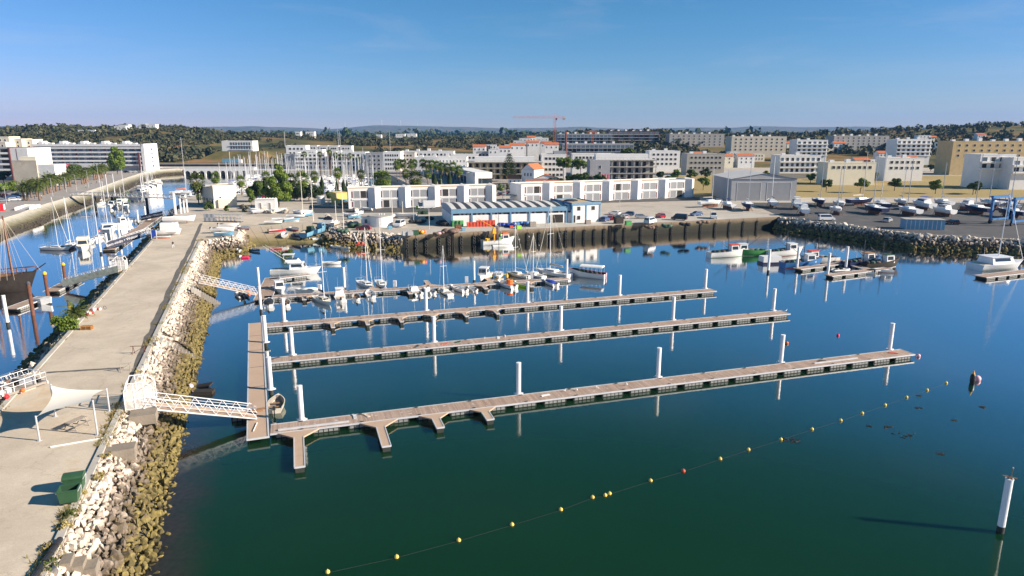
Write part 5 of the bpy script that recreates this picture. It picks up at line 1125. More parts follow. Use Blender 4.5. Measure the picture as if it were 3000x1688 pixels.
# --- far side
sf = cruiser('big white sport fishing boat with flybridge and two long outriggers', BP(866, 805)+Vector((0, .8, 0)), S-R(9), 10.5, 3.4, 1.15, ('gelcoat', 'gelcoat'), (-.12, .2), 1.35, True, 0, antenna=False, name='sport_fishing_boat')
mb = MB(); mb.frus((-2.2, -1.1, .9, 1.1, 2.62), (-2., -1., .4, 1., 3.3)); mb.build('flybridge', 'gelcoat', sf); mb = MB(); mb.frus((-1.9, -.9, .35, .9, 3.31), (-1.7, -.8, -.1, .8, 3.6)); mb.build('bridge_screen', 'glass', sf)
for sg in (-1, 1): mb = MB(); mb.tube((-.8, sg*1.2, 2.5), (-6.3, sg*(1.7 if sg < 0 else .9), 6.4 if sg > 0 else 6.6), .045, .02, 5); mb.build('outrigger', 'white_steel', sf)
mb = MB(); mb.box(-2.6, -.9, 4.3, -.2, .9, 4.4); mb.tube((-2.3, -.8, 3.3), (-2.4, -.8, 4.3), .04); mb.tube((-2.3, .8, 3.3), (-2.4, .8, 4.3), .04); mb.tube((-.6, -.8, 3.4), (-.4, -.8, 4.3), .04); mb.tube((-.6, .8, 3.4), (-.4, .8, 4.3), .04); mb.build('hard_top', 'gelcoat', sf)
cruiser('white cabin cruiser with rounded pilothouse at the pontoon platform', BP(820, 856), DN+.15, 5.6, 2.3, .85, cab=(-.2, .15), ch=1.2, motor=0)
dinghy('white runabout under a domed white cover', BP(901, 857), S+R(180)-.1, 4.6, 1.9, .6, cov='cloth_white', motor=False, seats=0)
rib('grey inflatable with black motor beside the far gangway foot', BP(706, 868), UP+.3, 4.6, 2.)
sailboat('white sloop with bow rail, left one of the pair beyond the pontoon', BP(1073, 840), DN+.25, 7.2, 11.2, ('gelcoat', 'gelcoat'), None, furl='sail_cloth')
sailboat('white sloop with a light blue sail cover, right one of the pair', BP(1118, 838), DN+.05, 6.8, 12.3, ('gelcoat', 'timber_dark'), 'sky_blue')
cruiser('tall white wheelhouse motor boat at the middle far side of the pontoon', BP(1419, 818), UP+2.6, 6.4, 2.6, 1.0, cab=(-.1, .28), ch=1.5, motor=0)
yt = sailboat('low yellow and white trimaran with a black mast', BP(1462, 811), UP+R(180)-.3, 6.4, 13.2, ('gelcoat', 'yellow'), None, mastm='black_plastic')
for sg in (-1, 1): mb = MB(); mb.loft([[(x, sg*1.7+.28*k*math.cos(a), .35+.28*k*math.sin(a)) for a in [i*6.283/7 for i in range(7)]] for x, k in ((-2.4, .2), (-1.2, .9), (1.2, 1.), (2.8, .1))]); mb.tube((0, 0, .6), (0, sg*1.7, .5), .07); mb.build('outrigger_hull', 'yellow', yt, True)
sailboat('white yacht with a brown varnished stern', BP(1515, 810), UP+.5, 6.6, 10.2, ('gelcoat', 'timber'), None, deck='cream_gelcoat')
sailboat('white yacht with dark boom left of the largest yacht', BP(1566, 810), UP+.35, 6.2, 8.6, ('gelcoat', 'navy'), None, mastm='white_steel', furl='sail_cloth')
sailboat('largest white yacht on the pontoon with draped beige sail', BP(1619, 806), UP+.55, 9.2, 14.6, ('gelcoat', 'navy'), 'canvas', furl='sail_cloth')
tb = dinghy('white wooden boat with red trim, canopy and high curved bow', BP(1718, 812), S+R(140), 8.2, 2.9, 1.05, ('gelcoat', 'gelcoat'), 'green_dark', False, 3, stripe='red_paint', name='canopy_boat', sheer=.75)
mb = MB(); mb.loft([[(x, 1.2*math.cos(a), 2.35+.35*math.sin(a)) for a in [i*math.pi/6 for i in range(7)]] for x in (-3.6, 1.2)]); mb.build('canopy', 'cloth_white', tb)
for x in np.linspace(-3.5, 1.1, 6):
    for sg in (-1, 1): mb = MB(); mb.tube((x, sg*1.15, .9), (x, sg*1.15, 2.36), .03, n=4); mb.build('canopy_post', 'white_steel', tb)
mb = MB(); mb.box(-4.3, -.05, -.1, -4.08, .05, 1.3); mb.build('rudder', 'red_paint', tb)
# --- lone boats
ob = dinghy('weathered open boat with outboard tied to the walkway pontoon', BP(811, 1192), UP-.1, 3.9, 1.9, .6, ('cream_gelcoat', 'green_dark'), 'timber_grey', True, 2)
dinghy('grey-white rowing boat moored alone off the slipway', BP(972, 774), S-R(14), 4.4, 1.6, .5, motor=False, mats=('gelcoat', 'grey_steel'))
dinghy('white boat with open cockpit under the corner boulders', BP(697, 740), DN+.2, 4.6, 1.9, .7, console=True)
dinghy('purple-blue small boat off the corner boulders', BP(748, 736), R(-35), 4., 1.6, .5, ('blue_deep', 'gelcoat'), 'cloth_white')
mb = MB(); mb.loft([[(x, .35*math.cos(a), .15+.3*math.sin(a)) for a in [i*6.283/8 for i in range(8)]] for x in (-.9, -.8, .8, .9)]); o = mb.build('swim_float', 'magenta', None, True, loc=P(718, 757), rz=.2); tag(o, 'pink cylinder float in the corner below the boulders', 'float')
dinghy('white tender tied by the mound boulders, left one of two', BP(984, 727), R(160), 3.6, 1.5, .5); dinghy('white tender with red motor cover by the mound boulders, right one of two', BP(1004, 729), R(170), 4., 1.6, .55, inner='cloth_white')
# floating dock by the mound
fd = pontoon('work_pontoon', 'low work pontoon with railings below the round white building', P(1040, 728, 0), P(1152, 722, 0), 2.6, cleats=False)
Lf = (P(1152, 722, 0)-P(1040, 728, 0)).length
for x0, x1 in ((.2, Lf*.38), (Lf*.6, Lf-.2)): rail(fd, [(x0+(x1-x0)*i/5, 1.2, .6) for i in range(6)], 1.0, 'white_steel', r=.04); rail(fd, [(x0+(x1-x0)*i/5, 1.2, .6) for i in range(6)], .5, 'white_steel', r=.03)
gangway('broad plank ramp from the yard down to the low work pontoon', P(1083, 678, Q), Q+.02, P(1098, 719, .7), .75, 2.4, .9, 'timber_grey', 6, name='plank_ramp')
for x, lb in ((1050, 'left'), (1063, 'right')):
    mb = MB(); mb.box(-.6, -.4, 0, .6, .4, .7); mb.ball((0, 0, .8), .4, 7, 5); o = mb.build('buoy_bag', 'orange_red', None, loc=P(x, 722, .6)); tag(o, 'orange red buoy bundle on the work pontoon, %s one' % lb, 'buoys')
for x0, y0, x1, y1, lb in ((1036, 685, 1050, 716, 'left'), (1124, 681, 1139, 712, 'right')):
    a, c = P(x0, y0, Q), P(x1, y1, .9); mb = MB(); mb.tube(a, c, .12, n=8); o = mb.build('stay_pole', 'white_steel'); tag(o, 'sloping white stay pole from the shore to the work pontoon, %s one' % lb, 'pole')
dinghy('bright green boat at the right end of the work pontoon', BP(1168, 724), R(95), 4., 1.8, .8, ('lime', 'green_paint'), 'green_dark', False)
# fishing boat at the dock
fp = P(1460, 716); fb_ = T('fishing_boat', 'white fishing boat with yellow crane and orange wheelhouse roof at the dock wall', 'fishing boat', fp+Vector((0, .5, 0)), R(19.6))
hull(fb_, 9.4, 3.2, 1.15, ('gelcoat', 'gelcoat'), .75, .85, .1, 'timber_grey', True, .6)
c = cabin(fb_, 1.0, 3.0, 2., 1.8, 1.0, 2.7, .25, .0, 'gelcoat'); mb = MB(); mb.frus((.8, -1.05, 3., 1.05, 2.71), (1.2, -.8, 2.7, .8, 3.)); mb.build('wheelhouse_roof', 'orange', fb_)
mb = MB(); mb.tube((-1.2, 0, .8), (-1.2, 0, 4.6), .22, .18, 8); mb.frus((-1.8, -.5, -.7, .5, 3.), (-1.6, -.35, -1., .35, 4.3)); mb.tube((-1.2, 0, 4.5), (-5.4, 1.4, 7.0), .12, .07); mb.build('deck_crane', 'crane_yellow', fb_)
mb = MB(); mb.box(-.55, -.3, .8, -.15, .3, 4.6); mb.build('mast_post', 'rust', fb_)
for k in range(5): mb = MB(); mb.torus((-3.2, 0, .95+k*.16), .75-.06*k, .13, (0, 0, 1), 12, 5); mb.build('rope_coil', 'yellow', fb_, True)
mb = MB()
for a, b_ in (((-4.2, -.8, 1.1), (-3.2, 0, 3.4)), ((-4.2, .8, 1.1), (-3.2, 0, 3.4)), ((-2.4, -.8, 1.1), (-3.2, 0, 3.4)), ((-2.4, .8, 1.1), (-3.2, 0, 3.4))): mb.tube(a, b_, .06)
mb.build('gallows', 'dark_steel', fb_); mb = MB(); mb.box(.1, -.6, 1., .7, .2, 1.9); mb.build('fish_box', 'lime', fb_)
dinghy('slim white tender lying alongside the fishing boat', P(1472, 724), R(18), 5.4, 1.3, .45, seats=2)
mb = MB(); mb.add([(0, 0, .0), (.28, .05, .05), (.6, .35, .32), (.1, .12, .08)], [(0, 1, 2), (0, 2, 3)]); mb.add([(0, 0, 0), (.28, .05, .05), (.55, -.3, .35), (.1, -.1, .08)], [(0, 2, 1), (0, 3, 2)]); mb.lathe((.15, 0, 0), [(.02, -.1), (.08, 0), (.02, .1)], 6); GF = mb.mesh('gull', 'gull_white')
for i, (x, y, z) in enumerate([(1553, 684, 2.2), (1550, 695, 1.8), (1523, 703, 1.2), (1500, 704, 1.), (1580, 719, .8), (1648, 683, 2.)]):
    o = link('flying_gull', GF, None, P(x, y, z), i*1.1); tag(o, '%s white gull from the left flying low before the dock wall' % ORD([3, 2, 1, 0, 4, 5][i]), 'bird', 'gulls by the dock')
# ---- canal boats
sailboat('white cruising yacht at anchor in the canal, leftmost', BP(166, 733), R(-10), 8.4, 13., ('gelcoat', 'navy'), None, furl='sail_cloth')
tw = cruiser('cream-topped trawler yacht moored at the canal pontoon', BP(246, 733), UP+R(180)+.15, 9.2, 3.5, 1.2, cab=(-.2, .2), ch=1.6, motor=0, hard='cream_gelcoat')
mb = MB(); mb.frus((-1.8, -1.3, 1.4, 1.3, 2.92), (-1.6, -1.2, 1., 1.2, 3.5)); mb.build('flybridge', 'cream_gelcoat', tw)
sailboat('dark blue-hulled yacht half hidden behind the trawler yacht', BP(206, 726), UP, 8.6, 12.5, ('navy', 'navy'), None, furl='sail_cloth')
sailboat('yacht with a tan half-hoisted sail behind the trawler yacht', BP(262, 715), UP, 9., 12., ('gelcoat', 'navy'), 'canvas')
ct = cruiser('big white catamaran cruiser with dark wraparound windows in the canal', BP(318, 682), UP+R(180)+.3, 10., 4.6, 1.2, cab=(-.25, .22), ch=1.5, motor=0)
mb = MB(); mb.tube((.4, 0, 2.7), (.4, 0, 15.5), .1, .06); mb.build('mast', 'white_steel', ct)
sailboat('yacht with an orange flag cover beside the catamaran', BP(290, 700), UP+R(180), 8., 12.8, ('gelcoat', 'gelcoat'), 'orange')
cruiser('white motor boat with light blue canopy at the far end of the canal pontoon', BP(357, 661), S+.6, 7.4, 2.9, 1., cab=(-.1, .2), ch=1.7, motor=0, hard='gelcoat')
sailboat('yacht with bare mast behind the blue-canopied motor boat', BP(362, 650), UP, 8., 11., detail=False)
cruiser('little white cuddy boat under the welcome banner', BP(420, 650), S, 5., 2., .7, motor=1, ch=.9)
for i, (x, y, lb) in enumerate([(330, 608, 'left motor cruiser of the group under the footbridge'), (352, 602, 'middle motor cruiser of the group under the footbridge'), (368, 610, 'right motor cruiser of the group under the footbridge'), (392, 578, 'black-topped motor cruiser by the river wall'), (412, 570, 'motor cruiser next to the black-topped one by the river wall')]):
    cruiser(lb, BP(x, y), UP+R(180)+.2*i, 8.5, 3., 1.1, cab=(-.15, .25), ch=1.5, motor=0, hard='black_plastic' if i == 3 else 'gelcoat', antenna=False, group='motor cruisers along the river wall')
for i, (x, y) in enumerate([(420, 556), (432, 553), (440, 548), (448, 543), (436, 540), (452, 537), (425, 548)]):
    sailboat('%s small yacht from the left in the raft by the river wall' % ORD([0, 2, 4, 5, 3, 6, 1][i]), BP(x, y), UP+.3*i, 8.5, 11+i, detail=False, group='yachts rafted by the river wall')
for x, y, h in ((300, 600, 11.5), (366, 590, 13)):
    sailboat('slim yacht with %s mast by the footbridge' % ('shorter' if h < 12 else 'taller'), BP(x, y), UP, 8.2, h, detail=False)
for x, y, lb in ((540, 560, 'dark-hulled racing yacht with orange sail cover and very tall mast'),): sailboat(lb, BP(x, y+8), R(10), 13., 26, ('gelcoat', 'navy'), 'orange', detail=False)
for i, (x, y) in enumerate([(545, 585), (560, 580), (575, 573), (585, 566)]): cruiser('%s motor boat from the left moored beyond the white portal' % ORD(i), BP(x, y), UP+1.4, 7.5, 2.8, 1., motor=0, antenna=False, group='motor boats beyond the portal')
# canal pontoon and its piles, banner gangways
pontoon('canal_pontoon', 'grey boarded pontoon running up the canal beside the causeway', P(318, 738, 0), P(470, 632, 0), 3.0, group='canal pontoons')
for i, (x, y, top) in enumerate([(296, 745, 4.9), (316, 735, 4.6), (333, 708, 4.4), (351, 700, 4.6), (380, 680, 4.4), (406, 657, 4.6), (427, 640, 4.3)]):
    pile(P(x, y), '%s white pile from the left on the canal pontoon' % ORD(i), top, 1., False, 'piles of the canal pontoon')
gangway('nearer blue banner gangway reading Bem-vindo Welcome', P(447, 684, Q), Q+.1, P(312, 728, .8), .9, 1.3, 1.5, 'white_steel', 8, (1, .30, 1., -.1, 1.5, 'banner_navy', 'Bem-vindo • Welcome', .95))
gangway('farther blue banner gangway reading Bem-vindo Welcome', P(512, 625, Q), Q+.1, P(418, 646, .8), .9, 1.3, 1.5, 'white_steel', 8, (1, .32, 1., -.1, 1.5, 'banner_navy', 'Bem-vindo • Welcome', .95))
# nearest canal gangway with green-grey scrim and its landing, boxy white gate
gg = gangway('long gangway with grey printed scrim leading to the old sailing ship', P(352, 795, Q), Q+.1, P(190, 838, .8), .9, 1.4, 1.5, 'galvanised', 9, (1, .3, 12.5, -.1, 1.35, 'scrim') if False else None)
mat('scrim', (.22, .25, .23), .8, .35, 1.4)
La = math.dist(P(352, 795, Q).xy, P(190, 838, .8).xy)
mb = MB(); mb.add([(0, .83, Q), (La, .83, .85), (La, .83, 2.1), (0, .83, Q+1.3), (0, .86, Q), (La, .86, .85), (La, .86, 2.1), (0, .86, Q+1.3)], [(3, 2, 1, 0), (4, 5, 6, 7), (0, 1, 5, 4), (2, 3, 7, 6), (1, 2, 6, 5), (3, 0, 4, 7)]); mb.build('scrim_banner', 'scrim', gg)
cage('white barred gate box on the canal edge of the causeway', P(372, 790, Q), R(197), 2.0, 2.4, 2.6)
pontoon('ship_pontoon', 'wooden landing pontoon beside the old sailing ship', P(150, 862, 0), P(225, 823, 0), 2.6, cleats=False, group='canal pontoons')
pontoon('ship_pontoon', 'grey pontoon raft under the stern of the old sailing ship', P(30, 915, 0), P(130, 878, 0), 2.4, cleats=False, group='canal pontoons')
def rustpile(x, y, top, label, cap=True):
    t_ = T('mooring_post', label, 'pile', P(x, y), 0, 'rusty posts by the old ship'); mb = MB(); mb.lathe((0, 0, 0), [(.3, -1), (.3, top)], 12); mb.build('shaft', 'rust', t_)
    mb = MB(); mb.lathe((0, 0, top), [(.34, .0), (.36, .2), (.18, .5), (.02, .55)], 10); mb.build('cap', 'yellow' if cap else 'dark_steel', t_)
rustpile(194, 838, 4.2, 'rusty post with yellow cap, right one of two beside the ship gangway'); rustpile(142, 876, 4.6, 'rusty post with yellow cap, left one of two beside the ship gangway'); rustpile(97, 922, 5.2, 'rusty dark post at the end of the grey raft', False)
pile(P(24, 955), 'white pile with rusty foot at the left edge before the old ship', 5., 1., False, 'piles of the canal pontoon')
mb = MB(); wb = T('landing_craft', 'white boxy workboat bow raised beside the old ship', 'boat', P(131, 889), R(-20)); mb.loft([[(-1.6, -1, -.2), (-1.6, 1, -.2), (-1.6, 1, 1.0), (-1.6, -1, 1.0)], [(.4, -.9, -.2), (.4, .9, -.2), (.4, 1., 1.1), (.4, -1., 1.1)], [(1.7, -.1, .3), (1.7, .1, .3), (1.8, .15, 1.3), (1.8, -.15, 1.3)]]); mb.build('hull', 'gelcoat', wb); mb = MB(); mb.box(-1.5, -.8, 1.0, .3, .8, 1.06); mb.build('deck', 'timber_grey', wb)
# old sailing ship (caravel)
sp_ = P(62, 858); cv = T('old_sailing_ship', 'dark wooden replica sailing ship with two brown masts at the left edge', 'sailing ship', sp_+Vector((-6.4, .4, 0)), R(14))
hull(cv, 17, 5.4, 2.5, ('timber_dark', 'timber_dark'), .5, .85, .1, 'timber', True, 1.6)
mb = MB(); mb.box(-8.4, -2.3, 2.4, -4.6, 2.3, 3.7); mb.build('aftercastle', 'timber_dark', cv)
rr = hull_rings(17, 5.4, 2.5, .5, .85, .1)
for sg in (1, -1): rail(cv, [(r_[0][0], r_[0][1]*sg, r_[0][2]) for r_ in rr], .9, 'rust', 'bulwark_rail', .09)
for x, h, lean in ((4.4, 14.5, -.1), (.9, 13.0, -.2)): mb = MB(); mb.tube((x, 0, 1.5), (x+lean, 0, h), .26, .14, 8); mb.build('mast', 'rust', cv)
mb = MB()
for x, h, lean in ((4.4, 14.3, -.1), (.9, 12.8, -.2)):
    for k in (-2.4, -1.2, 0, 1.2):
        for sg in (-1, 1): mb.tube((x+lean, 0, h), (x+k, sg*2.5, 2.6), .025, n=3)
mb.tube((4.3, 0, 14.2), (9.2, 0, 3.8), .03, n=3); mb.tube((4.3, 0, 14.2), (-8., 0, 3.7), .03, n=3); mb.build('rigging', 'canvas', cv)
mb = MB(); mb.tube((7.6, 0, 3.4), (10.2, .2, 5.2), .16, .09); mb.build('bowsprit', 'timber_dark', cv)
# ---- fishing pontoons at the right
pontoon('fishing_pontoon', 'pontoon with a trap float at the right, behind two white piles', P(2335, 795, 0), P(2510, 772, 0), 2., group='fishing pontoons', cleats=False); pontoon('fishing_pontoon', 'pontoon finger nearest at right holding small tenders', P(2425, 815, 0), P(2600, 793, 0), 2., group='fishing pontoons', cleats=False); pontoon('fishing_pontoon', 'cross pontoon joining the two fishing fingers', P(2555, 800, 0), P(2400, 755, 0), 2., group='fishing pontoons', cleats=False)
for x, y, lb in ((2250, 800, 'left'), (2334, 792, 'second'), (2424, 812, 'third'), (2477, 790, 'fourth')): pile(P(x, y), 'white pile at the fishing pontoons, %s from the left' % lb, 5.2, 1., False, 'piles of the fishing pontoons')
def trawler(label, p, rz, hm, roof='gelcoat', s=1.):
    t_ = T('fishing_boat', label, 'fishing boat', p, rz, 'fishing boats at the right'); t_.scale = (s,)*3
    hull(t_, 10, 3.4, 1.3, hm, .6, .85, .1, 'timber_grey', True, .7); cabin(t_, .6, 2.8, 2., 1.8, 1.1, 2.9, .25, .0, 'gelcoat'); mb = MB(); mb.box(.4, -1., 2.91, 2.7, 1., 3.02); mb.build('wheelhouse_roof', roof, t_)
    mb = MB(); mb.tube((.2, 0, 1), (.2, 0, 6.), .08); mb.tube((.2, 0, 2.2), (-3.4, 0, 4.8), .06); mb.build('derrick', 'dark_steel', t_)
    for k in range(3): mb = MB(); mb.ball((-1.2-k*1.1, .4*(k-1), 1.25), .6, 7, 5, sz=.7); mb.build('net_heap', ('net_brown', 'net_green', 'net_dark')[k], t_)
trawler('blue-hulled fishing boat behind the two white piles', P(2350, 782), R(10), ('blue_hull', 'red_paint')); trawler('white fishing boat with red gear beyond the blue-hulled one', P(2395, 770), R(195), ('gelcoat', 'red_paint'), 'orange_red'); trawler('navy fishing boat with a brown awning at the cross pontoon', P(2525, 779), R(20), ('navy', 'navy'), 'timber'); trawler('dark fishing boat heaped with nets right of the navy one', P(2580, 784), R(15), ('timber_dark', 'gelcoat'), 'green_dark')
trawler('white fishing boat in the second row, left', P(2130, 752), R(12), ('gelcoat', 'green_paint'), 'orange_red'); trawler('green fishing boat in the second row', P(2190, 748), R(190), ('green_paint', 'gelcoat')); trawler('red-striped fishing boat in the second row', P(2300, 748), R(15), ('gelcoat', 'red_paint'))
o = T('white_barge', 'boxy white work float at the left end of the fishing pontoons', 'barge', P(2262, 772), R(8)); mb = MB(); mb.box(-3, -1.4, -.3, 3, 1.4, .5); mb.build('hull', 'navy', o); mb = MB(); mb.box(-2.8, -1.2, .5, 1.6, 1.2, 1.8); mb.build('deckhouse', 'gelcoat', o)
rib('grey inflatable tender moored at the nearest fishing finger', P(2462, 795), R(10), 4.8, 1.9, 'cloth_white'); dinghy('slim white rowing tender off the nearest fishing finger', P(2525, 802), R(170), 4.6, 1.5, .5); dinghy('white tender with red stripe at the tip of the fishing pontoons', P(2585, 798), R(175), 4.4, 1.6, .6, ('gelcoat', 'red_paint'))
cr_ = cruiser('big white catamaran yacht with tall mast at the right edge', P(2925, 787), R(12), 13., 5.6, 1.4, cab=(-.3, .15), ch=1.5, motor=0, name='catamaran')
mb = MB(); mb.tube((-.5, 0, 2.8), (-.2, 0, 17), .13, .08); mb.tube((-.3, 0, 16.8), (6.2, 0, 2), .05, n=4); mb.build('mast', 'white_steel', cr_)
pontoon('yacht_pontoon', 'pontoon with white floats before the big catamaran', P(2870, 818, 0), P(3030, 800, 0), 2.6, cleats=False, group='fishing pontoons')
# ================================================================== buildings (front along local +X, facing local -Y)
_WM = {}
def winmesh(w, h, pane, frame):
    k = (round(w, 2), round(h, 2), pane, frame)
    if k not in _WM:
        f = .09; a = MB()
        a.box(-w/2-f, -.10, -f, w/2+f, .0, 0); a.box(-w/2-f, -.08, h, w/2+f, 0, h+f); a.box(-w/2-f, -.08, 0, -w/2, 0, h); a.box(w/2, -.08, 0, w/2+f, 0, h)
        b_ = MB(); b_.box(-w/2, -.03, 0, w/2, -.001, h)
        _WM[k] = (a.mesh('window', frame), b_.mesh('pane', pane))
    return _WM[k]
def window(root, x, z, w, h, y=0., rz=0., pane='glass', frame='white_paint', name='window'):
    a, b_ = winmesh(w, h, pane, frame); o = link(name, a, root, (x, y, z), rz); link('pane', b_, o); return o
def bld(name, label, p0, p1, h, d, wall='old_white_wall', z=Q, roof='roof_grey', par=.5, cat='building', group=None):
    """body with parapet and recessed flat roof; returns root, front width"""
    rz = ang(p0, p1); w = math.dist(p0[:2], p1[:2]); t_ = T(name, label, cat, (p0[0], p0[1], z), rz, group)
    mb = MB(); mb.box(0, 0, -1.5, w, d, h-.01); mb.build('wall', wall, t_)
    mb = MB(); e = .25
    if par:
        mb.box(-.05, -.05, h, w+.05, e, h+par); mb.box(-.05, d-e, h, w+.05, d+.05, h+par); mb.box(-.05, e, h, e, d-e, h+par); mb.box(w-e, e, h, w+.05, d-e, h+par); mb.build('parapet', wall, t_)
    mb = MB(); mb.box(e if par else -.1, e if par else -.1, h-.02, (w-e) if par else w+.1, (d-e) if par else d+.1, h+.06); mb.build('roof', roof, t_)
    return t_, w
def grid(root, w, rows, cols, ww, wh, z0, dz, x0=None, x1=None, pane='glass', frame='white_paint', y=0., rz=0., skip=lambda i, j: False):
    x0 = ww if x0 is None else x0; x1 = (w-ww) if x1 is None else x1
    for j in range(rows):
        for i in range(cols):
            if skip(i, j): continue
            s_ = x0+(x1-x0)*(i+.5)/cols
            if rz == 0: window(root, s_, z0+j*dz, ww, wh, y, 0, pane, frame)
            elif rz > 0: window(root, w, z0+j*dz, ww, wh, s_, R(90), pane, frame)      # right end
            else: window(root, 0, z0+j*dz, ww, wh, s_, R(-90), pane, frame)            # left end
def bands(root, w, d, n, z0, dz, proud=1.4, bay=5., mt='old_white_wall', pane='pane_blue', pier='shutter_maroon', ends=True):
    for j in range(n):
        z = z0+j*dz; mb = MB(); mb.box(-.2, -proud, z-.28, w+(.8 if ends else .2), .0, z+.75); mb.build('balcony_band', mt, root)
        nb = max(1, int(w/bay))
        for i in range(nb):
            x = (i+.5)*w/nb; window(root, x, z+.78, w/nb*.62, dz-1.25, -.02, 0, pane, 'grey_steel')
            if i % 2: mb = MB(); mb.box(x+w/nb*.36, -proud*.7, z+.76, x+w/nb*.36+.35, -.1, z+dz-.3); mb.build('divider', pier, root)
def gable(root, x0, x1, y0, y1, z0, rise, mt='roof_tile', wall='old_white_wall', along='x', over=.3):
    mb = MB(); o_ = over
    if along == 'x':
        ym = (y0+y1)/2; mb.add([(x0-o_, y0-o_, z0), (x1+o_, y0-o_, z0), (x1+o_, ym, z0+rise), (x0-o_, ym, z0+rise), (x0-o_, y1+o_, z0), (x1+o_, y1+o_, z0)], [(0, 1, 2, 3), (3, 2, 5, 4), (4, 5, 1, 0)]); g_ = [(x0, y0, z0), (x0, ym, z0+rise-.1), (x0, y1, z0), (x1, y0, z0), (x1, ym, z0+rise-.1), (x1, y1, z0)]
    else:
        xm = (x0+x1)/2; mb.add([(x0-o_, y0-o_, z0), (x0-o_, y1+o_, z0), (xm, y1+o_, z0+rise), (xm, y0-o_, z0+rise), (x1+o_, y0-o_, z0), (x1+o_, y1+o_, z0)], [(3, 2, 1, 0), (4, 5, 2, 3), (0, 1, 5, 4)]); g_ = [(x0, y0, z0), (xm, y0, z0+rise-.1), (x1, y0, z0), (x0, y1, z0), (xm, y1, z0+rise-.1), (x1, y1, z0)]
    ro = mb.build('roof', mt, root); mb = MB(); mb.add(g_, [(0, 1, 2), (3, 4, 5)]); mb.build('gable', wall, root); return ro
# ---- sheds with triangular piers (two rows)
def sheds(label, p0, p1, h, d, units, first_side=True):
    t_, w = bld('workshop_row', label, p0, p1, h-.5, d, 'old_white_wall', par=.5, roof='roof_ochre', group='white workshop rows')
    u = w/units
    for i in range(units):
        x = i*u; a, c = x+.10*u, x+.62*u
        if i == 0 and first_side: a = x+.15*u
        for k in range(2):                                 # two shutters above two below
            xc = a+(c-a)*(.27+.46*k); ww = (c-a)*.38
            for j, zz in enumerate((.15, h*.52)):
                m_ = 'shutter_grey'
                if (i*3+k*2+j) % 7 == 3: m_ = 'dark_gap'
                wn = window(t_, xc, zz, ww, h*.36 if j else h*.37, 0, 0, m_, 'white_paint', 'shutter')
        for xx in (a-.02*u, c-.005*u):
            for zz in (.2, h*.53): mb = MB(); mb.box(xx-.22, -.05, zz, xx+.22, .0, zz+h*.33); mb.build('slit_panel', 'shutter_maroon', t_)
        mb = MB(); mb.box(a-.4, -.22, h*.43, c+.4, -.001, h*.49); mb.build('ledge', 'old_white_wall', t_)
        x0, x1, xm = x+.66*u, x+1.06*u, x+.86*u; x1 = min(x1, w+.2)
        if i < units-1 or True:
            mb = MB(); mb.prism([(x0, .02), (xm, -1.5), (x1, .02)], -1.5, h+.25); mb.build('pier', 'old_white_wall', t_)
            mb = MB(); mb.add([(x0, 0, h+.26), (xm, -1.5, h+.26), (x1, 0, h+.26), (xm, d*.35, h+.9)], [(0, 1, 3), (1, 2, 3), (2, 0, 3)]); mb.build('pier_roof', 'roof_light', t_)
    return t_
sheds('left row of white workshops with grey shutters and triangular piers', P(1022, 612, Q), P(1452, 600, Q), 7.0, 11, 5)
sheds('right row of white workshops with grey shutters and triangular piers', P(1527, 597, Q), P(2030, 577, Q), 7.2, 12, 6)
# ---- fish market hall
f0, f1 = P(1325, 663, Q), P(1676, 652, Q); rz = ang(f0, f1); w = math.dist(f0.xy, f1.xy); d = 22.; h = 3.9
t_ = T('market_hall', 'long blue and white fish market hall with striped curved roof', 'building', f0, rz)
mb = MB(); mb.box(0, 0, -1, w, d, h-.9); mb.build('wall', 'old_white_wall', t_)
mb = MB(); mb.box(.3, .15, h-.9, w, d-.15, h-.3); mb.build('clerestory', 'dark_gap', t_)
for i in range(28): mb = MB(); x = .8+i*(w-1.4)/28; mb.box(x, .08, h-.88, x+.62, .14, h-.32); mb.build('clerestory_pane', 'shutter_grey' if i % 4 else 'dark_gap', t_)
mb = MB(); mb.box(-.25, -.3, h-.3, w+.1, 0.02, h+1.0); mb.build('fascia', 'blue_cladding', t_)
def arc(v): return h+.72+.75*math.sin(math.pi*min(1, max(0, v)))
for i in range(24):
    m_ = 'roof_dark' if i % 2 else 'roof_light'; x0, x1 = .0+i*w/24, (i+1)*w/24; mb = MB()
    ring = [[(x0, d*k/10, arc(k/10)+(.06 if i % 2 == 0 else 0)), (x1, d*k/10, arc(k/10)+(.06 if i % 2 == 0 else 0))] for k in range(11)]
    mb.loft(ring, closed=False, caps=False); mb.build('roof_strip', m_, t_)
mb = MB(); gp_ = [(-.02, d*k/10, arc(k/10)) for k in range(11)]+[(-.02, d, h-.9), (-.02, 0, h-.9)]; mb.add(gp_, [tuple(range(len(gp_)))]); mb.build('gable', 'blue_cladding', t_)
for i in range(7): mb = MB(); x = i*w/6.3; mb.box(x-.25, -.25, -.2, x+.25, .0, h-.3); mb.build('column', 'blue_cladding', t_)
window(t_, w*.875, .05, 3.3, 2.5, -.03, 0, 'dark_gap', 'white_paint', 'doorway'); window(t_, w*.80, .05, .9, 2.3, -.03, 0, 'dark_gap', 'white_paint', 'door')
g0, g1 = P(1675, 653, Q), P(1757, 649, Q); 
t2, w2 = bld('market_office', 'two storey white office block with blue band beside the market hall', g0, g1, 5.4, 16, 'old_white_wall', roof='roof_ochre', par=0)
mb = MB(); mb.box(-.2, -.25, 5.2, w2+.2, 0, 5.95); mb.box(w2, 0, 5.2, w2+.25, 16, 5.7); mb.box(-.2, 16, 5.2, w2+.2, 16.25, 5.7); mb.build('fascia', 'blue_cladding', t2); mb = MB(); mb.box(-.25, 0, 4., 0, 16, 5.96); mb.build('sign_wall', 'blue_deep', t2)
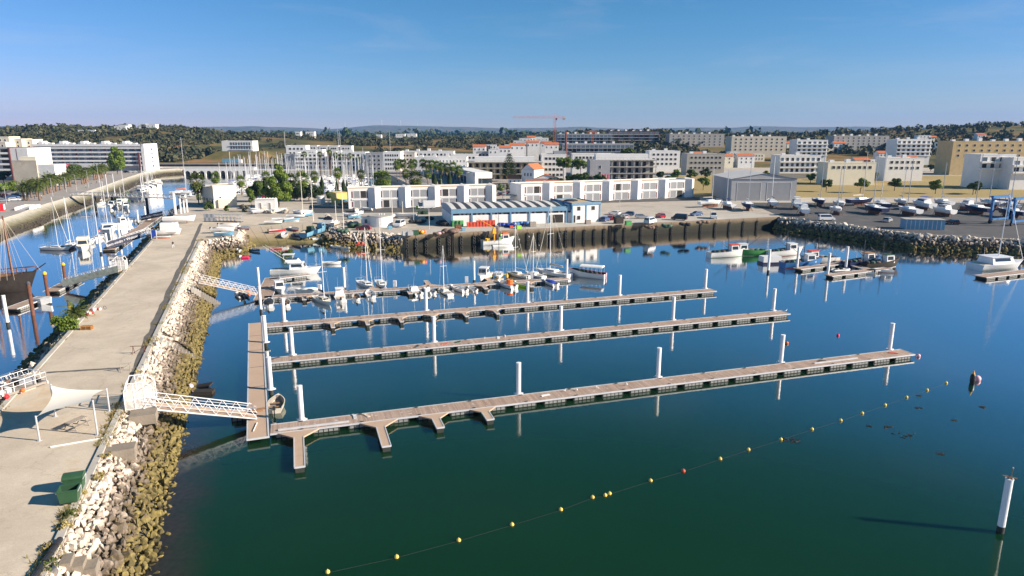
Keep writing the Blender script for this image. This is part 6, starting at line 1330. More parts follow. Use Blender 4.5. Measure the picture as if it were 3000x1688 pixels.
for x in (-.05, w2*.48, w2-.3): mb = MB(); mb.box(x, -.14, -.2, x+.4, -.001, 5.39); mb.build('column', 'blue_cladding', t2)
for x, z in ((w2*.24, 3.6), (w2*.75, 3.6), (w2*.24, .9)): window(t2, x, z, 1., 1.1, 0, 0, 'dark_gap', 'grey_steel')
window(t2, w2*.09, .02, .7, 2.2, 0, 0, 'dark_gap', 'white_paint', 'door')
for y_ in (3., 13.): mb = MB(); mb.box(-.28, y_-1.7, 4.5, -.255, y_+1.7, 5.4); mb.build('sign_board', 'letter_white', t2)
text('JAIAX', 1.5, 'letter_white', t2, (-.27, 8.2, 5.2), Euler((R(90), 0, R(-90))))
mb = MB(); mb.ball((w2*.45, 10, 5.5), 2.4, 8, 5, sz=.22); mb.build('roof_nets', 'net_dark', t2)
# ---- round building
rp = P(1117, 662, Q); t_ = T('round_building', 'low round white building with flat grey roof by the yard ramp', 'building', rp)
mb = MB(); mb.lathe((0, 0, 0), [(3.3, -.5), (3.3, 2.95)], 28); mb.build('wall', 'old_white_wall', t_); mb = MB(); mb.lathe((0, 0, 2.95), [(3.45, 0), (3.45, .16), (.1, .2)], 28); mb.build('roof', 'roof_grey', t_)
mb = MB(); mb.box(-5.6, -.6, -.5, -2.8, 3.4, 2.7); ax = mb.build('annex', 'old_white_wall', t_); mb = MB(); mb.box(-5.75, -.75, 2.7, -2.6, 3.5, 2.88); mb.build('annex_roof', 'roof_grey', ax); window(t_, -4.2, .9, .8, 1.1, -.6, 0, 'pane_blue')
for a in (-.5, .2, .9): mb = MB(); mb.tube((a, .2*a, 3.1), (a, .2*a, 3.6), .12, .16); mb.build('roof_vent', 'white_steel', t_)
# ---- cream building
c0, c1, c2 = P(629, 610, Q), P(696, 606, Q), P(590, 598, Q)
t_, w = bld('clubhouse', 'cream angular clubhouse with glazed ground floor at its left corner', c0, c1, 7.6, 9, 'wall_cream', par=.3)
v_ = Vector((c2.x-c0.x, c2.y-c0.y)); rz_ = rz = ang(c0, c1); lx = v_.x*math.cos(-rz)-v_.y*math.sin(-rz); ly = v_.x*math.sin(-rz)+v_.y*math.cos(-rz)
mb = MB(); mb.prism([(0, -.0), (-.01, 8.9), (lx+1, ly+5), (lx, ly)], 2.9, 6.9); mb.build('left_wing', 'wall_beige', t_); mb = MB(); mb.prism([(-.5, .6), (-.5, 8.5), (lx+1.3, ly+4.6), (lx+.5, ly+.5)], -1, 2.9); mb.build('glazed_base', 'glass', t_)
for i in range(6):
    f = i/5; mb = MB(); mb.tube((lx*f*.97-.1, ly*f*.97+.15, 0), (lx*f*.97-.1, ly*f*.97+.15, 2.9), .1); mb.build('column', 'white_steel', t_)
mb = MB(); mb.box(1.2, -.9, -1, w-.3, -.01, 3.); mb.build('entrance_block', 'wall_beige', t_); mb = MB(); mb.box(4.2, -.05, 3.2, 7.2, -.005, 7.2); mb.build('wall_panel', 'wall_yellow' if False else 'wall_cream', t_); mb = MB(); mb.box(4.1, -.07, 5.05, 7.3, -.051, 5.15); mb.build('panel_joint', 'wall_beige', t_)
window(t_, 2.2, 3.4, .6, .5, 0, 0, 'dark_gap'); mb = MB(); mb.box(-2, 2, 7.6, 2, 6, 8.2); mb.build('roof_plant', 'roof_grey', t_)
# ---- hut, kiosks, orange shed
h0, h1 = P(748, 614, Q), P(808, 613, Q); t_, w = bld('white_hut', 'small white hut with scalloped roof edge behind the stored boats', h0, h1, 3.3, 4, 'white_paint', par=.0, roof='roof_light')
for i in range(7): mb = MB(); x = .5+i*(w-1)/6; mb.loft([[(x+.42*math.cos(a), -.1+y_, 3.32+.38*math.sin(a)) for a in [k*math.pi/6 for k in range(7)]] for y_ in (0, 4.2)]); mb.build('roof_vault', 'roof_light', t_)
for x in (w*.26, w*.71): window(t_, x, .1, .7, 2.1, 0, 0, 'timber_grey', 'white_paint', 'door')
mb = MB(); mb.box(w*.42, -.012, 1.42, w*.58, -.002, 1.55); mb.build('name_plate', 'grey_steel', t_)
t_ = T('concrete_kiosk', 'white cylindrical kiosk standing in the road', 'kiosk', P(941, 597, Q)); mb = MB(); mb.lathe((0, 0, 0), [(1.5, -.2), (1.5, 2.7)], 16); mb.build('wall', 'old_white_wall', t_); mb = MB(); mb.lathe((0, 0, 2.7), [(1.6, 0), (1.4, .25), (.1, .3)], 16); mb.build('roof', 'roof_light', t_); mb = MB(); mb.box(.3, -1.56, 0, .9, -1.3, 2.); mb.build('door', 'grey_steel', t_)
t_, w = bld('orange_shed', 'orange and blue painted shed at the left end of the workshops', P(985, 600, Q), P(1021, 598, Q), 4.2, 6, 'wall_yellow', par=.2, roof='roof_ochre'); mb = MB(); mb.prism([(w*.35, -.03), (w, -.03), (w, -.005), (w*.35, -.005)], 0, 1.9); mb.build('blue_mural', 'sky_blue', t_)
t_ = T('bus_shelter', 'open shelter with flat roof between the workshop rows', 'shelter', P(1497, 592, Q)); mb = MB(); mb.box(-3.4, -2.5, 2.6, 3.4, 2.5, 2.8); mb.build('roof', 'roof_grey', t_)
for x in (-3.2, 3.2):
    for y_ in (-2.3, 2.3): mb = MB(); mb.tube((x, y_, 0), (x, y_, 2.6), .07); mb.build('post', 'grey_steel', t_)
# ---- town left
t_, w = bld('hotel', 'long white hotel with stacked balcony bands and roof pavilions', PY(108, 475, Q), PY(424, 475, Q), 17.3, 16, 'wall_grey', par=.4)
bands(t_, w, 16, 5, 3.9, 2.85, 1.5, 4.7, 'white_paint'); mb = MB(); mb.box(-.4, -1.6, 16.6, w+.6, -.0, 18.2); mb.build('cornice', 'white_paint', t_)
mb = MB(); mb.box(w, -1.6, -.5, w+2.2, 16.2, 18.3); mb.build('end_wall', 'white_paint', t_); mb = MB(); mb.box(w-2.4, -2.4, -.5, w-1., -1.6, 12.5); mb.build('red_fin', 'shutter_maroon', t_)
mb = MB(); mb.box(8, -4, 2.6, w*.72, -1.4, 5.2); mb.build('canopy', 'white_paint', t_); mb = MB(); mb.box(10, -3, -.5, w*.7, -.05, 2.6); mb.build('shopfront', 'glass', t_)
for i in range(5):
    x = 2.+i*w/5.2; mb = MB(); mb.loft([[(x+6*f, y_, 17.8+1.7*math.sin(math.pi*(.2+.6*f))) for f in np.linspace(0, 1, 5)]+[(x+6, y_, 17.4), (x, y_, 17.4)] for y_ in (1, 7)]); mb.box(x+1.6, .6, 17.5, x+4.2, 6, 20.1); mb.build('roof_pavilion', 'white_paint', t_); mb = MB(); mb.box(x+8, .5, 17.9, x+11, 3, 18.9); mb.build('roof_parapet', 'white_paint', t_)
for j in range(5): window(t_, w+2.2, 2.5+j*2.85, 1.8, 1.3, 8, R(90), 'dark_gap')
t_, w = bld('banded_block', 'white banded apartment block cut by the left edge', PY(-90, 385, Q), PY(42, 385, Q), 17.4, 20, 'wall_grey', par=.4); bands(t_, w, 20, 5, 2.6, 3.0, 1.2, 6., 'white_paint', 'dark_gap', ends=False)
mb = MB(); mb.box(w, -1.3, -.5, w+.7, 20, 17.9); mb.build('red_edge', 'shutter_maroon', t_); mb = MB(); mb.box(w+.7, -.6, -.5, w+10.2, 19, 17.5); mb.build('side_wing', 'white_paint', t_); mb = MB(); mb.box(w+3.9, -.66, -.5, w+4.2, -.601, 17.3); mb.build('downpipe', 'shutter_maroon', t_)
mat('mural_wall', (.62, .55, .44), .9, .12, .16, dirt=(.42, .30, .26), dscale=.17, dth=.53)
t_, w = bld('mural_building', 'blank beige wall with a faded mural facing the promenade', PY(46, 348, Q), PY(116, 348, Q), 12.3, 10, 'mural_wall', par=.0, roof='wall_beige')
mb = MB(); mb.box(w+.02, .4, -.5, w+8.5, 9.5, 10.2); mb.build('white_side', 'white_paint', t_); mb = MB(); mb.box(2.6, 2, 12.3, w-1.4, 7, 14.2); mb.build('roof_box', 'wall_cream', t_); window(t_, w+5, 6.4, .5, .8, .4, 0, 'dark_gap')
t_, w = bld('gabled_house', 'small white house with orange tile roof beside the pink sculpture', PY(163, 372, Q), PY(196, 380, Q), 7.4, 8, 'white_paint', par=0, roof='roof_tile'); gable(t_, 0, w, 0, 8, 7.5, 2.0, along='x')
t_ = T('pink_sculpture', 'tall magenta frame sculpture before the hotel', 'sculpture', PY(201, 400, Q))
for i, (x, z, s_) in enumerate([(0, 0, 1.5), (.1, 1.9, 1.3), (-.1, 3.8, 1.4), (.05, 5.6, 1.2), (.4, 7.2, 1.1)]): mb = MB(); mb.torus((x, 0, z+s_*.7), s_*.62, .22, (.2*i, 1, .1*i), 4, 5); mb.build('frame_ring', 'magenta', t_)
k_ = 0
for (x0, x1, yb, yt, Y, d, wl, lb) in [(-40, 40, 500, 402, 520, 12, 'wall_cream', 'cream stepped apartment block at the upper left edge'), (40, 75, 500, 408, 525, 12, 'wall_beige', 'grey beige apartment block left of the hotel'), (72, 106, 500, 410, 530, 12, 'wall_cream', 'cream apartment block half hidden behind the hotel'), (0, 28, 500, 418, 500, 10, 'wall_beige', 'beige house at the upper left')]:
    t_, w = bld('apartment_block', lb, PY(x0, Y, Q), PY(x1, Y, Q), ZY(yt, Y)-Q, d, wl, par=.4); grid(t_, w, 3, max(2, int(w/4)), 1.3, 1.3, ZY(yt, Y)-Q-8.5, 2.8, pane='dark_gap')
t_ = T('red_kiosk', 'red kiosk at the left edge of the promenade', 'kiosk', P(2, 618, Q), R(20)); mb = MB(); mb.box(-1.6, -1, 0, 1.2, 1, 2.6); mb.build('body', 'red_paint', t_); mb = MB(); mb.box(1.21, -.8, .4, 1.23, .8, 2.2); mb.build('panel', 'letter_white', t_)
t_ = T('sunken_ramp', 'white-walled sunken ramp at the edge of the promenade', 'ramp', P(82, 612, Q), ang(P(60, 618, Q), P(108, 604, Q)))
for y_ in (-2.2, 2.2): mb = MB(); mb.prism([(-5, y_-.2), (5, y_-.2), (5, y_+.2), (-5, y_+.2)], 0, 1.1); mb.build('side_wall', 'white_paint', t_)
mb = MB(); mb.add([(-5, -2, .02), (5, -2, .5), (5, 2, .5), (-5, 2, .02)], [(0, 1, 2, 3)]); mb.build('ramp_floor', 'wall_grey', t_); mb = MB(); mb.box(4.6, -2, .02, 5, 2, 1.1); mb.build('end_wall', 'white_paint', t_)
# ---- arch bridge
a, c = PY(538, 482, Q), PY(745, 484, Q); t_ = T('arch_bridge', 'low white bridge of many arches at the head of the river', 'bridge', (a.x, a.y, 0), ang(a, c)); w = math.dist(a.xy, c.xy)
mb = MB(); n = 10; mb.box(0, 0, 3.5, w, 7, 5.3); mb.build('deck', 'old_white_wall', t_); mb = MB(); mb.box(-30, -.15, 5.3, w+2, .15, 6.0); mb.build('parapet', 'old_white_wall', t_)
for i in range(n):
    x0, x1 = i*w/n, (i+1)*w/n; xm = (x0+x1)/2; r_ = (x1-x0)*.38; pts = [(x0, 3.55), (x0, -1), (xm-r_, -1)]+[(xm-r_*math.cos(q), 1.3+r_*math.sin(q)) for q in np.linspace(0, math.pi, 9)]+[(xm+r_, -1), (x1, -1), (x1, 3.55)]
    mb = MB(); k2 = len(pts); vs = [(p[0], 0, p[1]) for p in pts]+[(p[0], 6.9, p[1]) for p in pts]
    top = [(0, 1, 2, 3), ]; fs = []
    for q in range(k2-1): fs.append((q, q+1, k2+q+1, k2+q))
    mb.add(vs, fs); L_ = 3+9
    for q in range(3, 11): mb.add([(pts[q][0], 0, pts[q][1]), (pts[q+1][0], 0, pts[q+1][1]), (pts[q+1][0], 0, 3.55), (pts[q][0], 0, 3.55)], [(0, 1, 2, 3)])
    mb.add([(x0, 0, 3.55), (x0, 0, -1), (xm-r_, 0, -1), (xm-r_, 0, 1.3), (xm-r_, 0, 3.55)], [(0, 1, 2, 3, 4)]); mb.add([(x1, 0, 3.55), (x1, 0, -1), (xm+r_, 0, -1), (xm+r_, 0, 1.3), (xm+r_, 0, 3.55)], [(4, 3, 2, 1, 0)])
    mb.build('arch', 'old_white_wall', t_)
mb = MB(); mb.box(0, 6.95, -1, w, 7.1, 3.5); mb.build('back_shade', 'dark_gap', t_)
# ---- footbridge and its lifting towers, white portal
a, c = P(214, 578, Q), P(508, 588, Q); Lb = math.dist(a.xy, c.xy)
t_ = T('footbridge', 'long white truss footbridge crossing the canal', 'bridge', (a.x, a.y, 0), ang(a, c)); mb = MB(); mb.box(0, -1.2, 4.2, Lb, 1.2, 4.4); mb.build('deck', 'timber_grey', t_)
for y_ in (-1.25, 1.25):
    mb = MB(); mb.tube((0, y_, 4.3), (Lb, y_, 4.3), .09, n=4); mb.tube((0, y_, 5.6), (Lb, y_, 5.6), .08, n=4); n = 22
    for i in range(n): x = i*Lb/n; mb.tube((x, y_, 4.3), (x+Lb/n/2, y_, 5.6), .055, n=4); mb.tube((x+Lb/n/2, y_, 5.6), (x+Lb/n, y_, 4.3), .055, n=4)
    mb.build('side_truss', 'white_steel', t_)
for i, x in enumerate((Lb*.22, Lb*.40, Lb*.74)):
    mb = MB(); mb.tube((x, 0, -2), (x, 0, 4.2), .5, n=10); pr_ = mb.build('pier', 'timber_dark', t_)
    if i: 
        for y_ in (-1.7, 1.7): mb = MB(); mb.tube((x, y_, 4), (x, y_, 13.2), .22, .18, 8); mb.build('lifting_tower', 'galvanised', t_)
        mb = MB(); mb.tube((x, 0, 13.), (x+(-1 if i == 2 else 1)*Lb*.17, 0, 5.5), .04, n=4); mb.build('lifting_cable', 'galvanised', t_)
t_ = T('white_portal', 'tall white portal frame at the head of the farther banner gangway', 'gate', P(516, 628, Q), R(15))
mb = MB(); mb.box(-.35, -.3, 0, .25, .3, 7.3); mb.build('tall_post', 'white_steel', t_); mb = MB(); mb.box(-.3, -.3, 7.0, 1.6, 6, 7.4); mb.build('top_beam', 'white_steel', t_)
for x, y_, h_ in ((1.3, 1.5, 5.), (2.0, 3.4, 4.2), (2.6, 5.2, 4.4)): mb = MB(); mb.box(x-.2, y_-.2, 0, x+.2, y_+.2, h_); mb.build('side_post', 'white_steel', t_)
# ---- town centre and right: (x0,x1,ytop,Y,depth,wall,rows,cols,style,label)
TOWN = [
 (835, 872, 450, 500, 14, 'wall_grey', 0, 0, 'dark', 'dark glass end block left of the curved white apartments'),
 (868, 955, 447, 498, 16, 'white_paint', 4, 7, 'bal', 'white curved apartment block with balconies behind the marina'),
 (842, 900, 426, 512, 10, 'white_paint', 2, 4, 'win', 'white penthouse storeys above the curved apartment block'),
 (900, 948, 438, 510, 9, 'white_paint', 1, 4, 'win', 'white upper terrace behind the curved apartment block'),
 (954, 977, 446, 503, 14, 'shutter_maroon', 0, 0, 'none', 'narrow maroon recess block between two white apartment blocks'),
 (976, 1072, 446, 492, 14, 'white_paint', 4, 7, 'bal', 'white apartment block with dark arcade, right of the maroon recess'),
 (1073, 1124, 448, 478, 14, 'wall_grey', 4, 3, 'win', 'grey-faced office block with ribbon windows by the marina'),
 (1124, 1174, 445, 478, 14, 'white_paint', 4, 6, 'win', 'white office block with a grid of square windows by the marina'),
 (1174, 1216, 447, 492, 12, 'concrete_raw', 4, 3, 'win', 'brown-shaded block right of the square-window office'),
 (1214, 1368, 460, 440, 14, 'white_paint', 3, 15, 'small', 'long plain white block with small slit windows'),
 (1175, 1330, 443, 520, 12, 'white_paint', 1, 12, 'win', 'long low white terrace behind the slit-window block'),
 (1330, 1400, 452, 500, 12, 'white_paint', 2, 5, 'win', 'white apartment terrace left of the unfinished concrete building'),
 (1395, 1450, 444, 525, 12, 'wall_grey', 1, 4, 'win', 'grey low block behind the unfinished concrete building'),
 (1586, 1658, 452, 402, 14, 'white_paint', 4, 5, 'win', 'white four storey block right of the unfinished building'),
 (1622, 1656, 443, 408, 10, 'wall_grey', 0, 0, 'none', 'grey lift tower on the white four storey block'),
 (1676, 1752, 450, 432, 12, 'white_paint', 2, 6, 'win', 'white apartment block behind the bright green trees'),
 (1752, 1800, 450, 440, 12, 'white_paint', 1, 3, 'win', 'low white block right of the bright trees'),
 (1650, 1855, 421, 620, 18, 'wall_grey', 2, 16, 'dark', 'long grey glazed building below the dark frame blocks'),
 (1632, 1790, 392, 760, 20, 'wall_grey', 3, 14, 'dark', 'dark unfinished frame building on the skyline, left one'),
 (1782, 1930, 384, 780, 20, 'shutter_maroon', 4, 10, 'dark', 'dark brown frame building on the skyline, right one'),
 (1960, 2120, 392, 760, 20, 'concrete_raw', 4, 10, 'win', 'unfinished concrete block on the skyline right of the brown frame'),
 (2140, 2300, 400, 640, 18, 'wall_beige', 4, 10, 'win', 'long beige apartment block in the upper right town'),
 (2330, 2420, 410, 600, 16, 'white_paint', 4, 6, 'bal', 'white apartment block with balconies in the upper right town'),
 (2440, 2600, 398, 700, 18, 'concrete_raw', 5, 10, 'win', 'wide concrete apartment block on the upper right slope'),
 (2620, 2720, 408, 560, 16, 'white_paint', 4, 7, 'bal', 'white terraced apartments left of the yellow block'),
 (2780, 3060, 414, 430, 16, 'wall_ochre', 3, 12, 'win', 'long ochre apartment block behind the white villas at the right edge'),
 (2860, 2962, 452, 330, 12, 'white_paint', 2, 4, 'bal', 'white modern villa with balconies at the right edge, lower left one'),
 (2955, 3060, 462, 322, 12, 'white_paint', 2, 4, 'bal', 'white modern villa with grey balconies cut by the right edge'),
 (1900, 1990, 442, 470, 14, 'white_paint', 3, 6, 'win', 'white block behind the right workshop row'),
 (2010, 2120, 450, 430, 14, 'concrete_raw', 3, 8, 'win', 'unfinished concrete block behind the grey hangar, left one'),
 (2280, 2400, 455, 400, 14, 'white_paint', 3, 8, 'bal', 'white three storey terrace right of the grey hangar'),
 (2420, 2560, 476, 350, 12, 'wall_cream', 1, 8, 'win', 'low cream terrace with tile roof behind the boatyard'),
 (2590, 2700, 462, 380, 12, 'white_paint', 2, 6, 'win', 'white low block behind the boatyard'),
 (898, 932, 426, 640, 8, 'white_paint', 1, 3, 'win', 'first pale terrace house from the left below the scrub hill'),
 (936, 962, 427, 640, 8, 'white_paint', 1, 3, 'win', 'second pale terrace house from the left below the scrub hill'),
 (966, 992, 427, 640, 8, 'white_paint', 1, 3, 'win', 'third pale terrace house from the left below the scrub hill'),
 (998, 1032, 427, 640, 8, 'white_paint', 1, 3, 'win', 'fourth pale terrace house from the left below the scrub hill'),
]
for (x0, x1, yt, Y, d, wl, rows, cols, st, lb) in TOWN:
    z0 = terr(PY((x0+x1)/2, Y).x, Y) if Y > 540 else Q
    h = ZY(yt, Y)-z0
    t_, w = bld('apartment_block' if st == 'bal' else 'town_block', lb, PY(x0, Y, z0), PY(x1, Y, z0), h-.5, d, wl, z=z0, par=.5)
    if not rows: continue
    dz = min(3.1, (h-1)/rows) if st != 'small' else 3.; zt = h-.8-dz
    if st == 'bal':
        for j in range(rows):
            z = zt-j*dz; mb = MB(); mb.box(-.1, -1.3, z-.2, w+.3, 0, z+.55); mb.build('balcony_band', 'white_paint', t_)
            for i in range(cols): window(t_, (i+.5)*w/cols, z+.6, w/cols*.55, dz-1.2, 0, 0, 'dark_gap' if (i+j) % 3 else 'pane_blue', 'white_paint')
    elif st == 'small': grid(t_, w, rows, cols, .55, 1.2, zt-(rows-1)*dz+.6, dz, pane='dark_gap')
    elif st == 'dark':
        for j in range(rows):
            z = zt-j*dz; mb = MB(); mb.box(-.2, -1., z-.35, w+.2, 0, z); mb.build('floor_slab', 'concrete_raw' if wl != 'wall_grey' else 'wall_grey', t_)
            for i in range(cols): window(t_, (i+.5)*w/cols, z+.1, w/cols*.8, dz-.6, 0, 0, 'dark_gap' if (i*j) % 4 else 'pane_blue', 'grey_steel')
    else: grid(t_, w, rows, cols, min(1.6, w/cols*.55), 1.4, zt-(rows-1)*dz+.7, dz, pane='dark_gap')
    if w > 20:
        for k in range(int(w/9)): mb = MB(); x = 3+k*8.3; mb.box(x, d*.4, h-.45, x+2.2, d*.4+2., h+1.+.4*(k % 3)); mb.build('roof_plant', 'white_paint', t_)
# unfinished concrete frames
def frame_block(label, x0, x1, yt, Y, floors, bays, d=14, inner='wall_ochre'):
    p0, p1 = PY(x0, Y, Q), PY(x1, Y, Q); w = math.dist(p0.xy, p1.xy); h = ZY(yt, Y)-Q; t_ = T('unfinished_building', label, 'building', p0, ang(p0, p1)); dz = h/floors
    mb = MB(); mb.box(1, 2.2, -.5, w-1, d-1, h-.3); mb.build('inner_wall', inner, t_)
    for j in range(floors+1): mb = MB(); mb.box(-.3, -.6 if j % 2 else -.2, j*dz-.5, w+.3, d, j*dz-.1); mb.build('floor_slab', 'concrete_raw', t_)
    for i in range(bays+1): mb = MB(); x = i*w/bays; mb.box(max(0, x-.2), .1, -.5, min(w, x+.2), .5, h-.5); mb.build('column', 'concrete_raw', t_)
    for j in range(floors):
        for i in range(bays): mb = MB(); x = (i+.3)*w/bays; mb.box(x, 2.12, j*dz+.1, x+w/bays*.4, 2.19, j*dz+2.2); mb.build('doorway', 'dark_gap', t_)
    mb = MB()
    for i in range(bays*2+1): x = i*w/bays/2; mb.tube((x, -.4, h-.1), (x, -.4, h+1.), .05, n=4)
    mb.tube((0, -.4, h+.9), (w, -.4, h+.9), .05, n=4); mb.build('guard_rail', 'grey_steel', t_)
    mb = MB(); mb.box(w*.1, d*.3, h-.1, w*.9, d*.8, h+2.6); mb.build('roof_storey', 'white_paint', t_)
frame_block('unfinished concrete building with ochre inner walls beside the Norfolk pine', 1368, 1588, 474, 392, 3, 11)
frame_block('unfinished concrete building with deep shaded floors right of the bright trees', 1727, 1920, 468, 345, 4, 9, inner='concrete_raw')
mb = MB(); p = PY(1727, 344, Q); mb.box(0, 0, -.5, 10, 14, ZY(470, 344)-Q); o = mb.build('stair_block', 'wall_grey', None, loc=p); tag(o, 'grey blank stair block at the left end of the shaded concrete building', 'building')
for z in (2.5, 5.5, 8.5): window(o, 5, z, 1., 1.6, 0, 0, 'dark_gap')
# arcade building along the marina
a, c = P(1392, 545, Q), P(1438, 543, Q); e_ = P(1243, 500, Q)
t_, w = bld('arcade', 'long low white arcade building running back along the marina', a, c, 6.0, 10, 'white_paint', par=.3)
L_ = math.dist(a.xy, e_.xy); rz2 = ang(a, e_)-ang(a, c)
ab = T('arcade_wing', 'shaded shop wing of the arcade with blue fascia along the marina', 'building', (a.x, a.y, Q), ang(a, e_)); 
mb = MB(); mb.box(.3, -9, 3.6, L_, -.2, 6.6); mb.build('upper_wall', 'white_paint', ab); mb = MB(); mb.box(.3, -8.8, -.4, L_, -1.8, 3.6); mb.build('shop_wall', 'glass', ab); mb = MB(); mb.box(.2, .0-.2, 4.6, L_+.2, .3, 6.3); mb.build('fascia', 'blue_cladding', ab)
for i in range(18): mb = MB(); x = .5+i*(L_-1)/17; mb.box(x-.2, -.4, -.4, x+.2, 0-.01, 3.6); mb.build('column', 'white_paint', ab)
# red-roofed house
p0, p1 = PY(1526, 352, Q), PY(1590, 352, Q); t_ = T('red_roofed_house', 'white gabled house with bright orange tile roof beside the Norfolk pine', 'house', p0+Vector((.5, 1, 0)), R(-32)); w = p1.x-p0.x; h = ZY(497, 352)-Q
mb = MB(); mb.box(0, 0, -.5, 7.2, 10, h); mb.build('wall', 'white_paint', t_); w8 = 7.2; gable(t_, 0, w8, 0, 10, h+.01, 3.0, along='y')
for x in (.25, .5, .75): window(t_, w8*x, h-3.2, .7, 1.5, 0, 0, 'dark_gap')
t_ = T('house_wings', 'low white wings with red tile roofs around the gabled house', 'house', p0, 0)
for (xa, xb, hh, dd, al) in ((-6.5, -.05, 2.9, 8, 'x'), (w*.6, w+8, 3.3, 7, 'y')):
    y0 = -3 if xa > 0 else 0; mb = MB(); mb.box(xa, y0-.01, -.5, xb, y0+dd, hh); wg = mb.build('wing', 'white_paint', t_); gable(t_, xa, xb, y0, y0+dd, hh+.01, 2.0, along=al, over=.35)
    for k in range(3): window(t_, xa+(k+.5)*(xb-xa)/3, .9, .7, 1.2, y0-.01, 0, 'dark_gap')
for i, (x0, x1, yt, Y, lb) in enumerate([(1660, 1735, 530, 335, 'low white house with dark red roof behind the workshops'), (1540, 1640, 530, 322, 'long white boundary wall house below the red roofs')]):
    p0, p1 = PY(x0, Y, Q), PY(x1, Y, Q); h = ZY(yt, Y)-Q; t_, w = bld('low_house', lb, p0, p1, max(1.6, h), 6, 'white_paint', par=0, roof='roof_tile')
    if i == 0: gable(t_, 0, w*.6, 0, 6, h+.07, 1.8, along='y')
for i, (x, lb) in enumerate([(1760, 'left'), (1768, 'middle'), (1776, 'right')]):
    t_ = T('pink_banner', 'bright pink flag banner behind the workshops, %s one' % lb, 'flag', PY(x, 318, Q)); h_ = ZY(511, 318)-Q; mb = MB(); mb.tube((0, 0, 0), (0, 0, h_), .06); mb.build('pole', 'white_steel', t_); mb = MB(); mb.box(.06, -.02, h_-2.0, .9, .02, h_); mb.build('cloth', 'magenta', t_)
# white villages on the slopes
VIL = [(1480, 440, 470), (1468, 436, 520), (1497, 430, 540), (1515, 432, 520), (1530, 424, 560), (1545, 420, 600), (1560, 424, 560), (1572, 418, 620), (1588, 416, 640), (1600, 426, 600), (1520, 418, 640), (1538, 411, 680), (1556, 409, 690), (1575, 407, 700), (1452, 444, 500), (1615, 430, 540), (1440, 430, 560), (1420, 433, 560), (1405, 436, 540), (1590, 410, 690)]
for i, (x, y, Y) in enumerate(VIL):
    p = PY(x, Y, 0); z0 = terr(p.x, Y) if Y > 540 else Q; h = max(4., ZY(y-6, Y)-z0); w = 8+(i*5 % 4)
    t_, w = bld('village_house', '%s white village house from the left on the slope before the tower crane' % ORD(sorted(v[0] for v in VIL).index(x)), Vector((p.x-w/2, Y, z0)), Vector((p.x+w/2, Y, z0)), h, 8, 'white_paint', z=z0, par=0, roof='roof_tile' if i % 3 == 0 else 'roof_light', group='white houses of the slope village')
    if i % 3 == 0: gable(t_, 0, w, 0, 8, h+.08, 1.6, along='x')
    for k in range(3): window(t_, (k+.5)*w/3, h-2.6, .9, 1.2, 0, 0, 'dark_gap')
HILL = [(258, 396, 880, 10, 'white villa on the wooded hill, left one of the pair'), (280, 392, 880, 14, 'larger white villa on the wooded hill above the hotel'), (378, 374, 985, 14, 'white house on the hill crest beside a round pine'), (368, 388, 960, 16, 'white terrace wall house below the crest house'), (450, 378, 985, 20, 'long white villa on the hill crest'), (432, 380, 985, 10, 'pale house left of the long crest villa'), (915, 392, 990, 12, 'pink and white house on the crest above the terrace houses'), (880, 392, 1000, 7, 'tiny pale house left of the pink crest house'), (1175, 397, 1500, 20, 'distant white farm in the valley'), (1112, 399, 1500, 12, 'distant orange-roofed farm in the valley'), (1205, 396, 1550, 26, 'distant long white hamlet in the valley')]
for (x, y, Y, w, lb) in HILL:
    p = PY(x, Y, 0); z0 = max(terr(p.x, Y), ZY(y+3, Y)-1); h = max(5, ZY(y-4, Y)-z0)
    t_, w = bld('hill_house', lb, Vector((p.x-w/2, Y-6, z0)), Vector((p.x+w/2, Y-6, z0)), h, 9, 'white_paint', z=z0, par=.3, roof='roof_light', group='houses on the hills'); grid(t_, w, 1, 3, 1.2, 1.4, h-3, 3, pane='dark_gap')
    mb = MB(); mb.box(0, .5, -14, w, 8, -1.5); mb.build('footing', 'wall_beige', t_)
# white modern building on the hill with earth cut, its road
t_, w = bld('school_building', 'white modern building with glazed middle on the hillside', PY(655, 640, 0)+Vector((0, 0, 0)), PY(745, 640, 0), 9, 14, 'white_paint', z=terr(PY(700, 640).x, 640)+7, par=.4)
for j in range(2): mb = MB(); mb.box(w*.25, -.6, 1.2+j*3.6, w*.98, -.02, 1.6+j*3.6); mb.build('floor_slab', 'white_paint', t_)
for j in range(2):
    for i in range(8): window(t_, w*.3+i*w*.085, 1.8+j*3.6, w*.07, 2.6, 0, 0, 'pane_blue', 'white_paint')
mb = MB(); mb.frus((-30, -22, w+34, 40, -14), (-3, -3, w+6, 20, .05)); mb.build('earth_platform', 'hill_ground', t_)
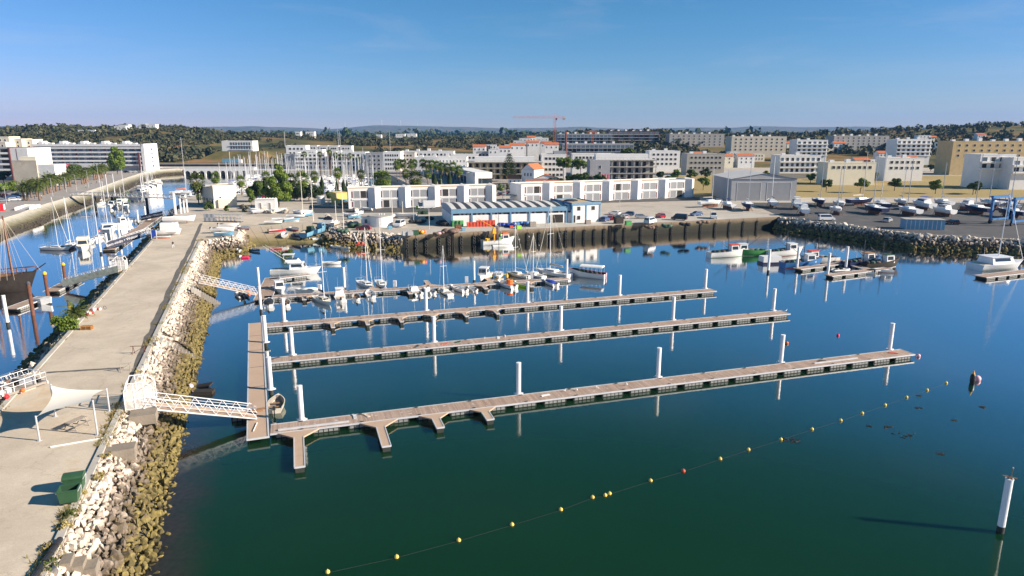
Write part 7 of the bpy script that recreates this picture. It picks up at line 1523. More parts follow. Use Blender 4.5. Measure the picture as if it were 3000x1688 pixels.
# tower cranes and tall chimney
def tcrane(label, x, Y, ytop, jl, jr, mt='orange', name='tower_crane'):
    p = PY(x, Y, Q); h = ZY(ytop, Y)-Q; t_ = T(name, label, 'crane', p); mb = MB(); s_ = .8
    for a in (-s_, s_):
        for b_ in (-s_, s_): mb.tube((a, b_, 0), (a, b_, h), .13, n=4)
    k = int(h/1.8)
    for i in range(k):
        z0, z1 = i*h/k, (i+1)*h/k; mb.tube((-s_, -s_, z0), (s_, -s_, z1), .08, n=4); mb.tube((s_, -s_, z0), (s_, s_, z1), .08, n=4); mb.tube((-s_, s_, z0), (s_, s_, z1), .07, n=4)
    mb.build('mast', mt, t_); mb = MB(); n = 22
    for y_, z_ in ((-.6, 0), (.6, 0), (0, 1.1)): mb.tube((-jl, y_, h+z_), (jr, y_, h+z_), .1, n=4)
    for i in range(n):
        xa = -jl+i*(jl+jr)/n; xb = xa+(jl+jr)/n; mb.tube((xa, -.6, h), ((xa+xb)/2, 0, h+1.1), .06, n=4); mb.tube(((xa+xb)/2, 0, h+1.1), (xb, .6, h), .06, n=4)
    mb.build('jib', mt, t_); mb = MB(); mb.tube((0, 0, h), (0, 0, h+3.4), .2, .1); mb.tube((0, 0, h+3.3), (-jl*.6, 0, h+1), .05, n=4); mb.tube((0, 0, h+3.3), (jr*.9, 0, h+1), .05, n=4); mb.build('apex', mt, t_)
    mb = MB(); mb.box(jr-2.5, -.6, h-1.6, jr, .6, h-.05); mb.build('counterweight', 'concrete_raw', t_); mb = MB(); mb.box(.5, -.7, h-1.8, 1.8, .7, h-.1); mb.build('cab', 'glass', t_)
tcrane('tall orange tower crane above the white village', 1624, 600, 346, 36, 9); tcrane('short orange crane mast before the dark skyline building', 1735, 700, 388, 6, 4, name='tower_crane')
t_ = T('red_chimney', 'slender red brick chimney in front of the long glazed building', 'chimney', PY(1657, 520, Q)); mb = MB(); h_ = ZY(390, 520)-Q; mb.tube((0, 0, 0), (0, 0, h_), 1.1, .75, 10); mb.build('stack', 'shutter_maroon', t_); mb = MB(); mb.tube((0, 0, h_), (0, 0, h_+.6), .95, .95, 10); mb.build('rim', 'roof_tile', t_)
# radio masts and wind turbines
for i, (x, Y, yt, yb) in enumerate([(995, 560, 378, 440), (1000, 560, 384, 440), (1145, 560, 386, 440), (840, 520, 386, 430)]):
    p = PY(x, Y, Q); mb = MB(); mb.tube((0, 0, 0), (0, 0, ZY(yt, Y)-Q), .28, .16, 5); o = mb.build('lattice_mast', 'grey_steel', None, loc=p); tag(o, '%s tall thin grey mast from the left above the white town' % ORD([1, 2, 3, 0][i]), 'mast', 'tall masts over the town')
for i, (x, y) in enumerate([(1120, 381), (1175, 384), (1224, 376), (1012, 382)]):
    Y = 8600; p = PY(x, Y, 0); z0 = terr(p.x, Y); t_ = T('wind_turbine', '%s tiny white wind turbine from the left on the far mountains' % ORD([1, 2, 3, 0][i]), 'wind turbine', (p.x, Y, z0), 0, 'wind turbines on the skyline'); mb = MB(); mb.tube((0, 0, -5), (0, 0, 55), 2.2, 1.4, 6); mb.build('tower', 'white_steel', t_); mb = MB()
    for k in range(3): a = .4*i+k*2.094; mb.tube((0, -3, 55), (28*math.cos(a), -3, 55+28*math.sin(a)), 1.2, .4, 4)
    mb.build('rotor', 'white_steel', t_)
# hangar in the boatyard
p0, p1 = PY(2140, 268, Q), PY(2330, 268, Q); t_, w = bld('boat_hangar', 'big grey boatyard hangar with shallow pitched roof', p0, p1, 8.5, 26, 'wall_grey', par=0, roof='roof_light', cat='hangar'); gable(t_, 0, w, 0, 26, 8.6, 2.2, 'roof_light', 'wall_grey', 'y')
for i in range(2): window(t_, w*(.27+.46*i), .1, w*.36, 7, 0, 0, 'shutter_grey', 'white_paint', 'hangar_door')
# ================================================================== vehicles, people, gear
_CB = {}
def wheels(t_, xs, w, r=.31):
    if 'wheel' not in _CB:
        mb = MB(); mb.tube((0, -.1, 0), (0, .1, 0), .31, n=12); a = mb.mesh('wheel', 'black_rubber'); mb = MB(); mb.tube((0, -.105, 0), (0, .105, 0), .18, n=10); _CB['wheel'] = (a, mb.mesh('rim', 'galvanised'))
    for x in xs:
        for sg in (-1, 1): o = link('wheel', _CB['wheel'][0], t_, (x, sg*(w/2-.1), r)); o.scale = (r/.31,)*3; link('rim', _CB['wheel'][1], o)
def car(label, p, rz, mt='car_silver', kind='hatch', group=None):
    k = (mt, kind)
    if k not in _CB:
        if kind == 'hatch': prof = [(-2., .35, .35), (-2., .85, .95), (-1.75, .95, 1.0), (-1.5, .0, 1.43), (.2, .0, 1.46), (1., .0, .95), (1.95, .0, .8), (2.05, .0, .35)]; Lb, wd, hh = 4.1, 1.74, 1.46
        A = {'hatch': dict(body=[(-2.05, .3), (-2.02, .9), (1.0, .96), (1.95, .82), (2.05, .32)], cab=[(-1.95, .88), (-1.6, 1.42), (.15, 1.46), (1.1, .92)], w=1.74),
             'van': dict(body=[(-2.4, .35), (-2.4, 1.15), (1.6, 1.15), (2.3, 1.0), (2.45, .35)], cab=[(-2.38, 1.1), (-2.3, 1.95), (1.0, 2.0), (1.75, 1.12)], w=1.85),
             'truck': dict(body=[(-3., .45), (-3., .8), (3.0, .8), (3.05, .45)], cab=[(1.3, .78), (1.35, 2.4), (2.2, 2.4), (3.0, 1.3), (3.02, .78)], w=2.0)}[kind]
        def ext(pr, w0, w1, zb):
            mb = MB(); n = len(pr); zt = max(q[1] for q in pr); vs = []
            for sg in (-1, 1):
                for (x, z) in pr: f = 0 if z <= zb else min(1, (z-zb)/max(.01, zt-zb)); vs.append((x, sg*(w0+(w1-w0)*f)/2, z))
            mb.add(vs, [tuple(range(n)), tuple(range(2*n-1, n-1, -1))]+[(i, n+i, n+(i+1) % n, (i+1) % n) for i in range(n)]); return mb
        body = ext(A['body'], A['w'], A['w']*.97, .6); cab = ext(A['cab'], A['w']*.95, A['w']*.78, A['cab'][0][1])
        cz = A['cab'][0][1]; gl = MB(); c_ = A['cab']; n = len(c_); zt = max(q[1] for q in c_)
        for sg in (-1, 1):                                   # side glass, slightly proud
            pts = [(c_[0][0]+.25, cz+.12), (c_[1][0]+.12, zt-.12), (c_[-2][0]-.05, zt-.12), (c_[-1][0]-.28, cz+.12)]
            vs = []
            for (x, z) in pts: f = (z-cz)/(zt-cz); vs.append((x, sg*((A['w']*.95+(A['w']*.78-A['w']*.95)*f)/2+.012), z))
            gl.add(vs, [(0, 1, 2, 3)])
        a, b_ = c_[-2], c_[-1]; wv = A['w']*.36; gl.add([(b_[0]-.06, -wv*1.15, b_[1]+.1), (b_[0]-.06, wv*1.15, b_[1]+.1), (a[0]+.1, wv, a[1]-.06), (a[0]+.1, -wv, a[1]-.06)], [(0, 1, 2, 3)])
        for v_ in range(len(gl.v)-4, len(gl.v)): q = gl.v[v_]; gl.v[v_] = (q[0]+.05, q[1], q[2]+.03)
        a, b_ = c_[1], c_[0]; gl.add([(b_[0]-.02, -wv*1.15, b_[1]+.1), (b_[0]-.02, wv*1.15, b_[1]+.1), (a[0]-.03, wv, a[1]-.05), (a[0]-.03, -wv, a[1]-.05)], [(3, 2, 1, 0)])
        box = None
        if kind == 'truck': box = MB(); box.box(-3., -1.05, .82, 1.15, 1.05, 2.9); box = box.mesh('cargo_box', mt)
        _CB[k] = (body.mesh('body', mt), cab.mesh('cabin', mt), gl.mesh('glazing', 'glass'), A, box)
    body, cab, gl, A, box = _CB[k]; t_ = T({'hatch': 'parked_car', 'van': 'parked_van', 'truck': 'box_truck'}[kind], label, {'hatch': 'car', 'van': 'van', 'truck': 'truck'}[kind], p, rz, group)
    link('body', body, t_); c = link('cabin', cab, t_); link('glazing', gl, c)
    if box: link('cargo_box', box, t_)
    xs = (-1.3, 1.3) if kind == 'hatch' else ((-1.5, 1.55) if kind == 'van' else (-1.9, 2.1)); wheels(t_, xs, A['w'])
    if 'lamp' not in _CB: mb = MB(); mb.box(-.02, -.18, -.08, .02, .18, .08); _CB['lamp'] = (mb.mesh('headlight', 'letter_white'), mb.mesh('tail_light', 'red_paint'))
    x1 = A['body'][-1][0]; x0 = A['body'][0][0]
    for sg in (-1, 1): link('headlight', _CB['lamp'][0], t_, (x1+.0, sg*A['w']*.34, .62)); link('tail_light', _CB['lamp'][1], t_, (x0-.005, sg*A['w']*.36, .75))
    return t_
car('maroon hatchback parked beside the round white building', P(1066, 674, Q), R(175), 'car_maroon'); car('white van parked right of the round white building', P(1171, 664, Q), R(-100), 'van_white', 'van'); car('white box truck before the left workshops', P(1250, 612, Q), R(190), 'van_white', 'truck')
car('red car half hidden behind the white hut', P(783, 583, Q), 0, 'car_red'); car('red car parked beyond the tall pale green tree', P(858, 583, Q), R(5), 'car_red'); car('dark car parked before the orange shed', P(1008, 603, Q), R(170), 'car_black')
for i, (x, y, m_, lb) in enumerate([(1476, 570, 'car_silver', 'silver'), (1488, 568, 'car_black', 'black'), (1500, 566, 'car_blue', 'blue'), (1510, 564, 'car_silver', 'second silver'), (1520, 563, 'van_white', 'white'), (1464, 573, 'car_black', 'leftmost dark')]): car('%s car in the small car park above the workshops' % lb, P(x, y, Q), R(100), m_, group='cars in the workshop car park')
for i, (x, y, m_, lb) in enumerate([(1772, 648, 'car_blue', 'teal blue'), (1787, 644, 'car_red', 'red'), (1806, 643, 'car_black', 'black'), (1825, 640, 'car_silver', 'silver'), (1800, 630, 'van_white', 'white'), (1840, 632, 'car_blue', 'navy')]): car('%s car parked right of the market office' % lb, P(x, y, Q), R(60+i*20), m_, group='cars by the market office')
for i, (x, y, m_, lb) in enumerate([(10, 592, 'car_silver', 'silver car nearest the left edge'), (45, 589, 'van_white', 'white car nearest the first palms'), (38, 582, 'car_blue', 'blue car behind the white car'), (14, 577, 'car_maroon', 'maroon car at the left edge'), (60, 574, 'car_silver', 'pale car behind the first palm trunks'), (82, 568, 'van_white', 'white car between the palm trunks'), (102, 568, 'car_silver', 'light blue grey car between palm trunks'), (50, 577, 'car_black', 'dark car in the second row')]): car('%s in the promenade car park' % lb, P(x, y, Q), R(15), m_, group='cars in the promenade car park')
for i, (x, m_) in enumerate([(372, 'car_black'), (384, 'van_white'), (398, 'van_white'), (412, 'car_silver')]): car('%s car from the left parked below the long hotel' % ORD(i), PY(x, 455, Q), 0, m_, group='cars below the hotel')
t_ = T('lorry', 'blue curtain-sided lorry on the bypass road', 'lorry', PY(678, 545, 5.), R(2)); mb = MB(); mb.box(-6.5, -1.2, 1.1, 6, 1.2, 4.); mb.build('trailer', 'sky_blue', t_); mb = MB(); mb.box(6.3, -1.2, .6, 8.4, 1.2, 3.5); mb.build('cab', 'van_white', t_); wheels(t_, (-5, -3.8, 5, 7.4), 2.4, .5)
mb = MB(); mb.add([(-330, 542, 4.98), (-60, 535, 4.98), (-60, 548, 4.98), (-330, 555, 4.98), (-330, 542, 3.2), (-60, 535, 3.2)], [(0, 1, 2, 3), (0, 4, 5, 1)]); struct('bypass_road', mb, 'asphalt')
mb = MB(); mb.add([(-330, 541.5, 5.0), (-60, 534.5, 5.0), (-60, 534.5, 5.7), (-330, 541.5, 5.7)], [(0, 1, 2, 3)]); o = mb.build('guard_rail', 'galvanised'); tag(o, 'long grey guard rail along the bypass road', 'guard rail')

# ---- people
def person_mesh(name, stride=.25, top='cloth_dark', legs='cloth_dark', arm=.2):
    V = [(0, 0, .95), (0, 0, 1.15), (0, 0, 1.38), (0, 0, 1.5), (0, .02, 1.6), (0, .03, 1.72)]; E_ = [(0, 1), (1, 2), (2, 3), (3, 4), (4, 5)]; Rr = [(.15, .11), (.14, .10), (.16, .10), (.055, .055), (.085, .1), (.07, .085)]
    for sg in (-1, 1):
        b = len(V); s_ = sg*stride
        V += [(sg*.1, 0, .9), (sg*.1, s_*.45, .5), (sg*.1, s_, .09), (sg*.1, s_+.16, .05), (sg*.2, 0, 1.36), (sg*.25, -s_*.5, 1.1), (sg*.25, -s_*.5+arm*.6, .88), (sg*.25, -s_*.5+arm*.8, .8)]
        E_ += [(0, b), (b, b+1), (b+1, b+2), (b+2, b+3), (2, b+4), (b+4, b+5), (b+5, b+6), (b+6, b+7)]; Rr += [(.095, .095), (.065, .065), (.045, .045), (.04, .04), (.06, .06), (.045, .045), (.035, .035), (.035, .025)]
    me = bpy.data.meshes.new(name); me.from_pydata(V, E_, []); o = bpy.data.objects.new(name, me); COL.objects.link(o)
    md = o.modifiers.new('s', 'SKIN'); md2 = o.modifiers.new('b', 'SUBSURF'); md2.levels = 1; md2.render_levels = 1
    for i, r_ in enumerate(Rr): me.skin_vertices[0].data[i].radius = r_
    me.skin_vertices[0].data[0].use_root = True
    dg = bpy.context.evaluated_depsgraph_get(); dg.update(); m2 = bpy.data.meshes.new_from_object(o.evaluated_get(dg)); bpy.data.objects.remove(o)
    m2.materials.clear()
    for k in ('skin', top, legs, 'hair_dark'): m2.materials.append(MATS[k])
    for p_ in m2.polygons:
        z = p_.center.z; hand = abs(p_.center.x) > .19 and z < .98
        p_.material_index = 3 if z > 1.66 or (z > 1.58 and p_.center.y < 0) else 0 if z > 1.46 or hand else 1 if z > .98 else 2 if z > .1 else 3
        p_.use_smooth = True
    return m2
PB = {}
def person(label, p, rz, top='cloth_dark', legs='cloth_dark', stride=.25, s=1.):
    k = (top, legs, stride)
    if k not in PB: PB[k] = person_mesh('person', stride, top, legs)
    o = link('person', PB[k], None, p, rz); o.scale = (s,)*3; return tag(o, label, 'person')
person('person in dark shirt walking along the causeway', P(508, 727, Q), R(175), 'cloth_dark', 'cloth_white', .22)
person('worker in a lime green vest standing on the fishing boat', P(1468, 706, 1.2)+Vector((0, 0, .4)), R(60), 'hi_vis', 'cloth_blue', .12); person('person in white top at the dock edge beside the green crate', P(1510, 668, Q), R(200), 'cloth_white', 'cloth_dark', .15); person('person in dark clothes walking beside the blue tarps', P(1537, 670, Q), R(90), 'cloth_dark', 'cloth_dark', .25)
for i, (x, y, a, b_, lb) in enumerate([(122, 583, 'cloth_white', 'cloth_dark', 'person in white near the fourth promenade palm'), (102, 584, 'cloth_dark', 'cloth_dark', 'person in dark clothes between the first promenade palms'), (252, 552, 'hi_vis', 'cloth_dark', 'person in yellow vest on the promenade'), (268, 545, 'cloth_dark', 'cloth_blue', 'person walking on the promenade behind the yellow vest'), (283, 538, 'cloth_dark', 'cloth_dark', 'person farther along the promenade'), (962, 601, 'orange_red', 'cloth_white', 'person in red top crossing the yard road, left one'), (967, 600, 'cloth_white', 'cloth_dark', 'person in white top crossing the yard road, right one')]): person(lb, P(x, y, Q), i*1.3, a, b_, .2)

# ---- shade sail and what stands on the near causeway
A_, B_, C_2, D_ = P(116, 1291, Q), P(286, 1274, Q), P(321, 1204, Q), P(163, 1220, Q); HS = (2.35, 3.35, 2.35, 3.3)
t_ = T('shade_sail', 'cream shade sail stretched between four steel posts', 'shade sail', (0, 0, 0)); tops = []
for p, h in zip((A_, B_, C_2, D_), HS):
    mb = MB(); q = p+Vector((0, 0, h)); mb.tube(p, q, .085, .075, 10); mb.tube(p-Vector((0, 0, .0)), p+Vector((0, 0, .05)), .2, n=10); mb.build('post', 'galvanised', t_); tops.append(q-Vector((0, 0, .12)))
cen = sum(tops, Vector())/4; cr = [q.lerp(cen, .055) for q in tops]; n = 14; vs = []; 
for j in range(n+1):
    for i in range(n+1):
        u, v = i/n, j/n; cu = .10*(1-(2*u-1)**2); cv_ = .10*(1-(2*v-1)**2); u2 = u+(.5-u)*2*cv_*(1); v2 = v+(.5-v)*2*cu
        vs.append(cr[0].lerp(cr[1], u2).lerp(cr[3].lerp(cr[2], u2), v2))
mb = MB(); mb.add(vs, [(j*(n+1)+i, j*(n+1)+i+1, (j+1)*(n+1)+i+1, (j+1)*(n+1)+i) for j in range(n) for i in range(n)]); mb.build('sail', 'sail_cloth', t_, True)
for a, b_ in zip(tops, cr): mb = MB(); mb.tube(a, b_, .02); mb.build('tension_wire', 'galvanised', t_)
def picnic(label, p, rz):
    t_ = T('picnic_table', label, 'picnic table', p, rz)
    for i in range(5): mb = MB(); mb.box(-.9, -.37+i*.15, .72, .9, -.24+i*.15, .76); mb.build('table_board', 'timber_grey', t_)
    for sg in (-1, 1):
        for i in range(2): mb = MB(); y = sg*(.68+.15*i); mb.box(-.9, y-.065, .43, .9, y+.065, .47); mb.build('seat_board', 'timber_grey', t_)
    for x in (-.65, .65):
        mb = MB(); mb.tube((x, -.75, 0), (x, -.25, .72), .045); mb.tube((x, .75, 0), (x, .25, .72), .045); mb.box(x-.04, -.8, .36, x+.04, .8, .43); mb.build('trestle', 'timber_grey', t_)
picnic('grey wooden picnic table under the shade sail', P(226, 1252, Q), R(72))
def bin_(label, p, rz, opened):
    t_ = T('waste_bin', label, 'waste bin', p, rz, 'green wheeled bins'); mb = MB(); mb.frus((-.55, -.42, .55, .42, .18), (-.66, -.53, .66, .53, 1.15))
    if opened: mb.f = [f for f in mb.f if f != (4, 5, 6, 7)]; mb.m = mb.m[:len(mb.f)]
    bo = mb.build('body', 'green_plastic', t_)
    mb = MB(); mb.box(-.7, -.57, 1.12, .7, -.50, 1.2); mb.box(-.7, .50, 1.12, .7, .57, 1.2); mb.box(-.7, -.5, 1.121, -.62, .5, 1.199); mb.box(.62, -.5, 1.121, .7, .5, 1.199); mb.build('rim', 'green_plastic', t_)
    if opened:
        mb = MB(); mb.frus((-.5, -.38, .5, .38, .25), (-.62, -.5, .62, .5, 1.12)); mb.f = [f[::-1] for f in mb.f if f != (4, 5, 6, 7)]; mb.m = mb.m[:len(mb.f)]; mb.build('liner', 'green_dark', t_); mb = MB(); mb.box(-.68, .58, .35, .68, .63, 1.2); mb.build('lid', 'green_plastic', t_)
    else: mb = MB(); mb.loft([[(x, .56*math.cos(a), 1.205+.22*math.sin(a)) for a in [k*math.pi/6 for k in range(7)]] for x in (-.69, .69)]); mb.build('lid', 'green_plastic', t_)
    for sx_ in (-1, 1):
        mb = MB(); mb.tube((sx_*.69, -.5, 1.05), (sx_*.69, .5, 1.05), .03); mb.tube((sx_*.69, .5, 1.05), (sx_*.6, .45, .3), .025); mb.build('side_bar', 'galvanised', t_)
        for sy in (-1, 1): mb = MB(); mb.tube((sx_*.45, sy*.32-.03, .09), (sx_*.45, sy*.32+.03, .09), .09, n=10); mb.box(sx_*.45-.03, sy*.32-.03, .1, sx_*.45+.03, sy*.32+.03, .2); mb.build('castor', 'black_rubber', t_)
bin_('open green wheeled waste bin, nearer one of two', P(207, 1472, Q), R(20), True); bin_('closed green wheeled waste bin, farther one of two', P(222, 1436, Q), R(20), False)
# black pipe, white pole, rusty trestles, pallet, buoy heap
a, c = P(176, 1580, Q+.2), P(95, 1700, Q+.2); t_ = T('black_pipe', 'thick black pipe sections lying along the kerb at the bottom left', 'pipe', (0, 0, 0)); n = 5
for i in range(n): p, q = a.lerp(c, i/n+.004), a.lerp(c, (i+1)/n-.004); mb = MB(); mb.tube(p, q, .2, n=12); mb.build('pipe_section', 'black_plastic', t_); mb = MB(); mb.tube(q-(q-p).normalized()*.09, q+(q-p).normalized()*.03, .225, n=12); mb.build('coupling', 'black_rubber', t_)
a, c = P(148, 1310, Q+.07), P(330, 1279, Q+.07); mb = MB(); mb.tube(a, c, .07, n=8); o = mb.build('white_pole', 'white_paint'); tag(o, 'long peeling white pole lying on the concrete below the shade sail', 'pole')
def trestle(label, p, rz, w=1.2, h=.95, mt='rust'):
    t_ = T('rusty_trestle', label, 'trestle', p, rz); mb = MB()
    for x in (-w/2, w/2): mb = MB(); mb.tube((x, -.3, 0), (x, 0, h), .035); mb.tube((x, .3, 0), (x, 0, h), .035); mb.build('leg', mt, t_)
    mb = MB(); mb.tube((-w*.75, 0, h), (w*.75, 0, h), .05); mb.tube((-w/2, 0, .15), (w/2, 0, h*.9), .03); mb.build('top_bar', mt, t_)
trestle('rusty metal trestle on the kerb side above the gate cage', P(408, 1037, Q), R(5), 1.3, 1.0); trestle('small leaning metal trestle between the strip and the gate cage', P(368, 1087, Q), R(30), .9, .9, 'timber_grey')
t_ = T('wooden_pallet', 'orange-brown wooden pallet stack on the causeway near the shrub', 'pallet', P(256, 965, Q), R(5))
for k in range(3):
    for i in range(4): mb = MB(); mb.box(-.75, -.42+i*.22, .06+k*.2, .75, -.28+i*.22, .11+k*.2); mb.build('board', 'timber_orange', t_)
    for x in (-.65, 0, .65): mb = MB(); mb.box(x-.05, -.44, .11+k*.2-.12+.001, x+.05, .42, .11+k*.2-.051); mb.build('bearer', 'timber_orange', t_)
r = random.Random(8)
for i, (x, y) in enumerate([(262, 917), (272, 911), (284, 909), (294, 908), (252, 925), (268, 920)]):
    mb = MB(); mb.tube((-.32, 0, .2), (.0, 0, .2), .2, n=9); o = mb.build('drum_float', 'cloth_white', None, loc=P(x, y, Q), rz=r.uniform(0, 3)); mb = MB(); mb.tube((.005, 0, .2), (.3, 0, .2), .205, .16, n=9); mb.build('red_end', 'red_paint', o); tag(o, '%s red and white drum float from the left beside the young palm' % ORD([1, 3, 4, 5, 0, 2][i]), 'float', 'drum floats on the causeway')
mb = MB(); mb.torus((0, 0, .3), .26, .03, (.2, 1, .1)); o = mb.build('rope_ring', 'dark_steel', None, loc=P(308, 907, Q)); tag(o, 'black hoop leaning at the end of the drum floats', 'hoop')
# stored raft with railings and junk at the left edge
p0, p1 = P(-60, 1195, Q), P(135, 1128, Q); t_ = T('stored_raft', 'white railed raft piled with fishing junk on the canal edge', 'raft', p0, ang(p0, p1)); w = math.dist(p0.xy, p1.xy)
mb = MB(); mb.box(0, -.2, .25, w, 2.6, .5); mb.build('deck', 'timber_grey', t_); mb = MB(); mb.box(.6, .1, -.02, w-1, 2.3, .25); mb.build('skid', 'concrete', t_)
for y_ in (-.15, 2.55): rail(t_, [(w*i/6, y_, .5) for i in range(7)], 1., 'white_steel', r=.035); rail(t_, [(w*i/6, y_, .5) for i in range(7)], .5, 'white_steel', 'mid_rail', r=.025)
rail(t_, [(w, -.15+2.7*i/3, .5) for i in range(4)], 1., 'white_steel', 'end_rail', r=.035); mb = MB(); mb.box(w, -.3, .2, w+.08, 2.7, .52); mb.build('fascia', 'white_steel', t_)
for i in range(44): mb = MB(); x, y_ = r.uniform(.4, w-.5), r.uniform(.2, 2.2); mb.obox((x, y_), r.uniform(.5, 1.6), r.uniform(.15, .5), .5, r.uniform(.65, 1.15), r.uniform(0, 3)); mb.build('junk', ['net_dark', 'timber_grey', 'cloth_white', 'net_brown', 'timber_dark', 'grey_steel'][i % 6], t_)
mb = MB(); mb.ball((w*.35, -.45, .35), .28, 8, 6); mb.build('red_fender', 'red_paint', t_); mb = MB(); mb.ball((w*.6, -.4, .4), .22, 8, 6); mb.build('orange_fender', 'orange', t_)
gangway('white truss gangway end cut by the left edge beside the stored raft', P(62, 1122, Q), Q+.05, P(-110, 1160, 1.4), 1.0, 1.4, 1.3, bays=7)
# ---- banked stores around the slip head: boats on trailers and cradles
def cradle(t_, L_, z):
    for x in (-L_*.25, L_*.2):
        mb = MB(); mb.tube((x, -.7, 0), (x, -.35, z), .05); mb.tube((x, .7, 0), (x, .35, z), .05); mb.tube((x, -.7, .05), (x, .7, .05), .05); mb.build('cradle', 'rust', t_)
def trailer(t_, L_):
    mb = MB(); mb.tube((-L_*.4, -.5, .4), (L_*.35, -.3, .4), .05); mb.tube((-L_*.4, .5, .4), (L_*.35, .3, .4), .05); mb.tube((L_*.35, 0, .4), (L_*.62, 0, .4), .05); mb.tube((-L_*.1, -.8, .3), (-L_*.1, .8, .3), .05); mb.build('trailer_frame', 'galvanised', t_); wheels(t_, (-L_*.1,), 1.7, .3)
def ashore(fn, label, p, rz, lift=.75, tr=False, **kw):
    t_ = fn(label, p, rz, **kw); L_ = kw.get('L_', 5.)
    for ch in list(t_.children): ch.location.z += lift
    trailer(t_, L_) if tr else cradle(t_, L_, lift+.05); return t_
ashore(dinghy, 'long white boat on a trailer near the corner boulders', P(655, 683, Q), R(8), .7, True, L_=6.2, B=2., F=.7, cov='cloth_white'); ashore(dinghy, 'bright blue open boat on a trailer near the corner boulders', P(658, 695, Q), R(5), .6, True, L_=5., B=1.8, F=.6, mats=('sky_blue', 'sky_blue'), motor=False); ashore(dinghy, 'grey-white boat stored behind the white one near the corner boulders', P(672, 670, Q), R(10), .7, True, L_=5.6, B=2., F=.65, cov='canvas')
ashore(dinghy, 'dark red striped boat lying at the slip edge', P(716, 675, Q), R(-30), .5, False, L_=4.4, B=1.7, F=.55, mats=('gelcoat', 'red_paint'))
ashore(sailboat, 'white yacht hull on a cradle beside the white portal', P(538, 655, Q), R(12), 1.1, False, L_=9., mast=.01, cover=None, detail=False) if False else ashore(dinghy, 'long white yacht hull on a cradle beside the white portal', P(528, 655, Q), R(15), .9, False, L_=9., B=2.9, F=1.1, motor=False, seats=1, name='yacht_hull')
t_ = ashore(dinghy, 'white hull carrying a boxy white cabin on the canal side of the causeway', P(486, 690, Q), R(12), .5, False, L_=8., B=2.8, F=.9, motor=False, seats=0, name='cabin_hull'); mb = MB(); mb.frus((-1., -1.2, 3.2, 1.2, 1.0), (-.9, -1.1, 3., 1.1, 3.4)); c = mb.build('cabin', 'gelcoat', t_); mb = MB(); mb.box(-.4, -.8, 3.405, 2., .8, 3.46); mb.build('roof_panel', 'grey_steel', c)
dinghy('orange and white kayak-like boat lying beside the blue sign', P(478, 699, Q)+Vector((0, 0, .25)), R(5), 4., 1., .35, ('gelcoat', 'orange'), motor=False, seats=1)
t_ = T('sign_board', 'blue sign board on white posts at the head of the nearer banner gangway', 'sign', P(452, 700, Q), R(10))
for x in (-.6, .6): mb = MB(); mb.box(x-.06, -.06, 0, x+.06, .06, 2.3); mb.build('post', 'white_steel', t_)
mb = MB(); mb.box(-.54, -.03, .5, .54, .03, 2.2); mb.build('panel', 'royal_blue', t_)
# checkered barrier stack
p0, p1 = P(598, 650, Q), P(706, 652, Q); t_ = T('barrier_stack', 'stack of metal crowd barriers with a grey checkered panel at its left end', 'barriers', p0, ang(p0, p1)); w = math.dist(p0.xy, p1.xy)
for i in range(5):
    for j in range(2): mb = MB(); x = i*.72; mb.box(x, -.02, .2+j*1.1, x+.70, .02, 1.28+j*1.1); mb.build('checker_panel', 'cloth_white' if (i+j) % 2 else 'grey_steel', t_)
for k in range(9): mb = MB(); y_ = .15+.12*k; mb.tube((3.4, y_, .25+.25*k*.0), (w, y_, .25), .03, n=4); mb.tube((3.4, y_, 2.2), (w, y_, 2.2), .03, n=4); mb.tube((3.4, y_, 1.2), (w, y_, 1.2), .03, n=4); [mb.tube((3.4+q*(w-3.4)/7, y_, .25), (3.4+q*(w-3.4)/7, y_, 2.2), .025, n=4) for q in range(8)]; mb.build('barrier', 'galvanised', t_)
mb = MB(); mb.box(0, -.1, 0, w, 1.4, .18); mb.build('pallet_base', 'dark_steel', t_)
# small boats before the hut and across the yard
YB = [(745, 622, 'gelcoat', 'left of the hut front'), (758, 626, 'grey_steel', 'grey boat before the hut'), (772, 622, 'gelcoat', 'before the left hut door'), (790, 625, 'cream_gelcoat', 'cream boat before the hut'), (806, 623, 'gelcoat', 'before the right hut corner'), (822, 622, 'gelcoat', 'right of the hut'), (838, 624, 'cream_gelcoat', 'second cream boat right of the hut'), (872, 628, 'gelcoat', 'below the yard road, left'), (893, 627, 'gelcoat', 'below the yard road, second'), (905, 634, 'sky_blue', 'pale blue boat below the yard road'), (960, 640, 'gelcoat', 'near the black archway boat'), (1022, 636, 'gelcoat', 'left behind the round building'), (1040, 642, 'sky_blue', 'blue-white boat left of the round building'), (1055, 630, 'gelcoat', 'behind the round building'), (1040, 620, 'gelcoat', 'by the shed corner'), (1075, 618, 'gelcoat', 'by the first shed pier'), (1150, 640, 'gelcoat', 'right behind the round building'), (985, 660, 'cream_gelcoat', 'brown-cream wreck on the mound')]
for i, (x, y, m_, lb) in enumerate(YB): ashore(dinghy, 'small stored boat, %s' % lb, P(x, y, Q), R((i*47) % 180), .45, i % 2 == 0, L_=4.2+(i % 3)*.5, B=1.7, F=.6, mats=(m_, m_), cov=['cloth_white', None, 'canvas', None][i % 4], motor=i % 3 == 0, seats=1, group='boats stored in the yard')
ashore(dinghy, 'long slim white boat on a trailer before the left workshops', P(1190, 640, Q), R(175), .8, True, L_=7., B=2., F=.6)
SB = [(802, 657, ('gelcoat', 'green_paint'), 10, 5.2), (830, 648, ('gelcoat', 'sky_blue'), 15, 6.5), (856, 650, ('sky_blue', 'gelcoat'), 25, 4.6), (812, 668, ('red_paint', 'gelcoat'), 20, 4.6), (834, 671, ('gelcoat', 'gelcoat'), 100, 4.8), (862, 664, ('gelcoat', 'red_paint'), -40, 4.6), (868, 672, ('navy', 'gelcoat'), -50, 4.6), (868, 638, ('gelcoat', 'sky_blue'), 5, 6.)]
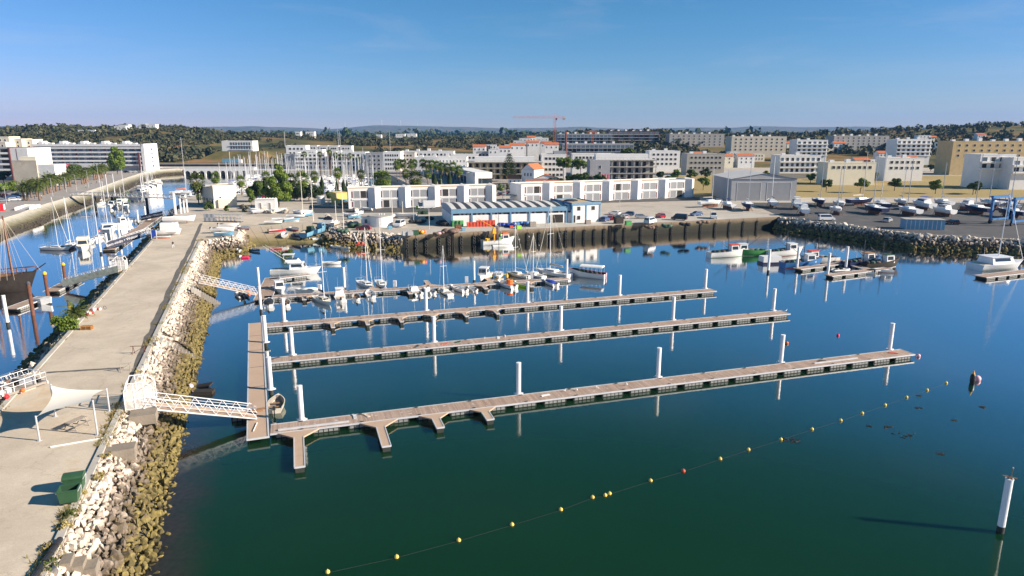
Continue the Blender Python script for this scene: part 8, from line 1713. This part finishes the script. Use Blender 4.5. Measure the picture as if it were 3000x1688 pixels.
LS = ['white boat with green stripe', 'long white boat with blue stripe', 'light blue boat', 'red-sided boat', 'plain white boat', 'white boat with red stripe', 'navy boat', 'pale boat highest up']
def ZS(x, y):                                               # height of the slip surface under a point
    n_ = (tr-tl).cross(bl-tl); return min(Q, tl.z-((x-tl.x)*n_.x+(y-tl.y)*n_.y)/n_.z)
for (x, y, m_, a, L_), lb in zip(SB, LS):
    p = P(x, y, Q); p.z = ZS(p.x, p.y); dinghy(lb+' hauled up at the head of the slipway', p+Vector((0, 0, .3)), R(a), L_, L_*.38, .6, m_, 'cloth_white', motor=lb[0] in 'nr', group='boats on the slipway')
for x, y, lb in ((907, 685, 'left'), (938, 680, 'right')):
    p = P(x, y, 2.); p.z = ZS(p.x, p.y); t_ = T('fishing_boat', 'light blue fishing boat standing stern-on upon the slipway, %s one' % lb, 'fishing boat', p+Vector((0, 0, .8)), R(78)); hull(t_, 7.2, 2.7, 1.2, ('sky_blue', 'blue_hull'), .5, .9, .1, 'timber_grey', True); cabin(t_, -.2, 1.6, 1.7, 1.5, 1.1, 2.5, .2, 0, 'sky_blue' if lb == 'right' else 'green_dark'); wheels(t_, (-2.4, 1.5), 2.3, .34)
    for ch in t_.children:
        if ch.name.startswith('wheel'): ch.location.z -= .75
p = P(936, 695, 1.2); p.z = ZS(p.x, p.y); dinghy('small white boat lying lowest on the right of the slipway', p+Vector((0, 0, .2)), R(20), 3.8, 1.5, .5, motor=False)
t_ = T('arch_shelter', 'black open archway shelter on a white base in the yard', 'shelter', P(962, 655, Q)); mb = MB(); mb.box(-1.3, -.6, 0, 1.3, .6, 1.1); mb.build('base', 'old_white_wall', t_); mb = MB(); mb.loft([[(1.25*math.cos(a), y_, 1.1+1.1*math.sin(a)) for a in [k*math.pi/8 for k in range(9)]] for y_ in (-.6, .6)]); mb.build('hood', 'black_plastic', t_)
# tall bare masts and lamp posts
for i, (x, y, yt, lb) in enumerate([(887, 618, 505, 'tall cream mast right of the tall pale tree'), (918, 648, 520, 'tall cream mast left of the orange shed'), (985, 648, 588, 'short bare mast by the black archway'), (1007, 670, 555, 'tall bare mast left of the round building'), (1150, 645, 560, 'thin grey mast beside the round building'), (1180, 625, 590, 'wooden post before the left workshops')]):
    p = P(x, y, Q); mb = MB(); mb.tube((0, 0, 0), (0, 0, ZY(yt, p.y)-Q), .1, .07, 7); o = mb.build('bare_mast', 'sail_cloth', None, loc=p); tag(o, lb, 'mast', 'bare masts in the yard')
def lamp(label, x, y, yt, arm=1.2, dbl=False, group='street lamps'):
    p = P(x, y, Q); h = ZY(yt, p.y)-Q; t_ = T('street_lamp', label, 'street lamp', p, R(180), group); mb = MB(); mb.tube((0, 0, 0), (0, 0, h), .09, .05, 7); mb.build('pole', 'galvanised', t_)
    for sg in ((-1, 1) if dbl else (1,)): mb = MB(); mb.path([(0, 0, h-.3), (sg*arm*.5, 0, h), (sg*arm, 0, h+.02)], .04, 5); mb.build('arm', 'galvanised', t_); mb = MB(); mb.box(sg*arm-.15, -.12, h-.06, sg*(arm)+.35, .12, h+.06); mb.build('head', 'grey_steel', t_)
for i, (x, y, yt) in enumerate([(20, 600, 545), (155, 575, 522), (195, 563, 520), (260, 550, 500), (290, 535, 478), (225, 560, 512)]): lamp('%s promenade lamp post from the left' % ORD([0, 1, 2, 4, 5, 3][i]), x, y, yt, group='promenade lamps')
lamp('curved lamp at the road end left of the orange shed', 988, 600, 543); lamp('curved lamp before the arcade cypresses', 1294, 552, 525); lamp('double lamp behind the market office', 1815, 615, 520, 1.5, True); lamp('lamp before the arcade end wall', 1412, 550, 522); lamp('lamp between the workshop rows', 1480, 600, 540); lamp('tall lamp on the dock apron by the nets', 1258, 672, 610, 1.)
lamp('lamp post by the orange buoys on the dock', 1212, 655, 575, .8)
# ---- dock clutter
def heap(label, x, y, r_, mt, h=.6, n=6, z=Q, cat='nets', name='net_heap', seed=0):
    rr_ = random.Random(seed+int(x)); t_ = T(name, label, cat, P(x, y, z)); 
    for i in range(n):
        mb = MB(); c = (rr_.gauss(0, r_*.45), rr_.gauss(0, r_*.35), h*.35*rr_.random()); rr2 = r_*rr_.uniform(.35, .6); rings = []
        for j in range(1, 5):
            a = math.pi*j/5; rings.append([(c[0]+rr2*math.sin(a)*math.cos(k*.785)*rr_.uniform(.8, 1.15), c[1]+rr2*math.sin(a)*math.sin(k*.785)*rr_.uniform(.8, 1.15), max(.0, c[2]+h*.5-h*.6*math.cos(a))) for k in range(8)])
        mb.loft(rings); mb.build('bundle', mt if isinstance(mt, str) else mt[i % len(mt)], t_, True)
heap('black net heap in the shade right of the white van', 1222, 655, 2.2, 'net_dark', .9); heap('black net heap at the corner of the market hall', 1293, 660, 2.4, 'net_dark', 1.0, 8); heap('dark net heap left of the market hall gable', 1262, 645, 1.8, ('net_dark', 'rope_dark'), .8); heap('brown net heap on the dock edge', 1318, 683, 2.4, 'net_brown', .9, 8); heap('pinkish net heap at the dock edge left of the brown one', 1287, 688, 1.4, ('net_brown', 'pink'), .6); heap('green net heap beside the maroon car', 1012, 682, 1.7, 'net_green', .9); heap('dark green tarp heap behind the maroon car', 1040, 668, 2.2, 'green_dark', 1.1); heap('brown tarpaulin heap left of the round building', 1025, 656, 1.8, 'canvas', .8)
heap('orange buoy heap on the dock edge', 1238, 686, 1.3, ('orange', 'crane_yellow', 'cloth_white'), .8, 10, cat='buoys', name='buoy_heap'); heap('blue tarpaulin heap, left one beside the market hall', 1490, 664, 1.9, ('royal_blue', 'royal_blue', 'blue_deep'), .9, 14, cat='tarpaulin', name='tarpaulin_heap'); heap('blue tarpaulin heap, right one beside the market hall', 1528, 661, 1.9, ('royal_blue', 'blue_deep', 'cloth_blue'), .9, 14, cat='tarpaulin', name='tarpaulin_heap')
for i, (x, y, m_, s_, lb) in enumerate([(1188, 690, 'grey_steel', 1.3, 'white barred cage crate at the left end of the dock'), (1202, 690, 'wall_grey', 1.2, 'grey crate second from the left end of the dock'), (1218, 688, 'green_plastic', 1.3, 'green tank crate on the dock edge'), (1143, 671, 'sky_blue', .9, 'pale blue box at the foot of the round building'), (1342, 672, 'rust', 1.4, 'rusty steel locker beside the green crates'), (1358, 676, 'sky_blue', .8, 'pale blue fish box before the red crates'), (1520, 671, 'lime', 1.1, 'bright green fish crate before the blue tarps'), (1498, 668, 'orange_red', .8, 'orange red fish crate before the blue tarps'), (1560, 664, 'timber_grey', 1.5, 'grey slatted crate right of the blue tarps'), (1722, 656, 'timber_grey', 1.3, 'wire cage crate before the market office'), (1232, 628, 'green_dark', 1.3, 'dark green dumpster before the workshops, left one'), (1246, 628, 'green_dark', 1.3, 'dark green dumpster before the workshops, right one'), (1225, 612, 'lime', 1.2, 'bright green cart before the workshops'), (1812, 655, 'timber_dark', 2., 'dark tarped stack at the dock beneath the parked cars'), (1840, 660, 'green_paint', 1.4, 'green nets crate right of the dark tarped stack')]):
    t_ = T('dock_crate', lb, 'crate', P(x, y, Q), R(18)); mb = MB(); mb.box(-s_*.6, -s_*.45, .08, s_*.6, s_*.45, s_*.9); mb.build('body', m_, t_); mb = MB()
    for z in (.1, s_*.45, s_*.88): mb.box(-s_*.62, -s_*.47, z-.04, s_*.62, -s_*.452, z+.04); mb.box(s_*.602, -s_*.45, z-.04, s_*.62, s_*.45, z+.04)
    mb.build('rib', m_, t_); mb = MB(); mb.box(-s_*.55, -s_*.4, 0, s_*.55, s_*.4, .079); mb.build('pallet', 'timber', t_)
mb = MB(); mb.box(-.4, -.3, .01, .4, .3, .38); mb.box(-.43, -.33, .38, .43, .33, .44); FB = mb.mesh('fish_crate', 'orange_red')
k_ = 0
for i, x in enumerate(np.linspace(1372, 1446, 9)):
    p = P(x, 665-.02*(x-1372), Q); nmax = 4 if 2 < i else 3
    t_ = T('crate_stack', '%s stack of red fish crates from the left before the market hall' % ORD(i), 'crates', p, R(14), 'stacks of red fish crates')
    for k in range(nmax): link('fish_crate', FB, t_, (0, 0, k*.45), (k*7 % 3)*.03)
mb = MB(); mb.box(-.5, -.4, .0, .5, .4, .5); mb.box(-.54, -.44, .5, .54, .44, .56); GBX = mb.mesh('fish_crate', 'green_paint')
for i, x in enumerate((1330, 1342, 1352)):
    t_ = T('crate_stack', '%s stack of green fish crates from the left at the hall corner' % ORD(i), 'crates', P(x, 664, Q), R(14), 'stacks of green fish crates')
    for k in range(3): link('fish_crate', GBX, t_, (0, 0, k*.58), k*.05)
# ---- marina basin full of yachts
mar = random.Random(21)
def lean_yacht(L_, mast, hm, cov):
    t_ = T('marina_yacht', 'white sailing yacht moored in the crowded marina behind the palms', 'sailboat', (0, 0, -50), 0, 'yachts crowded in the marina')
    rr = hull(t_, L_, L_*.32, .095*L_, (hm, hm), .25, .74, .1, 'gelcoat', n=7); F = .095*L_; mb = MB(); mb.frus((-L_*.15, -L_*.1, L_*.22, L_*.1, F), (-L_*.13, -L_*.08, L_*.12, L_*.08, F+.5)); mb.build('cabin', 'gelcoat', t_)
    mb = MB(); mb.tube((L_*.07, 0, F), (L_*.07, 0, F+mast), .13, .10, 5); mb.build('mast', 'galvanised', t_); mb = MB(); mb.tube((L_*.06, 0, F+1.4), (-L_*.33, 0, F+1.4), .17, .1, 6); mb.build('sail_cover', cov, t_)
    return t_
def lean_motor(L_, top):
    t_ = T('marina_cruiser', 'white motor cruiser moored in the crowded marina behind the palms', 'motorboat', (0, 0, -50), 0, 'motor cruisers crowded in the marina'); hull(t_, L_, L_*.34, .12*L_, ('gelcoat', 'gelcoat'), .3, .85, .1, 'gelcoat', n=7); F = .12*L_
    mb = MB(); mb.frus((-L_*.25, -L_*.13, L_*.2, L_*.13, F), (-L_*.22, -L_*.11, L_*.08, L_*.11, F+1.3)); c = mb.build('cabin', 'gelcoat', t_); mb = MB(); mb.box(-L_*.2, -L_*.122, F+.6, L_*.08, L_*.122, F+1.1); mb.build('window_band', 'glass', c); mb = MB(); mb.box(-L_*.3, -L_*.11, F+1.9, L_*.02, L_*.11, F+2.0); mb.build('bimini', top, t_); return t_
YP = [lean_yacht(9, 11.5, 'gelcoat', 'royal_blue'), lean_yacht(10, 13.5, 'gelcoat', 'sail_cloth'), lean_yacht(11, 15.5, 'gelcoat', 'navy'), lean_yacht(12, 17, 'navy', 'sail_cloth'), lean_yacht(9.5, 12.5, 'gelcoat', 'canvas')]
MPt = [lean_motor(9, 'gelcoat'), lean_motor(11, 'royal_blue'), lean_motor(8, 'gelcoat')]
first = set(); rowi = 0
Yr = 312.
while Yr < 468:
    pA, pB = None, None
    xl = -128-(Yr-300)*.33; xr = -60 if Yr < 345 else -60-(Yr-345)*.30
    t_ = None; L_ = xr-xl-4
    pontoon('marina_pontoon', '%s boat pontoon of the marina basin, counted from the near quay' % ORD(rowi), (xl+1, Yr), (xr-3, Yr+2), 2., group='marina pontoons', cleats=False, step=8)
    for sd in (-1, 1):
        x = xl+2+mar.uniform(0, 2); kb = 0
        while x < xr-4:
            yv = Yr+sd*(1.6+4.8)+(x-xl)/L_*2
            pro = mar.choice(YP) if mar.random() < .72 else mar.choice(MPt)
            rzv = R(90 if sd < 0 else -90)+mar.gauss(0, .04)
            if pro.name not in first: first.add(pro.name); pro.location = (x, yv, 0); pro.rotation_euler = (0, 0, rzv); nb = pro
            else: s_ = mar.uniform(.88, 1.12); nb = dup(pro, (x, yv, 0), rzv, scale=s_)
            nb['label'] = '%s boat from the left, a white %s, %s side of the %s marina pontoon' % (ORD(kb), 'yacht' if pro in YP else 'cruiser', 'near' if sd < 0 else 'far', ORD(rowi))
            x += mar.uniform(3.9, 6.2); kb += 1
    Yr += 19.5; rowi += 1
t_ = cruiser('big sky blue houseboat in the marina behind the stout palms', PY(1092, 372, 0), R(-60), 11, 4.4, 1.4, ('sky_blue', 'sky_blue'), (-.3, .3), 2.4, True, 0, hard='sky_blue', antenna=False)
# ---- boatyard at the right
byr = random.Random(5)
BYP = []
for i, (x, Y) in enumerate([(2080, 246), (2130, 240), (2190, 236), (2260, 246), (2330, 240), (2400, 250), (2460, 242), (2520, 252), (2580, 240), (2640, 250), (2700, 238), (2760, 248), (2830, 236), (2900, 246), (2960, 238), (2560, 226), (2660, 222), (2760, 220), (2860, 226), (2960, 216), (2450, 224), (2350, 222)]):
    p = PY(x, Y, Q); rz = R(byr.choice([80, 95, 100, 260, 20])); pro = byr.choice(YP+MPt)
    o = dup(pro, p+Vector((0, 0, 1.3)), rz, '%s yacht or cruiser from the left propped ashore in the boatyard' % ORD(sorted([2080, 2130, 2190, 2260, 2330, 2400, 2460, 2520, 2580, 2640, 2700, 2760, 2830, 2900, 2960]).index(x) if i < 15 else i), group='boats ashore in the boatyard')
    if i >= 15: o['label'] = '%s propped boat from the left in the front row of the boatyard' % ORD(sorted([2560, 2660, 2760, 2860, 2960, 2450, 2350]).index(x))
    mb = MB()
    for a in (-2.5, 0, 2.5): mb.tube((a, -1.3, -1.3), (a, -.6, .2), .07); mb.tube((a, 1.3, -1.3), (a, .6, .2), .07)
    mb.box(-3, -.15, -1.3, 3, .15, -.3); mb.build('cradle', 'rust', o)
# blue travel lift
p = PY(2955, 200, Q); t_ = T('travel_lift', 'blue travelling boat hoist on black wheels at the right edge', 'boat hoist', p, R(25))
for x in (-4, 4):
    for y_ in (-3, 3): mb = MB(); mb.box(x-.3, y_-.3, .9, x+.3, y_+.3, 7.5); mb.build('leg', 'blue_hull', t_); mb = MB(); mb.tube((x, y_-.25, .6), (x, y_+.25, .6), .6, n=14); mb.build('wheel', 'black_rubber', t_)
for y_ in (-3, 3): mb = MB(); mb.box(-4.6, y_-.35, 7.5, 4.6, y_+.35, 8.2); mb.box(-4.3, y_-.25, 1., 4.3, y_+.25, 1.5); mb.build('side_beam', 'blue_hull', t_)
mb = MB(); mb.box(-4.4, -3.3, 7., -3.7, 3.3, 7.48); mb.build('cross_beam', 'blue_hull', t_)
for a in (-1.5, 1.5): mb = MB(); mb.path([(a, -2.9, 7.5), (a, -1.2, 2.6), (a, 1.2, 2.6), (a, 2.9, 7.5)], .08, 5); mb.build('sling', 'cloth_dark', t_)
o = T('quay_shed', 'pale blue slatted shed beside the boatyard quay', 'shed', PY(2700, 190, Q), R(-10)); mb = MB(); mb.box(-5, -2, 0, 5, 2, 2.7); mb.build('wall', 'sky_blue', o); mb = MB(); mb.box(-5.2, -2.2, 2.7, 5.2, 2.2, 2.85); mb.build('roof', 'roof_grey', o)
for i in range(9): mb = MB(); mb.box(-4.8+i*1.1, -2.06, .1, -4.8+i*1.1+.12, -2.001, 2.6); mb.build('slat', 'white_steel', o)
for i, (x, Y, m_) in enumerate([(2420, 208, 'van_white'), (2600, 205, 'car_silver'), (2790, 200, 'car_black'), (2500, 262, 'car_blue'), (2100, 262, 'car_silver')]): car('%s car from the left parked about the boatyard' % ORD([1, 3, 4, 2, 0][i]), PY(x, Y, Q), i*.8, m_, 'van' if i == 0 else 'hatch', group='cars in the boatyard')
for i, (x, Y, r_) in enumerate([(2180, 300, 3.2), (2420, 310, 3.), (2520, 305, 3.4), (2620, 315, 3.), (2740, 300, 3.2), (2850, 296, 2.6), (2060, 320, 3.), (1960, 330, 3.2)]): tree('street_tree', '%s green street tree from the left behind the boatyard' % ORD([2, 3, 4, 5, 6, 7, 1, 0][i]), 'tree', PY(x, Y, Q), [(0, 0, r_+.8, r_, r_, r_*.7)], 1500, .35, 'leaf_mid' if i % 2 else 'leaf_bright', .2, 2., 5, seed=200+i, group='street trees behind the boatyard')
sheet('dry_field', [(60, 285), (300, 280), (420, 420), (100, 430)], 'straw', .007)

# ---- fill of the far right town and the dock end
fr_ = random.Random(31)
for i in range(34):
    x = 1880+i*34+fr_.uniform(-8, 8); Y = fr_.choice([520, 600, 690, 780]); p = PY(x, Y, 0); z0 = terr(p.x, Y) if Y > 540 else Q; w = fr_.uniform(8, 14); h = fr_.uniform(5, 9)
    t_, w = bld('village_house', '%d%s small white house of the right hand suburb, counted from the left' % (i+1, {1: 'st', 2: 'nd', 3: 'rd'}.get((i+1) % 10 if (i+1) not in (11, 12, 13) else 0, 'th')), Vector((p.x-w/2, Y, z0)), Vector((p.x+w/2, Y, z0)), h, 9, ['white_paint', 'wall_cream', 'old_white_wall'][i % 3], z=z0, par=0, roof='roof_tile' if i % 2 else 'roof_light', group='houses of the right hand suburb')
    if i % 2: gable(t_, 0, w, 0, 9, h+.08, 1.8, along='x')
    grid(t_, w, 2, 3, .9, 1.2, h-5 if h > 6 else .8, 2.7, pane='dark_gap')
for i in range(26):
    x = 1890+i*44; Y = fr_.choice([300, 365, 385, 470]); r_ = fr_.uniform(2.2, 3.8); tree('street_tree', '%d%s garden tree of the right hand suburb, counted from the left' % (i+1, {1: 'st', 2: 'nd', 3: 'rd'}.get((i+1) % 10 if (i+1) not in (11, 12, 13) else 0, 'th')), 'tree', PY(x, Y, Q), [(0, 0, r_+.8, r_, r_, r_*.75)], 900, .45, ['leaf_mid', 'leaf_dark', 'leaf_bright'][i % 3], .2, 1.8, 4, seed=300+i, group='garden trees of the right hand suburb')
for i, (x, y, m_) in enumerate([(1880, 640, 'car_silver'), (1905, 655, 'van_white'), (1935, 637, 'car_red'), (1990, 645, 'car_black'), (2040, 632, 'car_blue'), (2090, 640, 'van_white')]): car('%s vehicle from the left on the open dock right of the market office' % ORD(i), P(x, y, Q), i*.9, m_, 'van' if i % 2 else 'hatch', group='vehicles on the right dock')
for i, (x, y, m_) in enumerate([(1900, 672, 'net_brown'), (1950, 668, 'net_green'), (2010, 663, 'net_dark'), (2060, 656, 'net_brown')]): heap('%s net heap from the left on the right part of the dock' % ORD(i), x, y, 1.8, m_, .8)
